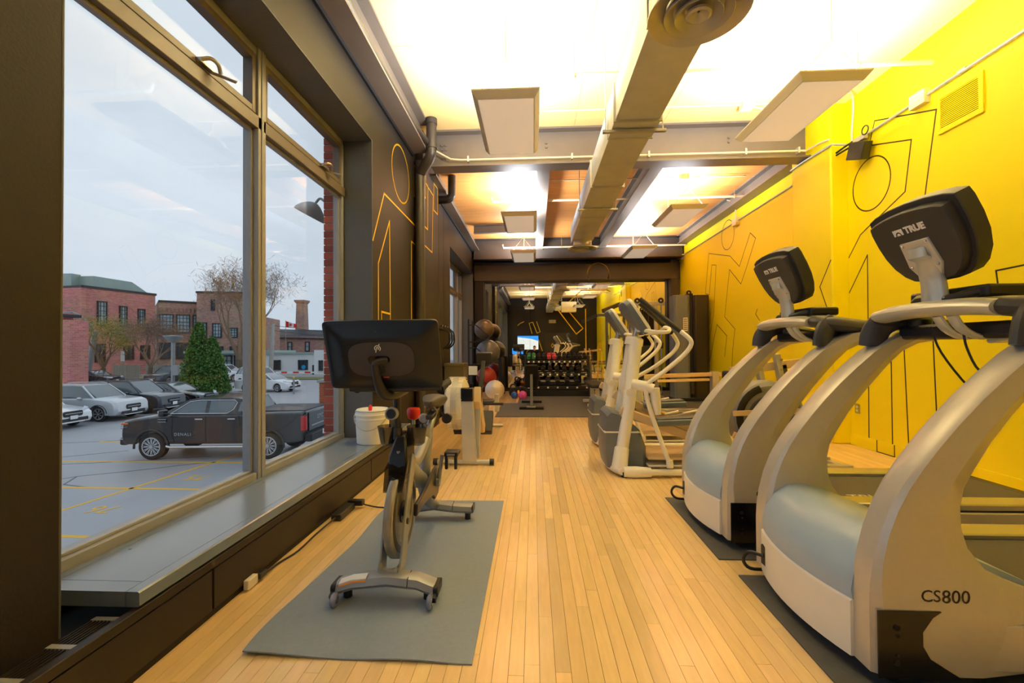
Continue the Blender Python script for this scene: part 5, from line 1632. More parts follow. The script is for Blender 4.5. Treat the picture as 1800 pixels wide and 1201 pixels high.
obj('end_cap', G().prism(rr(0.10, 0.05, 0.012, cx=1.03, cy=0.078), 0.272, 0.284, 'yz'), 'black_plastic', rs_, bev=0.003)
# fork: two flat blades from the stabiliser to the frame
for s in (-1, 1):
    xb = s * 0.052
    blade = [(-0.02, 0.105), (0.10, 0.105), (0.165, 0.34), (0.235, 0.50), (0.30, 0.62), (0.24, 0.66), (0.15, 0.52), (0.085, 0.36), (0.03, 0.20)]
    o = obj('fork_blade', G().prism(blade, xb - 0.006, xb + 0.006, 'yz'), 'bike_frame', BK, bev=0.003)
    obj('blade_bolt', G().cyl((xb - s * 0.002, 0.12, 0.335), (xb + s * 0.012, 0.12, 0.335), 0.016, n=12), 'black_plastic', o)
obj('fork_bridge', G().prism([(-0.046, 0.0), (0.046, 0.0), (0.046, 0.04), (0.03, 0.022), (0.0, 0.014), (-0.03, 0.022), (-0.046, 0.05)], -0.015, 0.012, 'xz').xf(Matrix.Translation((0, 0, 0.125))), 'bike_frame', BK)
# flywheel
FC = (0.0, 0.20, 0.355)
fw = obj('flywheel', G().lathe([(0.02, -0.011), (0.145, -0.011), (0.150, -0.018), (0.165, -0.022), (0.228, -0.022), (0.232, -0.016), (0.232, 0.016), (0.228, 0.022), (0.165, 0.022), (0.150, 0.018), (0.145, 0.011), (0.02, 0.011)], FC, 'X', 56, closed=True), 'bike_fly', BK)
for s in (-1, 1):
    obj('flywheel_band', G().lathe([(0.172, 0.0215 * s), (0.205, 0.0215 * s), (0.205, 0.0235 * s), (0.172, 0.0235 * s)], FC, 'X', 48, closed=True), 'bike_rim', fw)
    obj('hub_flange', G().lathe([(0.012, 0.010 * s), (0.058, 0.010 * s), (0.058, 0.016 * s), (0.012, 0.016 * s)], FC, 'X', 28, closed=True), 'bike_black', fw)
obj('hub', G().cyl((-0.048, FC[1], FC[2]), (0.048, FC[1], FC[2]), 0.026, n=20), 'bike_black', fw)
# frame members
fr = obj('frame', G().tube([(0, 0.26, 0.60), (0, 0.34, 0.56), (0, 0.55, 0.43), (0, 0.72, 0.36)], [0.040, 0.046, 0.046, 0.040], 14, k=3, flat=(0.9, 1.25))
         .tube([(0, 0.30, 0.60), (0, 0.50, 0.55), (0, 0.72, 0.62), (0, 0.80, 0.66)], [0.036, 0.036, 0.036, 0.036], 12, k=3)
         .tube([(0, 0.76, 0.70), (0, 0.72, 0.48), (0, 0.70, 0.36), (0, 0.80, 0.22), (0, 1.0, 0.11)], [0.036, 0.040, 0.046, 0.042, 0.036], 14, k=3), 'bike_frame', BK)
obj('belt_guard', G().prism([(0.58, 0.31), (0.64, 0.27), (0.72, 0.28), (0.77, 0.34), (0.77, 0.42), (0.71, 0.47), (0.63, 0.47), (0.42, 0.42), (0.20, 0.395), (0.19, 0.33), (0.40, 0.335)], 0.070, 0.092, 'yz'), 'bike_black', BK, bev=0.008)
obj('flywheel_cover', G().loft([[(x, y, z) for x, y, z in ((-0.05, 0.06, 0.50 + d), (-0.058, 0.11, 0.60 + d), (-0.045, 0.20, 0.66 + d), (0.045, 0.20, 0.66 + d), (0.058, 0.11, 0.60 + d), (0.05, 0.06, 0.50 + d))] for d in (0, 0.008)]), 'cover_smoke', BK)
obj('brake_housing', G().loft([[(-0.05, 0.13, 0.565), (0.05, 0.13, 0.565), (0.05, 0.30, 0.555), (-0.05, 0.30, 0.555)], [(-0.05, 0.14, 0.66), (0.05, 0.14, 0.66), (0.05, 0.30, 0.70), (-0.05, 0.30, 0.70)], [(-0.028, 0.20, 0.76), (0.028, 0.20, 0.76), (0.028, 0.29, 0.78), (-0.028, 0.29, 0.78)]]), 'black_gloss', BK, bev=0.01)
obj('caliper', G().cyl((-0.03, 0.17, 0.60), (0.03, 0.17, 0.60), 0.018, n=12).cyl((0.0, 0.16, 0.63), (0.0, 0.16, 0.69), 0.010, n=10), 'steel_bare', BK)
obj('red_trim', G().cbox((0.03, 0.82, 0.23), (0.03, 0.03, 0.05)).cbox((-0.01, 0.155, 0.625), (0.02, 0.01, 0.045)), 'red_plastic', BK, bev=0.004)
# handlebar post, clamp, resistance knob
obj('handlebar_post', G().cyl((-0.028, 0.245, 0.62), (-0.028, 0.225, 0.985), 0.020, n=16).cyl((-0.028, 0.235, 0.74), (-0.028, 0.235, 0.80), 0.026, n=16), 'bike_black', BK)
kb = obj('height_knob', G().lathe([(0.028, 0.0), (0.036, -0.004), (0.036, -0.022), (0.030, -0.028), (0.018, -0.024), (0.010, -0.028)], (-0.046, 0.205, 0.885), 'Y', 22), 'bike_frame', BK)
obj('knob_face', G().lathe([(0.001, -0.029), (0.026, -0.0285), (0.026, -0.026), (0.001, -0.026)], (-0.046, 0.205, 0.885), 'Y', 20), 'bike_black', kb)
rk = obj('resistance_knob', G().lathe([(0.012, 0.875), (0.030, 0.885), (0.038, 0.905), (0.038, 0.935), (0.032, 0.945), (0.001, 0.948)], (0.022, 0.38, -0.055), 'Z', 20), 'red_plastic', BK)
obj('knob_stem', G().cyl((0.022, 0.38, 0.70), (0.022, 0.38, 0.83), 0.010, n=10), 'steel_bare', rk)
# cup holders
for s in (-1, 1):
    c = (s * 0.082 - 0.01, 0.27, 0.70)
    prof = [(0.030, 0.0), (0.042, 0.01), (0.060, 0.105), (0.057, 0.105), (0.039, 0.014), (0.028, 0.006)]
    obj('cup_holder', G().lathe(prof, c, 'Z', 24, closed=True).cbox((s * 0.03 - 0.01, 0.26, 0.75), (0.05, 0.03, 0.05)), 'cup_smoke', BK)
# handlebar with elbows, bullhorns
hb = obj('handlebar', G().tube([(-0.028, 0.225, 0.985), (-0.02, 0.30, 1.02), (0.0, 0.40, 1.03)], [0.026, 0.028, 0.026], 12, k=3)
         .tube([(-0.23, 0.36, 1.045), (-0.20, 0.42, 1.03), (0.0, 0.44, 1.025), (0.20, 0.42, 1.03), (0.23, 0.36, 1.045)], 0.018, 10, k=4)
         .tube([(0.23, 0.36, 1.045), (0.235, 0.24, 1.035), (0.225, 0.16, 1.02)], [0.018, 0.02, 0.022], 10, k=3)
         .tube([(-0.23, 0.36, 1.045), (-0.235, 0.24, 1.035), (-0.225, 0.16, 1.02)], [0.018, 0.02, 0.022], 10, k=3), 'black_matte', BK)
# saddle
so = Vector((0.0, 0.92, 0.86))
rings = []
for y, w, h in ((-0.10, 0.030, 0.016), (-0.06, 0.046, 0.036), (0.02, 0.060, 0.046), (0.09, 0.092, 0.054), (0.14, 0.096, 0.050), (0.17, 0.066, 0.026)):
    rings.append([so + Vector((w * math.cos(a), y, 0.008 * math.cos(2 * a) + h * math.sin(a))) for a in [2 * PI * i / 16 for i in range(16)]])
obj('saddle', G().loft(rings), 'saddle', BK, sub=1)
obj('saddle_rails', G().tube([(-0.03, 0.86, 0.832), (-0.035, 0.92, 0.80), (-0.035, 1.0, 0.80), (-0.03, 1.05, 0.83)], 0.006, 6).tube([(0.03, 0.86, 0.832), (0.035, 0.92, 0.80), (0.035, 1.0, 0.80), (0.03, 1.05, 0.83)], 0.006, 6), 'steel_bare', BK)
sp = obj('seat_post', G().tube([(0.02, 0.95, 0.80), (0.012, 0.90, 0.74), (0.008, 0.84, 0.70), (0.008, 0.80, 0.60), (0.0, 0.75, 0.44)], [0.022, 0.024, 0.026, 0.026, 0.026], 14, k=3), 'bike_frame', BK)
obj('seat_slider', G().bar((0.012, 0.80, 0.765), (0.012, 1.03, 0.79), 0.05, 0.032), 'bike_black', sp, bev=0.006)
for zz, yy in ((0.56, 0.765), (0.76, 0.85)):
    obj('adjust_knob', G().lathe([(0.012, 0.0), (0.026, -0.012), (0.033, -0.02), (0.033, -0.036), (0.024, -0.042), (0.001, -0.038)], (-0.030, yy, zz), 'Y', 20), 'bike_frame', sp)
for s in (-1, 1):
    obj('shoe_weight_holder', G().lathe([(0.020, 0.0), (0.036, 0.006), (0.038, 0.04), (0.030, 0.05), (0.012, 0.05)], (s * 0.065 + 0.02, 1.03, 0.72), 'Y', 18).bar((s * 0.03 + 0.01, 1.03, 0.78), (s * 0.065 + 0.02, 1.05, 0.72), 0.02, 0.02), 'bike_black', sp)
# cranks and pedals
for s, ang in ((1, 1.5), (-1, -1.64)):
    bx = s * 0.105
    p0 = Vector((bx, 0.66, 0.375))
    p1 = p0 + Vector((s * 0.022, 0.02 * 1, 0.17 * math.sin(ang)))
    cr = obj('crank', G().cyl(p0 - Vector((s * 0.05, 0, 0)), p0 + Vector((s * 0.012, 0, 0)), 0.026, n=14).tube([p0, (p0 + p1) / 2, p1], [0.016, 0.012, 0.014], 10), 'bike_frame', BK)
    pc = p1 + Vector((s * 0.065, 0, 0.012))
    pd = obj('pedal', G().cbox(pc, (0.088, 0.10, 0.03)).bar(pc + Vector((-0.03, -0.04, -0.01)), pc + Vector((-0.03, -0.04, -0.095)), 0.02, 0.02).bar(pc + Vector((0.03, -0.04, -0.01)), pc + Vector((0.03, -0.04, -0.095)), 0.02, 0.02), 'black_plastic', BK, bev=0.006)
    obj('pedal_cage', G().cbox(pc + Vector((0, -0.052, 0.0)), (0.05, 0.006, 0.012)).cbox(pc + Vector((0, -0.054, -0.016)), (0.04, 0.006, 0.010)), 'steel_bare', pd)
# the screen, tilted: its back faces the room's near end
SC = Vector((-0.042, 0.045, 1.205))
su = Vector((1, 0.02, 0.010)).normalized()
sv = Vector((-0.005, -0.325, 0.946)).normalized()
sn = su.cross(sv).normalized()        # towards the camera


def sp3(u, v, d):
    return SC + su * u + sv * v + sn * d


SWD, SHT = 0.585, 0.365
ro = rr(SWD, SHT, 0.016, 4)


def oval(w, h, p=3.4, n=40):
    out = []
    for i in range(n):
        a = 2 * PI * i / n
        c, s = math.cos(a), math.sin(a)
        out.append((w / 2 * math.copysign(abs(c) ** (2 / p), c), h / 2 * math.copysign(abs(s) ** (2 / p), s)))
    return out


rings = [[sp3(u, v, -0.016) for u, v in oval(SWD, SHT, 22, 72)], [sp3(u, v, -0.002) for u, v in oval(SWD, SHT, 22, 72)], [sp3(u, v, 0.002) for u, v in oval(SWD * 0.985, SHT * 0.98, 20, 72)]]
for k in range(1, 9):
    f = k / 8
    sm = f * f * (3 - 2 * f)
    rings.append([sp3(u, v - 0.012 * f, 0.003 + 0.028 * sm) for u, v in oval(SWD * (0.98 - 0.38 * f), SHT * (0.97 - 0.43 * f), 18 - 14.4 * f ** 0.6, 72)])
scr = obj('screen', G().loft(rings), 'bike_shell', BK, ang=0.7)
obj('display', G().loft([[sp3(u * 0.95, v * 0.93, -0.0165) for u, v in ro], [sp3(u * 0.95, v * 0.93, -0.018) for u, v in ro]]), 'screen_black', scr)


ov = oval(0.335, 0.185)
obj('panel_gap', G().loft([[sp3(u * 1.02, v * 1.035 - 0.012, 0.026) for u, v in ov], [sp3(u * 1.02, v * 1.035 - 0.012, 0.0325) for u, v in ov]]), 'seam_black', scr)
fp = obj('fabric_panel', G().loft([[sp3(u, v - 0.012, 0.030) for u, v in ov], [sp3(u, v - 0.012, 0.034) for u, v in ov], [sp3(u * 0.97, v * 0.95 - 0.012, 0.0365) for u, v in ov]]), 'bike_fabric', scr)
st = rr(0.112, 0.042, 0.021, 6)
obj('mount_slot', G().loft([[sp3(u - 0.012, v - 0.012, 0.036) for u, v in st], [sp3(u - 0.012, v - 0.012, 0.0375) for u, v in st]]), 'screen_black', scr)
# logo: an open ring with a stem and a dash
lg = G()
lc = (-0.012, 0.049)
LR = 0.0145
for path in ([(LR * math.cos(a), LR * math.sin(a)) for a in [3.75 - i * 0.22 for i in range(22)]],
             [(0.0055 * math.cos(a), 0.0055 * math.sin(a)) for a in [3.4 - i * 0.4 for i in range(13)]],
             [(-0.0045, 0.001), (-0.0085, -0.012), (-0.011, -0.021)], [(0.0085, 0.0165), (0.0115, 0.0235)]):
    lg.tube([sp3(lc[0] + u, lc[1] + v, 0.0372) for u, v in path], 0.0023, 6)
obj('emblem', lg, 'decal_white', fp)
obj('camera_dot', G().sph(sp3(-0.02, 0.13, 0.016), (0.007, 0.004, 0.007), 10, 6), 'steel_dark', scr)
obj('red_tag', G().cbox(sp3(0.013, -0.107, 0.0315), (0.028, 0.003, 0.009)), 'red_plastic', scr)
obj('port_cover', G().cbox(sp3(0.006, -0.062, 0.038), (0.022, 0.008, 0.036)), 'black_plastic', scr, bev=0.004)
obj('screen_arm', G().tube([sp3(0.03, -0.014, 0.036), sp3(0.0, -0.014, 0.052), sp3(-0.022, -0.02, 0.066), sp3(-0.024, -0.05, 0.066)], [0.016, 0.018, 0.020, 0.020], 12, k=3)
    .tube([sp3(-0.024, -0.02, 0.066), sp3(-0.024, -0.10, 0.064), (-0.060, 0.045, 1.045), (-0.048, 0.085, 1.0), (-0.02, 0.15, 0.995), (0.01, 0.25, 1.01)], [0.021, 0.021, 0.025, 0.030, 0.030, 0.026], 14, k=4), 'bike_black', BK)
obj('soundbar', G().tube([sp3(-0.20, -0.190, -0.01), sp3(0.0, -0.196, -0.006), sp3(0.28, -0.190, -0.01)], 0.014, 10), 'bike_black', scr)

# mat under the bike: slightly wavy sheet
rg = random.Random(4)
nx, ny = 16, 30
vs, fcs = [], []
Q = [(-1.19, 1.75), (-0.25, 1.735), (-0.25, 3.575), (-1.14, 3.56)]
for j in range(ny + 1):
    for i in range(nx + 1):
        u, v = i / nx, j / ny
        x = (Q[0][0] * (1 - u) + Q[1][0] * u) * (1 - v) + (Q[3][0] * (1 - u) + Q[2][0] * u) * v
        y = (Q[0][1] * (1 - u) + Q[1][1] * u) * (1 - v) + (Q[3][1] * (1 - u) + Q[2][1] * u) * v
        if i == 0:
            x += -0.03 * math.sin(v * 9) * (1 - v)
        z = 0.0062
        e = max(0, 1 - u * 5)
        z += e * 0.012 * (0.5 + 0.5 * math.sin(v * 16 + 1))
        ef = max(0, 1 - v * 9)
        z += ef * 0.010 * (0.5 + 0.5 * math.sin(u * 11))
        vs.append((x, y, z))
n1 = len(vs)
g = G()
g.v = [Vector(p) for p in vs] + [Vector((p[0], p[1], p[2] - 0.006)) for p in vs]
for j in range(ny):
    for i in range(nx):
        a = j * (nx + 1) + i
        g.f.append((a, a + 1, a + nx + 2, a + nx + 1))
        g.f.append((a + n1, a + nx + 1 + n1, a + nx + 2 + n1, a + 1 + n1))
for i in range(nx):
    g.f.append((i, i + n1, i + 1 + n1, i + 1))
    k = ny * (nx + 1) + i
    g.f.append((k, k + 1, k + 1 + n1, k + n1))
for j in range(ny):
    k = j * (nx + 1)
    g.f.append((k, k + nx + 1, k + nx + 1 + n1, k + n1))
    k += nx
    g.f.append((k, k + n1, k + nx + 1 + n1, k + nx + 1))
tag(obj('bike_mat', g, 'rubber_mat'), 'large dark grey rubber mat with curling edge under the bike', 'mat')

# bucket on the bench
bu = thing('bucket', 'white plastic pail with ribbed rim on the window bench', 'bucket', (-1.575, 4.24, 0.331))
obj('pail', G().lathe([(0.001, 0.0), (0.142, 0.0), (0.146, 0.004), (0.158, 0.225), (0.163, 0.228), (0.163, 0.24), (0.158, 0.243), (0.158, 0.262), (0.166, 0.266), (0.166, 0.282), (0.16, 0.286), (0.16, 0.31), (0.153, 0.31), (0.150, 0.23), (0.137, 0.012), (0.001, 0.010)], n=40), 'white_plastic', bu)
obj('liner', G().lathe([(0.155, 0.315), (0.148, 0.325), (0.10, 0.305), (0.001, 0.29)], n=30), 'paper_white', bu)
obj('wire_handle', G().tube([(0.165 * math.cos(a), 0.165 * math.sin(a) - 0.02 * math.sin((a + 3.4) * 1.0), 0.27 - 0.13 * math.sin(i / 14 * PI)) for i, a in enumerate([PI + 0.35 + (PI - 0.5) * i / 14 for i in range(15)])], 0.0035, 6), 'steel_bare', bu)
obj('red_tab', G().lathe([(0.006, 0.30), (0.016, 0.315), (0.02, 0.345), (0.012, 0.36), (0.001, 0.375)], (0.0, -0.06, 0.0), n=14), 'red_plastic', bu)

# power bar and cords by the heater
pb = thing('power_strip', 'black power strip with cords lying by the heater casing', 'power strip', (-1.43, 3.25, 0.0))
obj('strip_body', G().cbox((0, 0, 0.026), (0.075, 0.26, 0.05)), 'black_plastic', pb, bev=0.008)
obj('plug', G().cbox((0.04, 0.14, 0.045), (0.12, 0.05, 0.045)), 'black_plastic', pb, bev=0.008)
obj('cord', G().tube([(0.10, 0.14, 0.03), (0.22, 0.13, 0.012), (0.40, 0.10, 0.02), (0.60, 0.06, 0.02)], 0.006, 8, k=4), 'black_plastic', pb)
obj('cord', G().tube([(0.0, -0.12, 0.03), (-0.03, -0.35, 0.008), (-0.02, -0.6, 0.008), (-0.05, -0.75, 0.008), (-0.045, -0.88, 0.02)], 0.006, 8, k=4), 'black_plastic', pb)
pa = thing('plug_adapter', 'small white plug adapter at the foot of the heater', 'plug', (-1.485, 2.25, 0.0))
obj('adapter_body', G().cbox((0.0, 0, 0.03), (0.03, 0.08, 0.05)), 'white_plastic', pa, bev=0.005)
obj('prong_plug', G().cbox((0.012, 0.07, 0.035), (0.03, 0.06, 0.03)), 'black_plastic', pa, bev=0.004)

# ================================================================ ELLIPTICAL TRAINERS
M('ell_white', (240, 239, 235), 0.35, 0.05, var=0.04, ns=10)
M('ell_grey', (104, 114, 130), 0.42, 0.05, var=0.06, ns=8)
M('ell_beige', (214, 190, 152), 0.45, 0.1, var=0.06, ns=8)
M('pad_dark', (78, 82, 90), 0.6, var=0.08, ns=20, bump=0.2, bs=200)


def make_elliptical(label):
    """x runs back from the aisle, y across (0 near), z up"""
    t = thing('elliptical_trainer', label, 'elliptical trainer', group='elliptical trainers behind the treadmills')
    # splayed base: front cross foot, near and far rails
    g = G()
    g.tube([(0.05, -0.02, 0.055), (0.0, 0.10, 0.055), (-0.03, 0.32, 0.055), (0.0, 0.54, 0.055), (0.05, 0.66, 0.055)], [0.045, 0.05, 0.05, 0.05, 0.045], 12, k=3, flat=(1.2, 0.8))
    g.tube([(0.05, -0.02, 0.055), (0.16, -0.03, 0.055), (0.30, -0.03, 0.055)], [0.05, 0.055, 0.045], 12, k=2)
    obj('front_foot', g, 'ell_white', t)
    for y in (-0.02, 0.66):
        obj('base_rail', G().tube([(0.25, y, 0.05), (1.05, y * 0.9 + 0.03, 0.05)], 0.03, 10), 'ell_white', t)
        obj('levelling_foot', G().cyl((0.06, y + 0.02, 0.0), (0.06, y + 0.02, 0.05), 0.035, n=12), 'black_plastic', t)
        obj('levelling_foot', G().cyl((1.0, y * 0.9 + 0.03, 0.0), (1.0, y * 0.9 + 0.03, 0.05), 0.035, n=12), 'black_plastic', t)
    obj('rear_foot', G().tube([(1.05, -0.05, 0.05), (1.05, 0.72, 0.05)], 0.035, 10), 'ell_white', t)
    for z in (0.10, 0.17):
        obj('floor_plate', G().box(0.30, 0.05, z - 0.02, 1.02, 0.6, z), 'ell_beige' if z > 0.12 else 'ell_white', t, bev=0.005)
    # shroud over the drive at the front
    prof = [(-0.09, 0.06), (-0.115, 0.20), (-0.11, 0.45), (-0.095, 0.58), (-0.05, 0.62), (0.03, 0.60), (0.10, 0.55), (0.24, 0.42), (0.30, 0.25), (0.30, 0.06)]
    rings = []
    for y, f in ((0.10, 0.86), (0.15, 1.0), (0.49, 1.0), (0.54, 0.86)):
        rings.append([(x * f, y, 0.06 + (z - 0.06) * (0.96 + 0.04 * (f > 0.9))) for x, z in prof])
    sh = obj('drive_shroud', G().loft(rings), 'ell_grey', t, ang=0.5)
    obj('shroud_band', G().loft([[(x * 1.015, y, z) for x, z in [(-0.112, 0.40), (-0.108, 0.415), (0.22, 0.415), (0.24, 0.40)]] for y in (0.096, 0.544)]), 'ell_white', sh)
    # twin columns leaning back, collars, cap
    top = Vector((0.235, 0.32, 1.30))
    for y in (0.05, 0.53):
        b = Vector((0.025, y, 0.10))
        tp = Vector((0.235, 0.32 + (y - 0.29) * 0.28, 1.30))
        obj('column', G().tube([b, b + (tp - b) * 0.5 + Vector((0.012, 0, 0)), tp], [0.058, 0.062, 0.066], 16, k=4), 'ell_white', t)
        obj('collar', G().tube([b - Vector((0.004, 0, 0.04)), b + (tp - b) * 0.13, b + (tp - b) * 0.14], [0.078, 0.070, 0.06], 16), 'ell_white', t)
        obj('pivot_boss', G().cyl(b + (tp - b) * 0.58 + Vector((0, -0.07, 0)), b + (tp - b) * 0.58 + Vector((0, 0.07, 0)), 0.045, n=14), 'ell_white', t)
    obj('column_cap', G().tube([(0.226, 0.32, 1.26), (0.238, 0.32, 1.325), (0.242, 0.32, 1.345)], [0.15, 0.145, 0.11], 24, flat=(1, 0.6)), 'ell_white', t)
    # neck and console
    obj('neck', G().tube([(0.24, 0.32, 1.33), (0.262, 0.32, 1.41), (0.27, 0.32, 1.46)], 0.033, 14), 'steel_bare', t)
    oc = Vector((0.235, 0.32, 1.545))
    v = Vector((-0.545, 0, 0.838))
    n = Vector((0.838, 0, 0.545))
    o2 = rr(0.36, 0.40, 0.07, 5)
    co = obj('console', G().loft([[oc + Vector((0, a * s, 0)) + v * (b_ * s) + n * d for a, b_ in o2] for s, d in ((0.86, -0.05), (0.97, -0.035), (1.0, 0.0), (1.0, 0.012))]), 'ell_grey', t, ang=0.6)
    obj('console_face', G().loft([[oc + Vector((0, a * s, 0)) + v * (b_ * s) + n * d for a, b_ in o2] for s, d in ((1.0, 0.012), (0.99, 0.035), (0.95, 0.045))]), 'ell_white', co, ang=0.6)
    obj('display', G().loft([[oc + Vector((0, a * s, 0)) + v * (b_ * s * 0.7 + 0.03) + n * d for a, b_ in o2] for s, d in ((0.7, 0.0445), (0.7, 0.047))]), 'screen_black', co)
    # fixed front handle loop
    obj('fixed_handle', G().tube([(0.26, 0.32, 1.41), (0.31, 0.16, 1.405), (0.42, 0.10, 1.385), (0.52, 0.12, 1.39), (0.555, 0.20, 1.42), (0.55, 0.32, 1.44), (0.555, 0.44, 1.42), (0.52, 0.52, 1.39), (0.42, 0.54, 1.385), (0.31, 0.48, 1.405), (0.26, 0.32, 1.41)], 0.019, 10, k=4), 'ell_white', t)
    # swinging arms with grips and links to the pedals
    for s, y in ((-1, -0.03), (1, 0.67)):
        sw = 0.0 if s < 0 else 0.10
        arm = obj('swing_arm', G().tube([(0.60 + sw, y - s * 0.06, 1.40), (0.675 + sw, y, 1.315), (0.685 + sw, y, 1.255), (0.62 + sw, y, 1.165), (0.45 + sw * 0.8, y, 1.02), (0.30 + sw * 0.4, y, 0.91), (0.265, y, 0.86), (0.275 - sw * 0.3, y, 0.74), (0.36 - sw, y, 0.46), (0.475 - sw * 1.5, y, 0.14)], 0.021, 10, k=5), 'ell_white', t)
        obj('grip', G().tube([(0.245 + sw, y - s * 0.14, 1.715), (0.30 + sw, y - s * 0.13, 1.665), (0.46 + sw, y - s * 0.10, 1.52), (0.61 + sw, y - s * 0.055, 1.39)], [0.024, 0.027, 0.027, 0.024], 10, k=3), 'black_plastic', arm)
        obj('end_knuckle', G().cyl((0.475 - sw * 1.5, y, 0.17), (0.48 - sw * 1.5, y, 0.10), 0.033, n=12), 'ell_white', arm)
        obj('pivot_link', G().tube([(0.15, y - s * 0.07, 0.885), (0.27, y - s * 0.02, 0.865), (0.33, y, 0.84)], 0.05, 14), 'ell_white', t)
        obj('link_bar', G().tube([(0.345, y - s * 0.01, 0.85), (0.36, y - s * 0.01, 0.70), (0.375, y - s * 0.01, 0.60)], [0.05, 0.046, 0.03], 12), 'ell_white', t)
        yc = 0.13 if s < 0 else 0.51
        dz = 0.0 if s < 0 else 0.12
        obj('pedal_arm', G().bar((0.05, yc, 0.62 + dz), (0.98, yc, 0.265 + dz * 0.2), 0.05, 0.085), 'ell_beige', t, bev=0.01)
        pd = obj('foot_pedal', G().loft([[(0.36, yc - 0.09, z), (0.36, yc + 0.09, z), (0.80, yc + 0.09, z + 0.02), (0.80, yc - 0.09, z + 0.02)] for z in (0.47 + dz, 0.53 + dz)]), 'ell_grey', t, bev=0.015)
        obj('pedal_pad', G().loft([[(0.39, yc - 0.075, z), (0.39, yc + 0.075, z), (0.78, yc + 0.075, z + 0.02), (0.78, yc - 0.075, z + 0.02)] for z in (0.531 + dz, 0.541 + dz)]), 'pad_dark', pd, bev=0.004)
        obj('strut', G().tube([(0.45, yc, 0.46 + dz), (0.62, yc, 0.38 + dz), (0.95, yc, 0.44 + dz)], 0.016, 8, k=3), 'steel_bare', t)
        obj('rear_crank_link', G().bar((0.80, yc, 0.30), (1.03, yc, 0.10), 0.04, 0.06), 'ell_beige', t, bev=0.006)
    obj('roller_track', G().bar((0.20, 0.22, 0.52), (1.0, 0.22, 0.27), 0.06, 0.03).bar((0.20, 0.42, 0.52), (1.0, 0.42, 0.27), 0.06, 0.03), 'tread_dark', t, bev=0.004)
    return t


E1 = make_elliptical('near white elliptical trainer with its foot on the wooden aisle')
E1.location = (0.80, 4.28, 0.0)
E2 = dup(E1, (0.83, 5.42, 0.0), 0.0, 'far white elliptical trainer, half hidden behind the near one')

# flywheel trainer behind the treadmill arches
M('drum_grey', (122, 122, 128), 0.45, 0.0, var=0.06, ns=8)
t = thing('stepper_machine', 'grey round-bodied trainer with alloy frame behind the treadmill arches', 'exercise machine', (2.16, 4.45, 0.0))
disc = obj('drum_housing', G().lathe([(0.03, -0.11), (0.30, -0.11), (0.335, -0.08), (0.35, 0.0), (0.335, 0.22), (0.30, 0.25), (0.03, 0.25)], (0.10, 0.0, 0.56), 'Y', 48), 'drum_grey', t)
obj('drum_ring', G().torus((0.10, -0.11, 0.56), 0.20, 0.012, 'Y', 40, 8), 'tread_dark', disc)
obj('drum_plate', G().lathe([(0.001, -0.12), (0.19, -0.118), (0.19, -0.10), (0.001, -0.10)], (0.10, 0.0, 0.56), 'Y', 36), 'tread_dark', disc)
obj('drum_slot', G().tube([(0.10 + 0.29 * math.cos(a), -0.113, 0.56 + 0.29 * math.sin(a)) for a in [1.9 + 0.2 * i for i in range(10)]], 0.035, 8, flat=(0.25, 1)), 'seam_black', disc)
obj('alloy_beam', G().bar((-0.26, -0.13, 0.60), (0.42, -0.16, 0.63), 0.02, 0.05), 'ell_beige', t, bev=0.003)
obj('alloy_beam', G().bar((-0.26, -0.13, 0.40), (0.2, -0.13, 0.20), 0.03, 0.06), 'ell_beige', t, bev=0.003)
br = obj('frame_rail', G().bar((-0.1, 0.30, 0.98), (0.9, 0.30, 1.10), 0.03, 0.085), 'ell_beige', t, bev=0.004)
obj('frame_rail', G().bar((0.0, 0.30, 0.84), (0.5, 0.30, 0.84), 0.03, 0.05), 'ell_beige', t, bev=0.004)
for x in (0.16, 0.36):
    p = obj('frame_post', G().bar((x + 0.08, 0.27, 0.66), (x, 0.27, 1.16), 0.05, 0.075, up=(0, 1, 0)), 'galv_trim', t, bev=0.004)
    for z in (0.86, 1.0, 1.1):
        obj('bolt', G().cyl((x + 0.03, 0.23, z), (x + 0.03, 0.222, z), 0.014, n=10), 'steel_bare', p)
obj('base_frame', G().box(-0.2, -0.05, 0.02, 0.9, 0.02, 0.09).box(-0.2, 0.28, 0.02, 0.9, 0.35, 0.09).box(-0.24, -0.1, 0.0, -0.17, 0.4, 0.06).box(0.85, -0.1, 0.0, 0.92, 0.4, 0.06), 'galv_trim', t, bev=0.005)
obj('stanchion', G().bar((0.6, 0.32, 0.05), (0.45, 0.32, 1.05), 0.05, 0.07, up=(0, 1, 0)).bar((-0.05, 0.12, 0.05), (0.05, 0.12, 0.40), 0.08, 0.1, up=(0, 1, 0)), 'tread_dark', t, bev=0.005)
obj('seat_pad', G().cbox((-0.05, 0.34, 0.93), (0.18, 0.16, 0.10)), 'black_matte', t, bev=0.02)

# ================================================================ ROWING MACHINE
M('rower_cream', (236, 231, 216), 0.42, var=0.05, ns=10)
M('rower_grey', (200, 202, 204), 0.35, 0.4, var=0.05, ns=10)
t = thing('rowing_machine', 'white and grey rowing machine with fan cage along the window wall', 'rowing machine', (-0.75, 4.66, 0.0))
obj('front_foot', G().tube([(-0.29, 0, 0.035), (0.29, 0, 0.035)], 0.024, 12, flat=(1, 1)), 'rower_grey', t)
for x in (-0.30, 0.30):
    obj('foot_cap', G().cyl((x - 0.022, 0, 0.035), (x + 0.022, 0, 0.035), 0.035, n=14), 'black_plastic', t)
obj('front_leg', G().loft([[(-0.01, -0.03, 0.04), (0.14, -0.03, 0.04), (0.14, 0.03, 0.04), (-0.01, 0.03, 0.04)], [(-0.02, -0.04, 0.72), (0.10, -0.04, 0.72), (0.10, 0.05, 0.72), (-0.02, 0.05, 0.72)]]), 'rower_grey', t, bev=0.006)
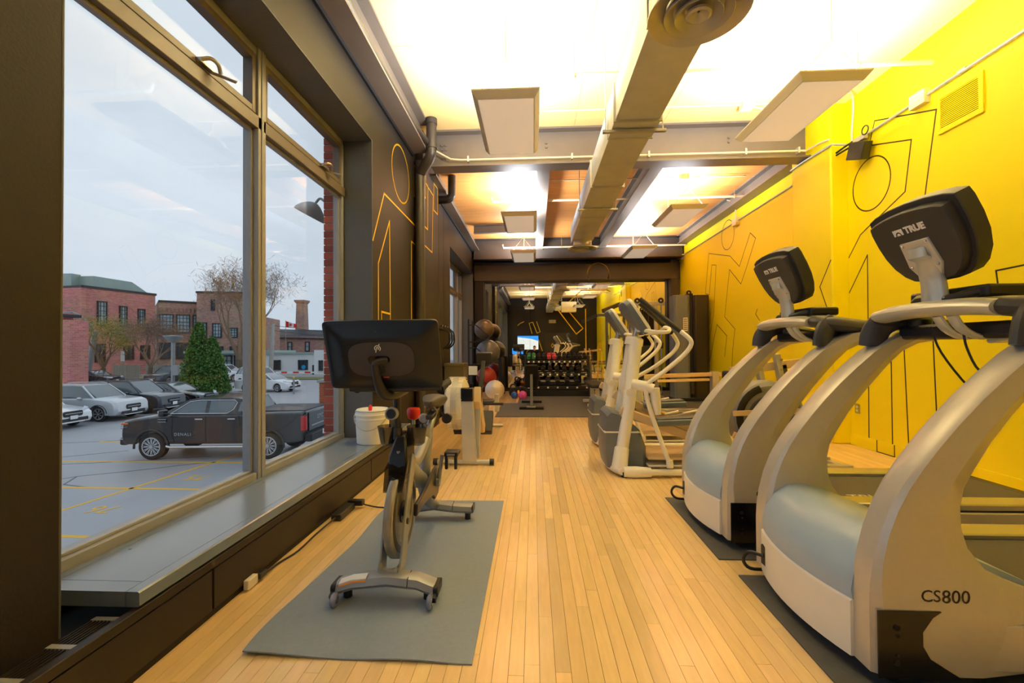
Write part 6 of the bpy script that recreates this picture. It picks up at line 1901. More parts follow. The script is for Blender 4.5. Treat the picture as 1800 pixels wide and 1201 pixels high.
obj('leg_brace', G().loft([[(0.10, 0.05, 0.06), (0.16, 0.05, 0.06), (0.16, 0.09, 0.06), (0.10, 0.09, 0.06)], [(0.10, 0.12, 0.60), (0.17, 0.12, 0.60), (0.17, 0.16, 0.60), (0.10, 0.16, 0.60)]]), 'rower_grey', t, bev=0.005)
obj('chain_box', G().cbox((0.045, -0.01, 0.75), (0.13, 0.10, 0.14)), 'black_gloss', t, bev=0.01)
fan = obj('fan_cage', G().lathe([(0.10, -0.10), (0.22, -0.11), (0.275, -0.08), (0.285, 0.0), (0.275, 0.08), (0.22, 0.11), (0.10, 0.10)], (-0.10, 0.22, 0.63), 'X', 40), 'rower_cream', t)
for k in range(26):
    a = 2 * PI * k / 26
    obj('cage_rib', G().bar((-0.10 - 0.09, 0.22 + 0.287 * math.cos(a), 0.63 + 0.287 * math.sin(a)), (-0.10 + 0.09, 0.22 + 0.287 * math.cos(a), 0.63 + 0.287 * math.sin(a)), 0.006, 0.006), 'rower_cream', fan)
obj('fan_band', G().lathe([(0.288, -0.03), (0.291, -0.03), (0.291, 0.03), (0.288, 0.03)], (-0.10, 0.22, 0.63), 'X', 40, closed=True), 'galv_trim', fan)
obj('monorail', G().bar((0.02, 0.42, 0.40), (0.02, 2.25, 0.33), 0.05, 0.09), 'rower_grey', t, bev=0.005)
obj('side_cover', G().prism([(0.05, 0.66), (0.12, 0.82), (0.20, 0.78), (0.45, 0.45), (0.62, 0.30), (0.60, 0.24), (0.42, 0.26), (0.18, 0.50)], 0.10, 0.17, 'yz'), 'ell_beige', t, bev=0.006)
arm = obj('monitor_arm', G().bar((0.14, 0.18, 0.60), (0.17, 0.42, 1.08), 0.05, 0.07, up=(0, 1, 0)).bar((0.14, 0.20, 0.50), (0.15, 0.20, 0.80), 0.05, 0.06, up=(0, 1, 0)), 'black_plastic', t, bev=0.006)
obj('monitor', G().cbox((0.17, 0.46, 1.12), (0.17, 0.05, 0.14), Matrix.Rotation(0.25, 3, 'X')), 'black_plastic', arm, bev=0.012)
obj('instruction_card', G().cbox((0.05, 0.40, 0.98), (0.10, 0.012, 0.10)), 'sticker_white', t)
for s in (-1, 1):
    obj('footplate', G().cbox((0.02 + s * 0.16, 0.66, 0.34), (0.14, 0.08, 0.30), Matrix.Rotation(-0.75, 3, 'X')), 'black_plastic', t, bev=0.012)
obj('handle', G().tube([(-0.20, 0.95, 0.50), (0.0, 0.97, 0.52), (0.36, 0.90, 0.53)], 0.017, 10, k=3), 'black_plastic', t)
obj('seat', G().cbox((0.02, 1.75, 0.46), (0.30, 0.24, 0.05)), 'black_plastic', t, bev=0.02)
obj('rear_leg', G().bar((0.02, 2.18, 0.34), (0.02, 2.22, 0.04), 0.05, 0.06, up=(0, 1, 0)).tube([(-0.22, 2.22, 0.03), (0.26, 2.22, 0.03)], 0.022, 10), 'rower_grey', t, bev=0.004)
obj('rear_hook', G().cbox((0.20, 1.9, 0.42), (0.06, 0.10, 0.26)), 'rower_grey', t, bev=0.01)

# storage box with hanging cable handles -----------------------------------------------------
t = thing('storage_box', 'tall dark olive storage box against the window wall', 'storage box', (-1.43, 8.1, 0.0))
M('olive_box', (84, 78, 62), 0.6, var=0.1, ns=8)
obj('box_body', G().box(-0.19, -0.2, 0.0, 0.17, 0.25, 0.92), 'olive_box', t, bev=0.015)
obj('box_lid', G().box(-0.20, -0.21, 0.90, 0.18, 0.26, 0.955), 'olive_box', t, bev=0.012)
rail = thing('hook_rail', 'black rail of hooks on the window wall above the storage box', 'rail', (-1.65, 7.5, 1.60))
obj('rail_bar', G().box(-0.005, 0.0, -0.03, 0.03, 0.75, 0.03), 'black_matte', rail, bev=0.004)
for k in range(3):
    obj('hook', G().tube([(0.02, 0.12 + k * 0.22, 0.02), (0.06, 0.12 + k * 0.22, 0.03), (0.075, 0.12 + k * 0.22, 0.06)], 0.008, 6), 'black_matte', rail)
for k in range(3):
    t = thing('cable_attachment', ('black bent cable handle hanging on the hook nearest the bike screen', 'black bent cable handle hanging on the middle hook', 'black bent cable handle hanging on the hook nearest the far window')[k], 'cable handle', (-1.58, 7.62 + k * 0.22, 1.62), group='cable handles hanging on hooks')
    obj('bar', G().tube([(0.0, 0, 0.0), (0.05, 0, -0.05), (0.11, 0, -0.12), (0.12, 0, -0.26), (0.08, 0, -0.34), (0.0, 0, -0.40)], 0.014, 8, k=3), 'black_matte', t)
    obj('eye', G().torus((0.0, 0, 0.0), 0.018, 0.006, 'X', 14, 6), 'steel_bare', t)
    obj('grip', G().tube([(0.115, 0, -0.14), (0.12, 0, -0.25)], 0.019, 8), 'black_plastic', t)

# ================================================================ BALL RACK
M('ball_silver', (94, 96, 104), 0.30, 0.3, var=0.05, ns=5)
M('ball_bronze', (104, 90, 80), 0.30, 0.3, var=0.05, ns=5)
M('ball_pearl', (206, 204, 202), 0.35, 0.2, var=0.04, ns=5)
M('ball_red', (150, 34, 38), 0.4, var=0.08, ns=8)
M('blue_vinyl', (30, 84, 196), 0.4, var=0.05, ns=8)
M('pink_vinyl', (222, 82, 186), 0.4, var=0.05, ns=8)
M('orange_vinyl', (236, 150, 40), 0.4, var=0.05, ns=8)
M('green_vinyl', (46, 132, 84), 0.45, var=0.05, ns=8)
M('rose_vinyl', (206, 60, 88), 0.45, var=0.05, ns=8)
t = thing('ball_rack', 'black steel wall rack holding the exercise balls', 'rack', (-1.64, 11.3, 0.0))
obj('upright', G().box(0.0, -0.38, 0.3, 0.04, -0.34, 1.95), 'black_matte', t, bev=0.003)
obj('upright', G().box(0.0, 0.36, 0.3, 0.04, 0.40, 1.95), 'black_matte', t, bev=0.003)
for z in (0.30, 0.98, 1.55):
    for s, y in ((-1, -0.36), (1, 0.38)):
        obj('cradle_arm', G().tube([(0.02, y, z + 0.25), (0.20, y, z + 0.25), (0.52, y * 0.9, z - 0.02), (0.20, y * 0.9, z - 0.16), (0.03, y, z - 0.18)], 0.014, 8), 'black_matte', t)
    obj('cradle_rail', G().tube([(0.45, -0.33, z - 0.06), (0.45, 0.34, z - 0.06)], 0.012, 8), 'black_matte', t)
    obj('cradle_rail', G().tube([(0.08, -0.36, z - 0.17), (0.08, 0.38, z - 0.17)], 0.012, 8), 'black_matte', t)


def ball(label, c, r, mat, marks=True, seams=0):
    t = thing('exercise_ball', label, 'ball', (c[0], c[1], c[2] - r), group='exercise balls')
    b = obj('shell', G().sph((0, 0, r), r, 40, 24), mat, t)
    for k in range(5):
        a = (k - 2) * 0.17
        obj('ridge', G().torus((0, 0, r + r * math.sin(a) * 1.0), r * math.cos(a) * 1.0, 0.0035, 'Z', 40, 5), mat, b)
    if marks:
        text('brand_mark', 'fit', r * 0.22, 'decal_white', b, frame_m((r * 0.35, -r * 0.937, r * 0.92), (0.94, 0.35, 0), (0, 0, 1)), ext=0.004, shear=0.2)
    obj('valve', G().sph((0, 0, 2 * r), (0.02, 0.02, 0.006), 10, 6), 'white_plastic', b)
    return t


ball('bronze grey exercise ball on the top cradle of the rack', (-1.27, 11.30, 1.71), 0.255, 'ball_bronze', False)
ball('silver grey exercise ball on the middle cradle of the rack', (-1.17, 11.28, 1.125), 0.31, 'ball_silver')
ball('dark red exercise ball on the lowest cradle of the rack', (-1.22, 11.30, 0.48), 0.26, 'ball_red', False)
ball('pearl grey exercise ball resting on the wooden floor', (-0.93, 10.45, 0.232), 0.23, 'ball_pearl', False)
t = thing('foam_roller', 'tall black foam roller standing between the balls and the mirror', 'foam roller', (-0.86, 11.75, 0.0))
obj('roller', G().lathe([(0.05, 0.0), (0.085, 0.0), (0.088, 0.005), (0.088, 0.965), (0.085, 0.97), (0.05, 0.97), (0.05, 0.9)], n=28), 'black_matte', t)
obj('core', G().lathe([(0.03, 0.01), (0.05, 0.01), (0.05, 0.965), (0.03, 0.965)], n=20, closed=True), 'tread_dark', t)

# ================================================================ DUMBBELLS
RK = thing('dumbbell_rack', 'three-tier black dumbbell rack in front of the mirror', 'rack', (-0.22, 11.0, 0.0125))
RW = 1.62
tiers = ((0.90, 0.36), (0.58, 0.20), (0.27, 0.04))
for x in (0.0, RW):
    obj('end_frame', G().prism([(0.0, 0.0), (0.62, 0.0), (0.62, 0.05), (0.55, 0.06), (0.60, 1.02), (0.53, 1.02), (0.10, 0.30), (0.08, 0.06), (0.0, 0.05)], x - 0.025, x + 0.025, 'yz'), 'black_matte', RK, bev=0.005)
    obj('end_cap', G().box(x - 0.05, -0.04, 0.0, x + 0.05, 0.03, 0.22), 'black_matte', RK, bev=0.012)
for z, y in tiers:
    for dy, dz in ((0.0, 0.0), (0.16, 0.05)):
        obj('shelf_rail', G().bar((0.02, y + dy, z + dz - 0.03), (RW - 0.02, y + dy, z + dz - 0.03), 0.06, 0.04), 'black_matte', RK, bev=0.004)
    obj('label_rail', G().box(0.03, y - 0.045, z - 0.075, RW - 0.03, y - 0.033, z - 0.02), 'black_plastic', RK)
obj('kick_plate', G().box(0.03, 0.06, 0.0, RW - 0.03, 0.08, 0.13), 'black_matte', RK)


def make_dumbbell(r, L, mat, label, grp):
    t = thing('dumbbell', label, 'dumbbell', group=grp)
    for s in (-1, 1):
        y0, y1 = (0.0, L * 0.30) if s < 0 else (L * 0.70, L)
        g = G()
        rings = []
        for y, f in ((y0, 0.80), (y0 + 0.012, 1.0), (y1 - 0.012, 1.0), (y1, 0.80)):
            rings.append([(r * f * math.cos(a), y, r * f * math.sin(a)) for a in [PI / 6 + PI / 3 * i for i in range(6)]])
        obj('head', g.loft(rings), mat, t, smooth=False)
    obj('grip', G().tube([(0, L * 0.28, 0), (0, L * 0.5, 0), (0, L * 0.72, 0)], [0.014, 0.017, 0.014], 10), 'chrome', t)
    return t


proto = {}
ordinal = ('first', 'second', 'third', 'fourth', 'fifth', 'sixth', 'seventh', 'eighth', 'ninth', 'tenth', 'eleventh', 'twelfth')


def put_row(n, z, y, r, mats, tier, x0=0.09, x1=RW - 0.09):
    for i in range(n):
        x = x0 + (x1 - x0) * i / (n - 1)
        mname = mats[i] if i < len(mats) else 'black_matte'
        colour = {'green_vinyl': 'green', 'rose_vinyl': 'rose pink', 'black_matte': 'black'}[mname]
        lab = '%s hex dumbbell on the %s tier, %s from the window side' % (colour, tier, ordinal[i])
        rrr = r * (0.88 + 0.16 * i / n)
        key = (mname, tier)
        if key not in proto:
            proto[key] = make_dumbbell(rrr, 0.26, mname, lab, 'dumbbells on the rack')
            d = proto[key]
        else:
            d = dup(proto[key], label=lab)
        d.location = (-0.22 + x, 11.0 + y - 0.05, z + rrr * 0.87 + 0.0165)
        d.rotation_euler = (math.atan2(0.05, 0.16), 0, 0)
        tg = obj('weight_tag', G().box(x - 0.022, y - 0.047, z - 0.068, x + 0.022, y - 0.0445, z - 0.028), 'sticker_white', RK)


put_row(12, 0.90, 0.36, 0.064, ['green_vinyl', 'green_vinyl', 'black_matte', 'black_matte', 'rose_vinyl', 'rose_vinyl'], 'top')
put_row(9, 0.58, 0.20, 0.068, [], 'middle')
put_row(7, 0.27, 0.04, 0.082, [], 'bottom')
# kettlebells
for i, (x, y, r, m, nm) in enumerate(((-0.47, 10.62, 0.085, 'blue_vinyl', 'blue kettlebell on the floor beside the dumbbell rack'), (-0.27, 10.58, 0.098, 'pink_vinyl', 'pink kettlebell on the floor beside the dumbbell rack'), (-0.38, 10.95, 0.085, 'orange_vinyl', 'orange kettlebell behind the blue and pink ones'), (-0.52, 11.1, 0.11, 'black_matte', 'black kettlebell behind the blue one'))):
    t = thing('kettlebell', nm, 'kettlebell', (x, y, 0.012), group='kettlebells beside the rack')
    obj('bell', G().lathe([(0.001, 0.0), (r * 0.62, 0.0), (r * 0.86, r * 0.3), (r, r * 0.85), (r * 0.88, r * 1.4), (r * 0.5, r * 1.8), (0.001, r * 1.85)], n=26), m, t)
    obj('handle', G().tube([(-r * 0.55, 0, r * 1.55), (-r * 0.66, 0, r * 2.0), (-r * 0.45, 0, r * 2.55), (0, 0, r * 2.68), (r * 0.45, 0, r * 2.55), (r * 0.66, 0, r * 2.0), (r * 0.55, 0, r * 1.55)], 0.017, 8, k=3), 'black_matte', t)

# benches
t = thing('incline_bench', 'black incline weight bench seen from behind in front of the dumbbells', 'bench', (-0.05, 8.72, 0.012))
obj('backrest', G().loft([[(-0.14 * f, y, z) for f, y, z in ((1, 0.62, 0.40), (-1, 0.62, 0.40), (-1, 0.55, 0.40), (1, 0.55, 0.40))], [(-0.14 * f, y, z) for f, y, z in ((1, 0.42, 0.80), (-1, 0.42, 0.80), (-1, 0.35, 0.78), (1, 0.35, 0.78))], [(-0.12 * f, y, z) for f, y, z in ((1, 0.37, 0.88), (-1, 0.37, 0.88), (-1, 0.31, 0.86), (1, 0.31, 0.86))]]), 'black_matte', t, bev=0.02)
obj('seat', G().cbox((0, 0.86, 0.40), (0.27, 0.34, 0.07)), 'black_matte', t, bev=0.02)
obj('post', G().bar((0.0, 0.06, 0.02), (0.0, 0.40, 0.66), 0.06, 0.07, up=(0, 1, 0)), 'tread_dark', t, bev=0.004)
obj('cross_foot', G().box(-0.24, -0.03, 0.0, 0.24, 0.06, 0.05), 'black_matte', t, bev=0.006)
obj('foot_plate', G().box(-0.10, -0.05, 0.04, 0.08, 0.05, 0.065), 'steel_bare', t, bev=0.004)
obj('spine', G().bar((0.0, 0.03, 0.05), (0.0, 1.05, 0.08), 0.06, 0.06), 'tread_dark', t, bev=0.004)
obj('rear_foot', G().box(-0.22, 1.0, 0.0, 0.22, 1.07, 0.05).bar((0, 1.0, 0.05), (0, 0.86, 0.36), 0.05, 0.05, up=(0, 1, 0)), 'black_matte', t, bev=0.006)
t = thing('flat_bench', 'flat bench with dark pad and white legs on the rubber floor', 'bench', (1.30, 9.10, 0.012))
obj('pad', G().box(-0.16, -0.15, 0.395, 0.16, 1.05, 0.46), 'black_matte', t, bev=0.02)
for y in (0.05, 0.85):
    obj('leg', G().box(-0.04, y - 0.035, 0.05, 0.04, y + 0.035, 0.40), 'ell_white', t, bev=0.004)
    obj('cross_foot', G().box(-0.20, y - 0.04, 0.0, 0.20, y + 0.04, 0.055), 'ell_white', t, bev=0.006)
obj('spine', G().box(-0.035, 0.05, 0.34, 0.035, 0.9, 0.395), 'ell_white', t, bev=0.004)

# ================================================================ WEIGHT TOWER AND CABLE MACHINE
M('shroud_grey', (112, 120, 134), 0.42, 0.1, var=0.06, ns=6)
M('shroud_black', (46, 38, 28), 0.4, 0.1, var=0.06, ns=6)
t = thing('weight_tower', 'tall dark shrouded weight stack tower beside the yellow wall', 'exercise machine', (3.15, 10.05, 0.0125))
for x0, m in ((0.0, 'shroud_grey'), (0.43, 'shroud_black')):
    prof = [(x0, 0.34), (x0, 0.05), (x0 + 0.05, 0.0), (x0 + 0.30, 0.0), (x0 + 0.36, 0.05), (x0 + 0.36, 0.34)]
    s_ = obj('shroud', G().prism(prof, 0.06, 2.38, 'xy'), m, t, bev=0.01)
obj('instruction_chart', G().cbox((0.25, -0.003, 1.72), (0.10, 0.004, 0.30)), 'sticker_white', t)
for k in range(6):
    obj('chart_line', G().cbox((0.25, -0.006, 1.61 + k * 0.045), (0.08, 0.003, 0.022)), 'shroud_grey', t)
obj('stack_frame', G().box(0.34, 0.08, 0.02, 0.45, 0.30, 2.42), 'black_matte', t, bev=0.006)
for k in range(10):
    obj('weight_plate', G().box(0.36, -0.005, 0.15 + k * 0.05, 0.43, 0.06, 0.193 + k * 0.05), 'steel_dark', t, bev=0.003)
obj('base', G().box(-0.03, -0.03, 0.0, 0.83, 0.40, 0.07), 'black_matte', t, bev=0.008)
obj('top_pulley', G().lathe([(0.02, -0.02), (0.055, -0.02), (0.045, 0.0), (0.055, 0.02), (0.02, 0.02)], (0.40, 0.2, 2.45), 'Y', 20, closed=True), 'black_plastic', t)
t = thing('cable_machine', 'silver-framed cable machine with pulleys behind the elliptical trainers', 'exercise machine', (2.35, 10.6, 0.0125))
for x in (0.0, 0.55):
    obj('post', G().box(x - 0.04, -0.04, 0.0, x + 0.04, 0.04, 2.25), 'galv_trim', t, bev=0.006)
    obj('guide_rod', G().cyl((x + 0.12, 0.0, 0.1), (x + 0.12, 0.0, 2.2), 0.014, n=8), 'chrome', t)
    obj('pulley', G().lathe([(0.02, -0.02), (0.065, -0.02), (0.055, 0.0), (0.065, 0.02), (0.02, 0.02)], (x + 0.1, -0.06, 2.31), 'Y', 20, closed=True), 'black_plastic', t)
    obj('carriage', G().cbox((x + 0.06, -0.05, 1.25), (0.16, 0.10, 0.14)), 'tread_dark', t, bev=0.01)
obj('top_beam', G().box(-0.3, -0.05, 2.20, 0.75, 0.05, 2.29), 'galv_trim', t, bev=0.006)
obj('front_arm', G().bar((-0.3, 0.0, 2.24), (-0.75, -0.35, 2.05), 0.08, 0.09), 'steel_dark', t, bev=0.006)
obj('bench_seat', G().cbox((0.2, -0.55, 0.52), (0.34, 0.40, 0.08)), 'black_matte', t, bev=0.02)
obj('bench_back', G().cbox((0.2, -0.30, 0.95), (0.30, 0.08, 0.6)), 'black_matte', t, bev=0.02)
obj('bench_frame', G().bar((0.2, -0.6, 0.02), (0.2, -0.5, 0.50), 0.06, 0.06, up=(0, 1, 0)).box(0.15, -0.75, 0.0, 0.25, 0.1, 0.06), 'galv_trim', t, bev=0.005)
obj('base', G().box(-0.1, -0.08, 0.0, 0.7, 0.2, 0.06), 'galv_trim', t, bev=0.006)
for dx in (0.05, 0.35):
    obj('cable_strap', G().tube([(dx, -0.08, 2.2), (dx, -0.12, 1.7), (dx + 0.05, -0.12, 1.45)], 0.008, 6, k=3), 'black_plastic', t)
t = thing('leg_press_arm', 'beige horizontal machine arm between the ellipticals and the weight tower', 'exercise machine', (2.6, 8.4, 0.0125))
obj('arm', G().bar((-0.75, 0, 0.66), (0.95, 0.15, 0.70), 0.10, 0.07).bar((-0.3, 0, 0.58), (0.7, 0.1, 0.60), 0.06, 0.05), 'ell_beige', t, bev=0.006)
obj('column', G().box(0.75, 0.05, 0.0, 0.87, 0.20, 0.75), 'galv_trim', t, bev=0.006)
obj('leg', G().box(-0.55, -0.06, 0.0, -0.45, 0.06, 0.64), 'galv_trim', t, bev=0.006)
obj('base', G().box(-0.6, -0.05, 0.0, 0.9, 0.05, 0.06).box(0.7, -0.3, 0.0, 0.9, 0.5, 0.06), 'galv_trim', t, bev=0.006)
obj('pad', G().cbox((-0.62, 0.0, 0.70), (0.10, 0.34, 0.12)), 'black_matte', t, bev=0.02)

# ================================================================ NEAR END OF THE ROOM (seen in the mirror)
M('screen_blue', (30, 120, 220), 0.3, var=0.2, ns=3, emit=1.2)
M('screen_grey', (190, 205, 220), 0.3, var=0.75, ns=16, stretch=(1, 1, 3), emit=0.9)
d1 = struct('door_1', G().box(0.75, YB, 0.0, 1.68, YB + 0.04, 2.12), 'bench_front', bev=0.004)
obj('door_handle', G().tube([(1.58, YB + 0.05, 1.0), (1.58, YB + 0.09, 1.0), (1.46, YB + 0.09, 1.0)], 0.012, 8), 'steel_bare', d1)
ribbon('painted_sign', [(1.2, 1.18), (1.28, 1.32), (1.2, 1.46), (1.12, 1.32), (1.2, 1.18)], 0.03, 'y', YB + 0.0415, 'yellow_paint', d1)
d2 = struct('door_2', G().box(1.74, YB, 0.0, 2.75, YB + 0.04, 2.12), 'bench_front', bev=0.004)
obj('door_handle', G().tube([(1.84, YB + 0.05, 1.0), (1.84, YB + 0.09, 1.0), (1.96, YB + 0.09, 1.0)], 0.012, 8), 'steel_bare', d2)
for p in ([(-1.0, 2.62), (-0.85, 2.75), (-0.62, 2.85)], [(-0.1, 2.1), (-0.28, 2.75), (-0.05, 2.82), (0.22, 2.12), (0.42, 2.2), (0.2, 2.85)], [(0.32, 1.7), (0.55, 1.0)], [(-0.55, 0.6), (-0.4, 1.0), (-0.15, 1.15)]):
    ribbon('painted_line', p, 0.035, 'y', YB + 0.001, 'yellow_paint', wall_back)
tv = thing('television', 'flat television on the far dark wall in the mirror', 'television', (-0.36, YB + 0.02, 1.06))
obj('cabinet', G().box(-0.68, 0.0, 0.0, 0.68, 0.06, 0.90), 'black_gloss', tv, bev=0.006)
sc_ = obj('picture', G().box(-0.66, 0.06, 0.02, 0.66, 0.0625, 0.88), 'screen_grey', tv)
obj('picture_band', G().prism([(-0.66, 0.88), (0.66, 0.88), (0.66, 0.55), (0.2, 0.70), (-0.66, 0.80)], 0.0626, 0.064, 'xz'), 'screen_blue', sc_)
ds = thing('reception_desk', 'small dark desk below the television in the mirror', 'desk', (-1.0, YB + 0.55, 0.0))
obj('top', G().box(-0.5, -0.3, 0.68, 0.5, 0.3, 0.72), 'bench_front', ds, bev=0.004)
for x in (-0.46, 0.46):
    for y in (-0.26, 0.26):
        obj('leg', G().box(x - 0.025, y - 0.025, 0, x + 0.025, y + 0.025, 0.68), 'black_matte', ds)
mo = thing('monitor', 'blue-lit monitor on the small desk in the mirror', 'monitor', (-1.0, YB + 0.5, 0.721))
obj('screen_shell', G().box(-0.36, -0.02, 0.06, 0.36, 0.02, 0.46), 'black_plastic', mo, bev=0.006)
obj('picture', G().box(-0.34, 0.02, 0.08, 0.34, 0.0215, 0.44), 'screen_blue', mo)
obj('stand', G().box(-0.1, -0.08, 0.0, 0.1, 0.08, 0.012).box(-0.03, -0.02, 0.0, 0.03, 0.0, 0.1), 'black_plastic', mo)
gr = thing('wall_grille', 'small white slotted grille on the dark wall in the mirror', 'vent', (1.2, YB + 0.005, 2.85))
obj('frame', G().box(-0.22, 0, -0.1, 0.22, 0.02, -0.085).box(-0.22, 0, 0.085, 0.22, 0.02, 0.1).box(-0.22, 0, -0.1, -0.205, 0.02, 0.1).box(0.205, 0, -0.1, 0.22, 0.02, 0.1), 'cream_pipe', gr)
for k in range(9):
    obj('louvre', G().box(-0.19 + k * 0.044, 0, -0.085, -0.165 + k * 0.044, 0.015, 0.085), 'cream_pipe', gr)
un = thing('air_handler', 'cream sheet-metal air handler hung behind the duct in the mirror', 'air handler', (2.15, -2.2, 3.35))
obj('cabinet', G().box(-0.45, -0.3, 0.0, 0.45, 0.3, 0.62), 'cream_pipe', un, bev=0.01)
obj('hanger', G().cyl((-0.4, 0, 0.62), (-0.4, 0, ZC - 3.35), 0.008, n=6).cyl((0.4, 0, 0.62), (0.4, 0, ZC - 3.35), 0.008, n=6), 'galv_trim', un)
obj('spigot', G().cbox((-0.65, 0.0, 0.25), (0.42, 0.35, 0.28)), 'galvanized', un)

# ================================================================ PERSON (photographer, in the mirror)
M('skin', (206, 150, 122), 0.5, var=0.06, ns=12)
M('cloth_black', (24, 24, 27), 0.85, var=0.15, ns=30, bump=0.2, bs=120)
M('hair_dark', (40, 30, 24), 0.7, var=0.2, ns=60)


def skin_mesh(name, joints, edges, mat, parent, lv=2):
    """a continuous body grown round a jointed skeleton"""
    me = bpy.data.meshes.new(name)
    me.from_pydata([j[0] for j in joints], edges, [])
    o = bpy.data.objects.new(name, me)
    COL.objects.link(o)
    o.parent = parent
    me.materials.append(MATS[mat])
    o.modifiers.new('skin', 'SKIN').use_smooth_shade = True
    for i, j in enumerate(joints):
        r = j[1]
        me.skin_vertices[0].data[i].radius = r if isinstance(r, tuple) else (r, r)
    me.skin_vertices[0].data[0].use_root = True
    s = o.modifiers.new('sub', 'SUBSURF')
    s.levels = s.render_levels = lv
    return o


P = thing('person', 'person in black clothes kneeling with hands joined, seen in the mirror', 'person', (0.05, -0.75, 0.0))
# local frame: faces +Y; kneeling on the left knee
J = [((0, 0, 0.50), (0.15, 0.12)), ((0, 0.01, 0.66), (0.145, 0.11)), ((0, 0.0, 0.86), (0.17, 0.115)), ((0, -0.01, 0.98), (0.13, 0.10)), ((0, 0.0, 1.05), 0.055),
     ((-0.09, 0.04, 0.47), 0.105), ((-0.13, 0.42, 0.50), 0.075), ((-0.13, 0.36, 0.26), 0.062), ((-0.13, 0.33, 0.07), 0.045), ((-0.13, 0.46, 0.035), 0.035),
     ((0.09, 0.02, 0.44), 0.105), ((0.12, 0.12, 0.09), 0.075), ((0.12, -0.15, 0.07), 0.06), ((0.12, -0.32, 0.07), 0.042), ((0.12, -0.36, 0.03), 0.032),
     ((-0.19, 0.0, 0.95), 0.06), ((-0.235, 0.06, 0.74), 0.05), ((-0.07, 0.26, 0.76), 0.038),
     ((0.19, 0.0, 0.95), 0.06), ((0.235, 0.06, 0.74), 0.05), ((0.07, 0.26, 0.76), 0.038)]
EDG = [(0, 1), (1, 2), (2, 3), (3, 4), (0, 5), (5, 6), (6, 7), (7, 8), (8, 9), (0, 10), (10, 11), (11, 12), (12, 13), (13, 14), (3, 15), (15, 16), (16, 17), (3, 18), (18, 19), (19, 20)]
body = skin_mesh('body', J, EDG, 'cloth_black', P)
hd = G()
rings = []
for z, w, d, y in ((1.03, 0.052, 0.056, 0.0), (1.085, 0.058, 0.066, 0.012), (1.12, 0.066, 0.086, 0.018), (1.165, 0.072, 0.094, 0.012), (1.21, 0.075, 0.096, 0.006), (1.25, 0.073, 0.094, 0.0), (1.285, 0.060, 0.078, -0.004), (1.305, 0.034, 0.046, -0.006)):
    rings.append([(w * math.cos(a), y + d * math.sin(a), z) for a in [2 * PI * i / 20 for i in range(20)]])
hd.loft(rings)
hd.loft([[(-0.011, 0.10, 1.205), (0.011, 0.10, 1.205), (0.008, 0.09, 1.21), (-0.008, 0.09, 1.21)], [(-0.016, 0.122, 1.165), (0.016, 0.122, 1.165), (0.013, 0.09, 1.16), (-0.013, 0.09, 1.16)]])
for s in (-1, 1):
    hd.sph((s * 0.076, 0.0, 1.185), (0.010, 0.020, 0.032), 10, 6)
head = obj('head', hd, 'skin', P)
for s in (-1, 1):
    obj('eye', G().sph((s * 0.030, 0.090, 1.20), (0.012, 0.008, 0.007), 10, 6), 'decal_black', head)
M('lip', (170, 98, 90), 0.5, var=0.05, ns=10)
obj('mouth', G().sph((0, 0.100, 1.125), (0.024, 0.008, 0.007), 10, 6), 'lip', head)
hr = G()
rings = []
for z, k in ((1.20, 1.03), (1.24, 1.06), (1.275, 1.07), (1.30, 0.95), (1.322, 0.55)):
    f = {1.20: (0.076, 0.080, -0.018), 1.24: (0.078, 0.096, -0.006), 1.275: (0.072, 0.092, -0.002), 1.30: (0.055, 0.072, -0.004), 1.322: (0.03, 0.04, -0.006)}[z]
    rings.append([(f[0] * k * math.cos(a), f[2] + f[1] * k * math.sin(a), z + (0.025 if math.sin(a) > 0.3 and z < 1.23 else 0)) for a in [2 * PI * i / 20 for i in range(20)]])
obj('hair', hr.loft(rings), 'hair_dark', head)
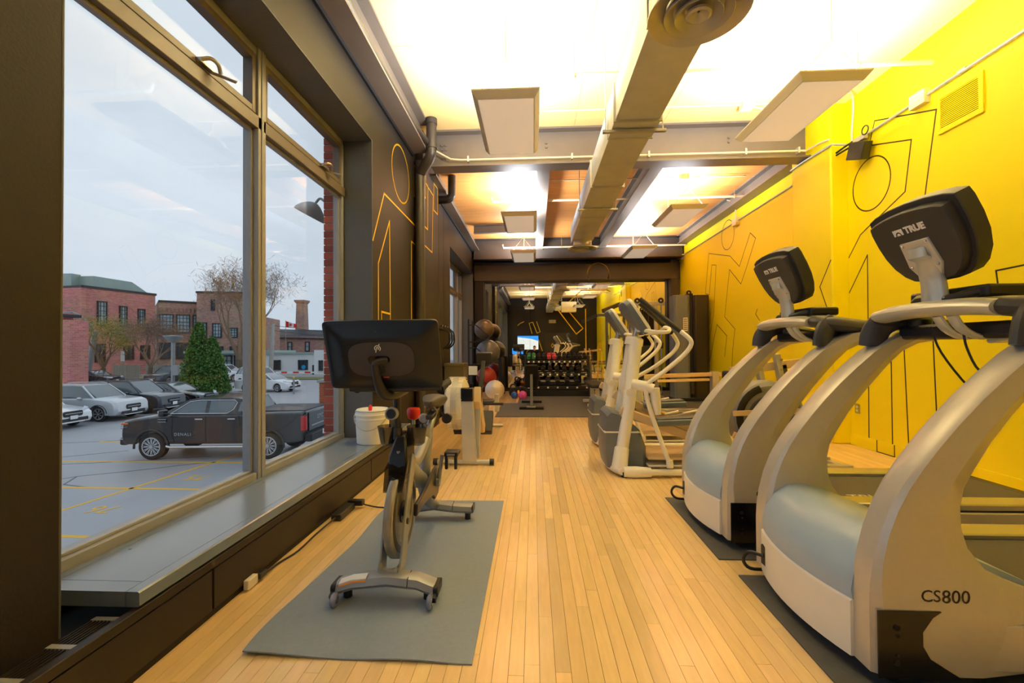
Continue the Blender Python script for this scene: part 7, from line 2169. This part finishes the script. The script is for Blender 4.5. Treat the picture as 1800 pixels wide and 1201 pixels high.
for s in (-1, 1):
    hj = [((s * 0.07, 0.26, 0.76), 0.026), ((s * 0.05, 0.315, 0.768), (0.030, 0.016)), ((s * 0.03, 0.345, 0.775), (0.030, 0.014))]
    he = [(0, 1), (1, 2)]
    for k in range(4):
        b = len(hj)
        hj += [((s * 0.018, 0.352 + 0.003 * k, 0.798 - k * 0.016), 0.0085), ((s * -0.012, 0.368, 0.796 - k * 0.016), 0.008), ((s * -0.034 + s * 0.003 * k, 0.360, 0.793 - k * 0.016), 0.007)]
        he += [(2, b), (b, b + 1), (b + 1, b + 2)]
    b = len(hj)
    hj += [((s * 0.045, 0.315, 0.80), 0.010), ((s * 0.02, 0.325, 0.818), 0.009), ((s * 0.0, 0.33, 0.826), 0.008)]
    he += [(1, b), (b, b + 1), (b + 1, b + 2)]
    skin_mesh('hand', hj, he, 'skin', P, 1)
for s, p, q in ((-1, (-0.13, 0.30, 0.035), 0), (1, (0.12, -0.40, 0.06), 1)):
    g = G()
    if not q:
        g.loft([[(p[0] - 0.045, p[1], 0.0), (p[0] + 0.045, p[1], 0.0), (p[0] + 0.045, p[1], 0.09), (p[0] - 0.045, p[1], 0.09)], [(p[0] - 0.05, p[1] + 0.18, 0.0), (p[0] + 0.05, p[1] + 0.18, 0.0), (p[0] + 0.045, p[1] + 0.18, 0.06), (p[0] - 0.045, p[1] + 0.18, 0.06)], [(p[0] - 0.03, p[1] + 0.25, 0.0), (p[0] + 0.03, p[1] + 0.25, 0.0), (p[0] + 0.03, p[1] + 0.25, 0.03), (p[0] - 0.03, p[1] + 0.25, 0.03)]])
    else:
        g.loft([[(p[0] - 0.045, p[1] + 0.05, 0.0), (p[0] + 0.045, p[1] + 0.05, 0.0), (p[0] + 0.045, p[1] + 0.05, 0.09), (p[0] - 0.045, p[1] + 0.05, 0.09)], [(p[0] - 0.045, p[1] - 0.02, 0.02), (p[0] + 0.045, p[1] - 0.02, 0.02), (p[0] + 0.045, p[1] - 0.02, 0.2), (p[0] - 0.045, p[1] - 0.02, 0.2)]])
    obj('shoe', g, 'black_plastic', P, bev=0.012)
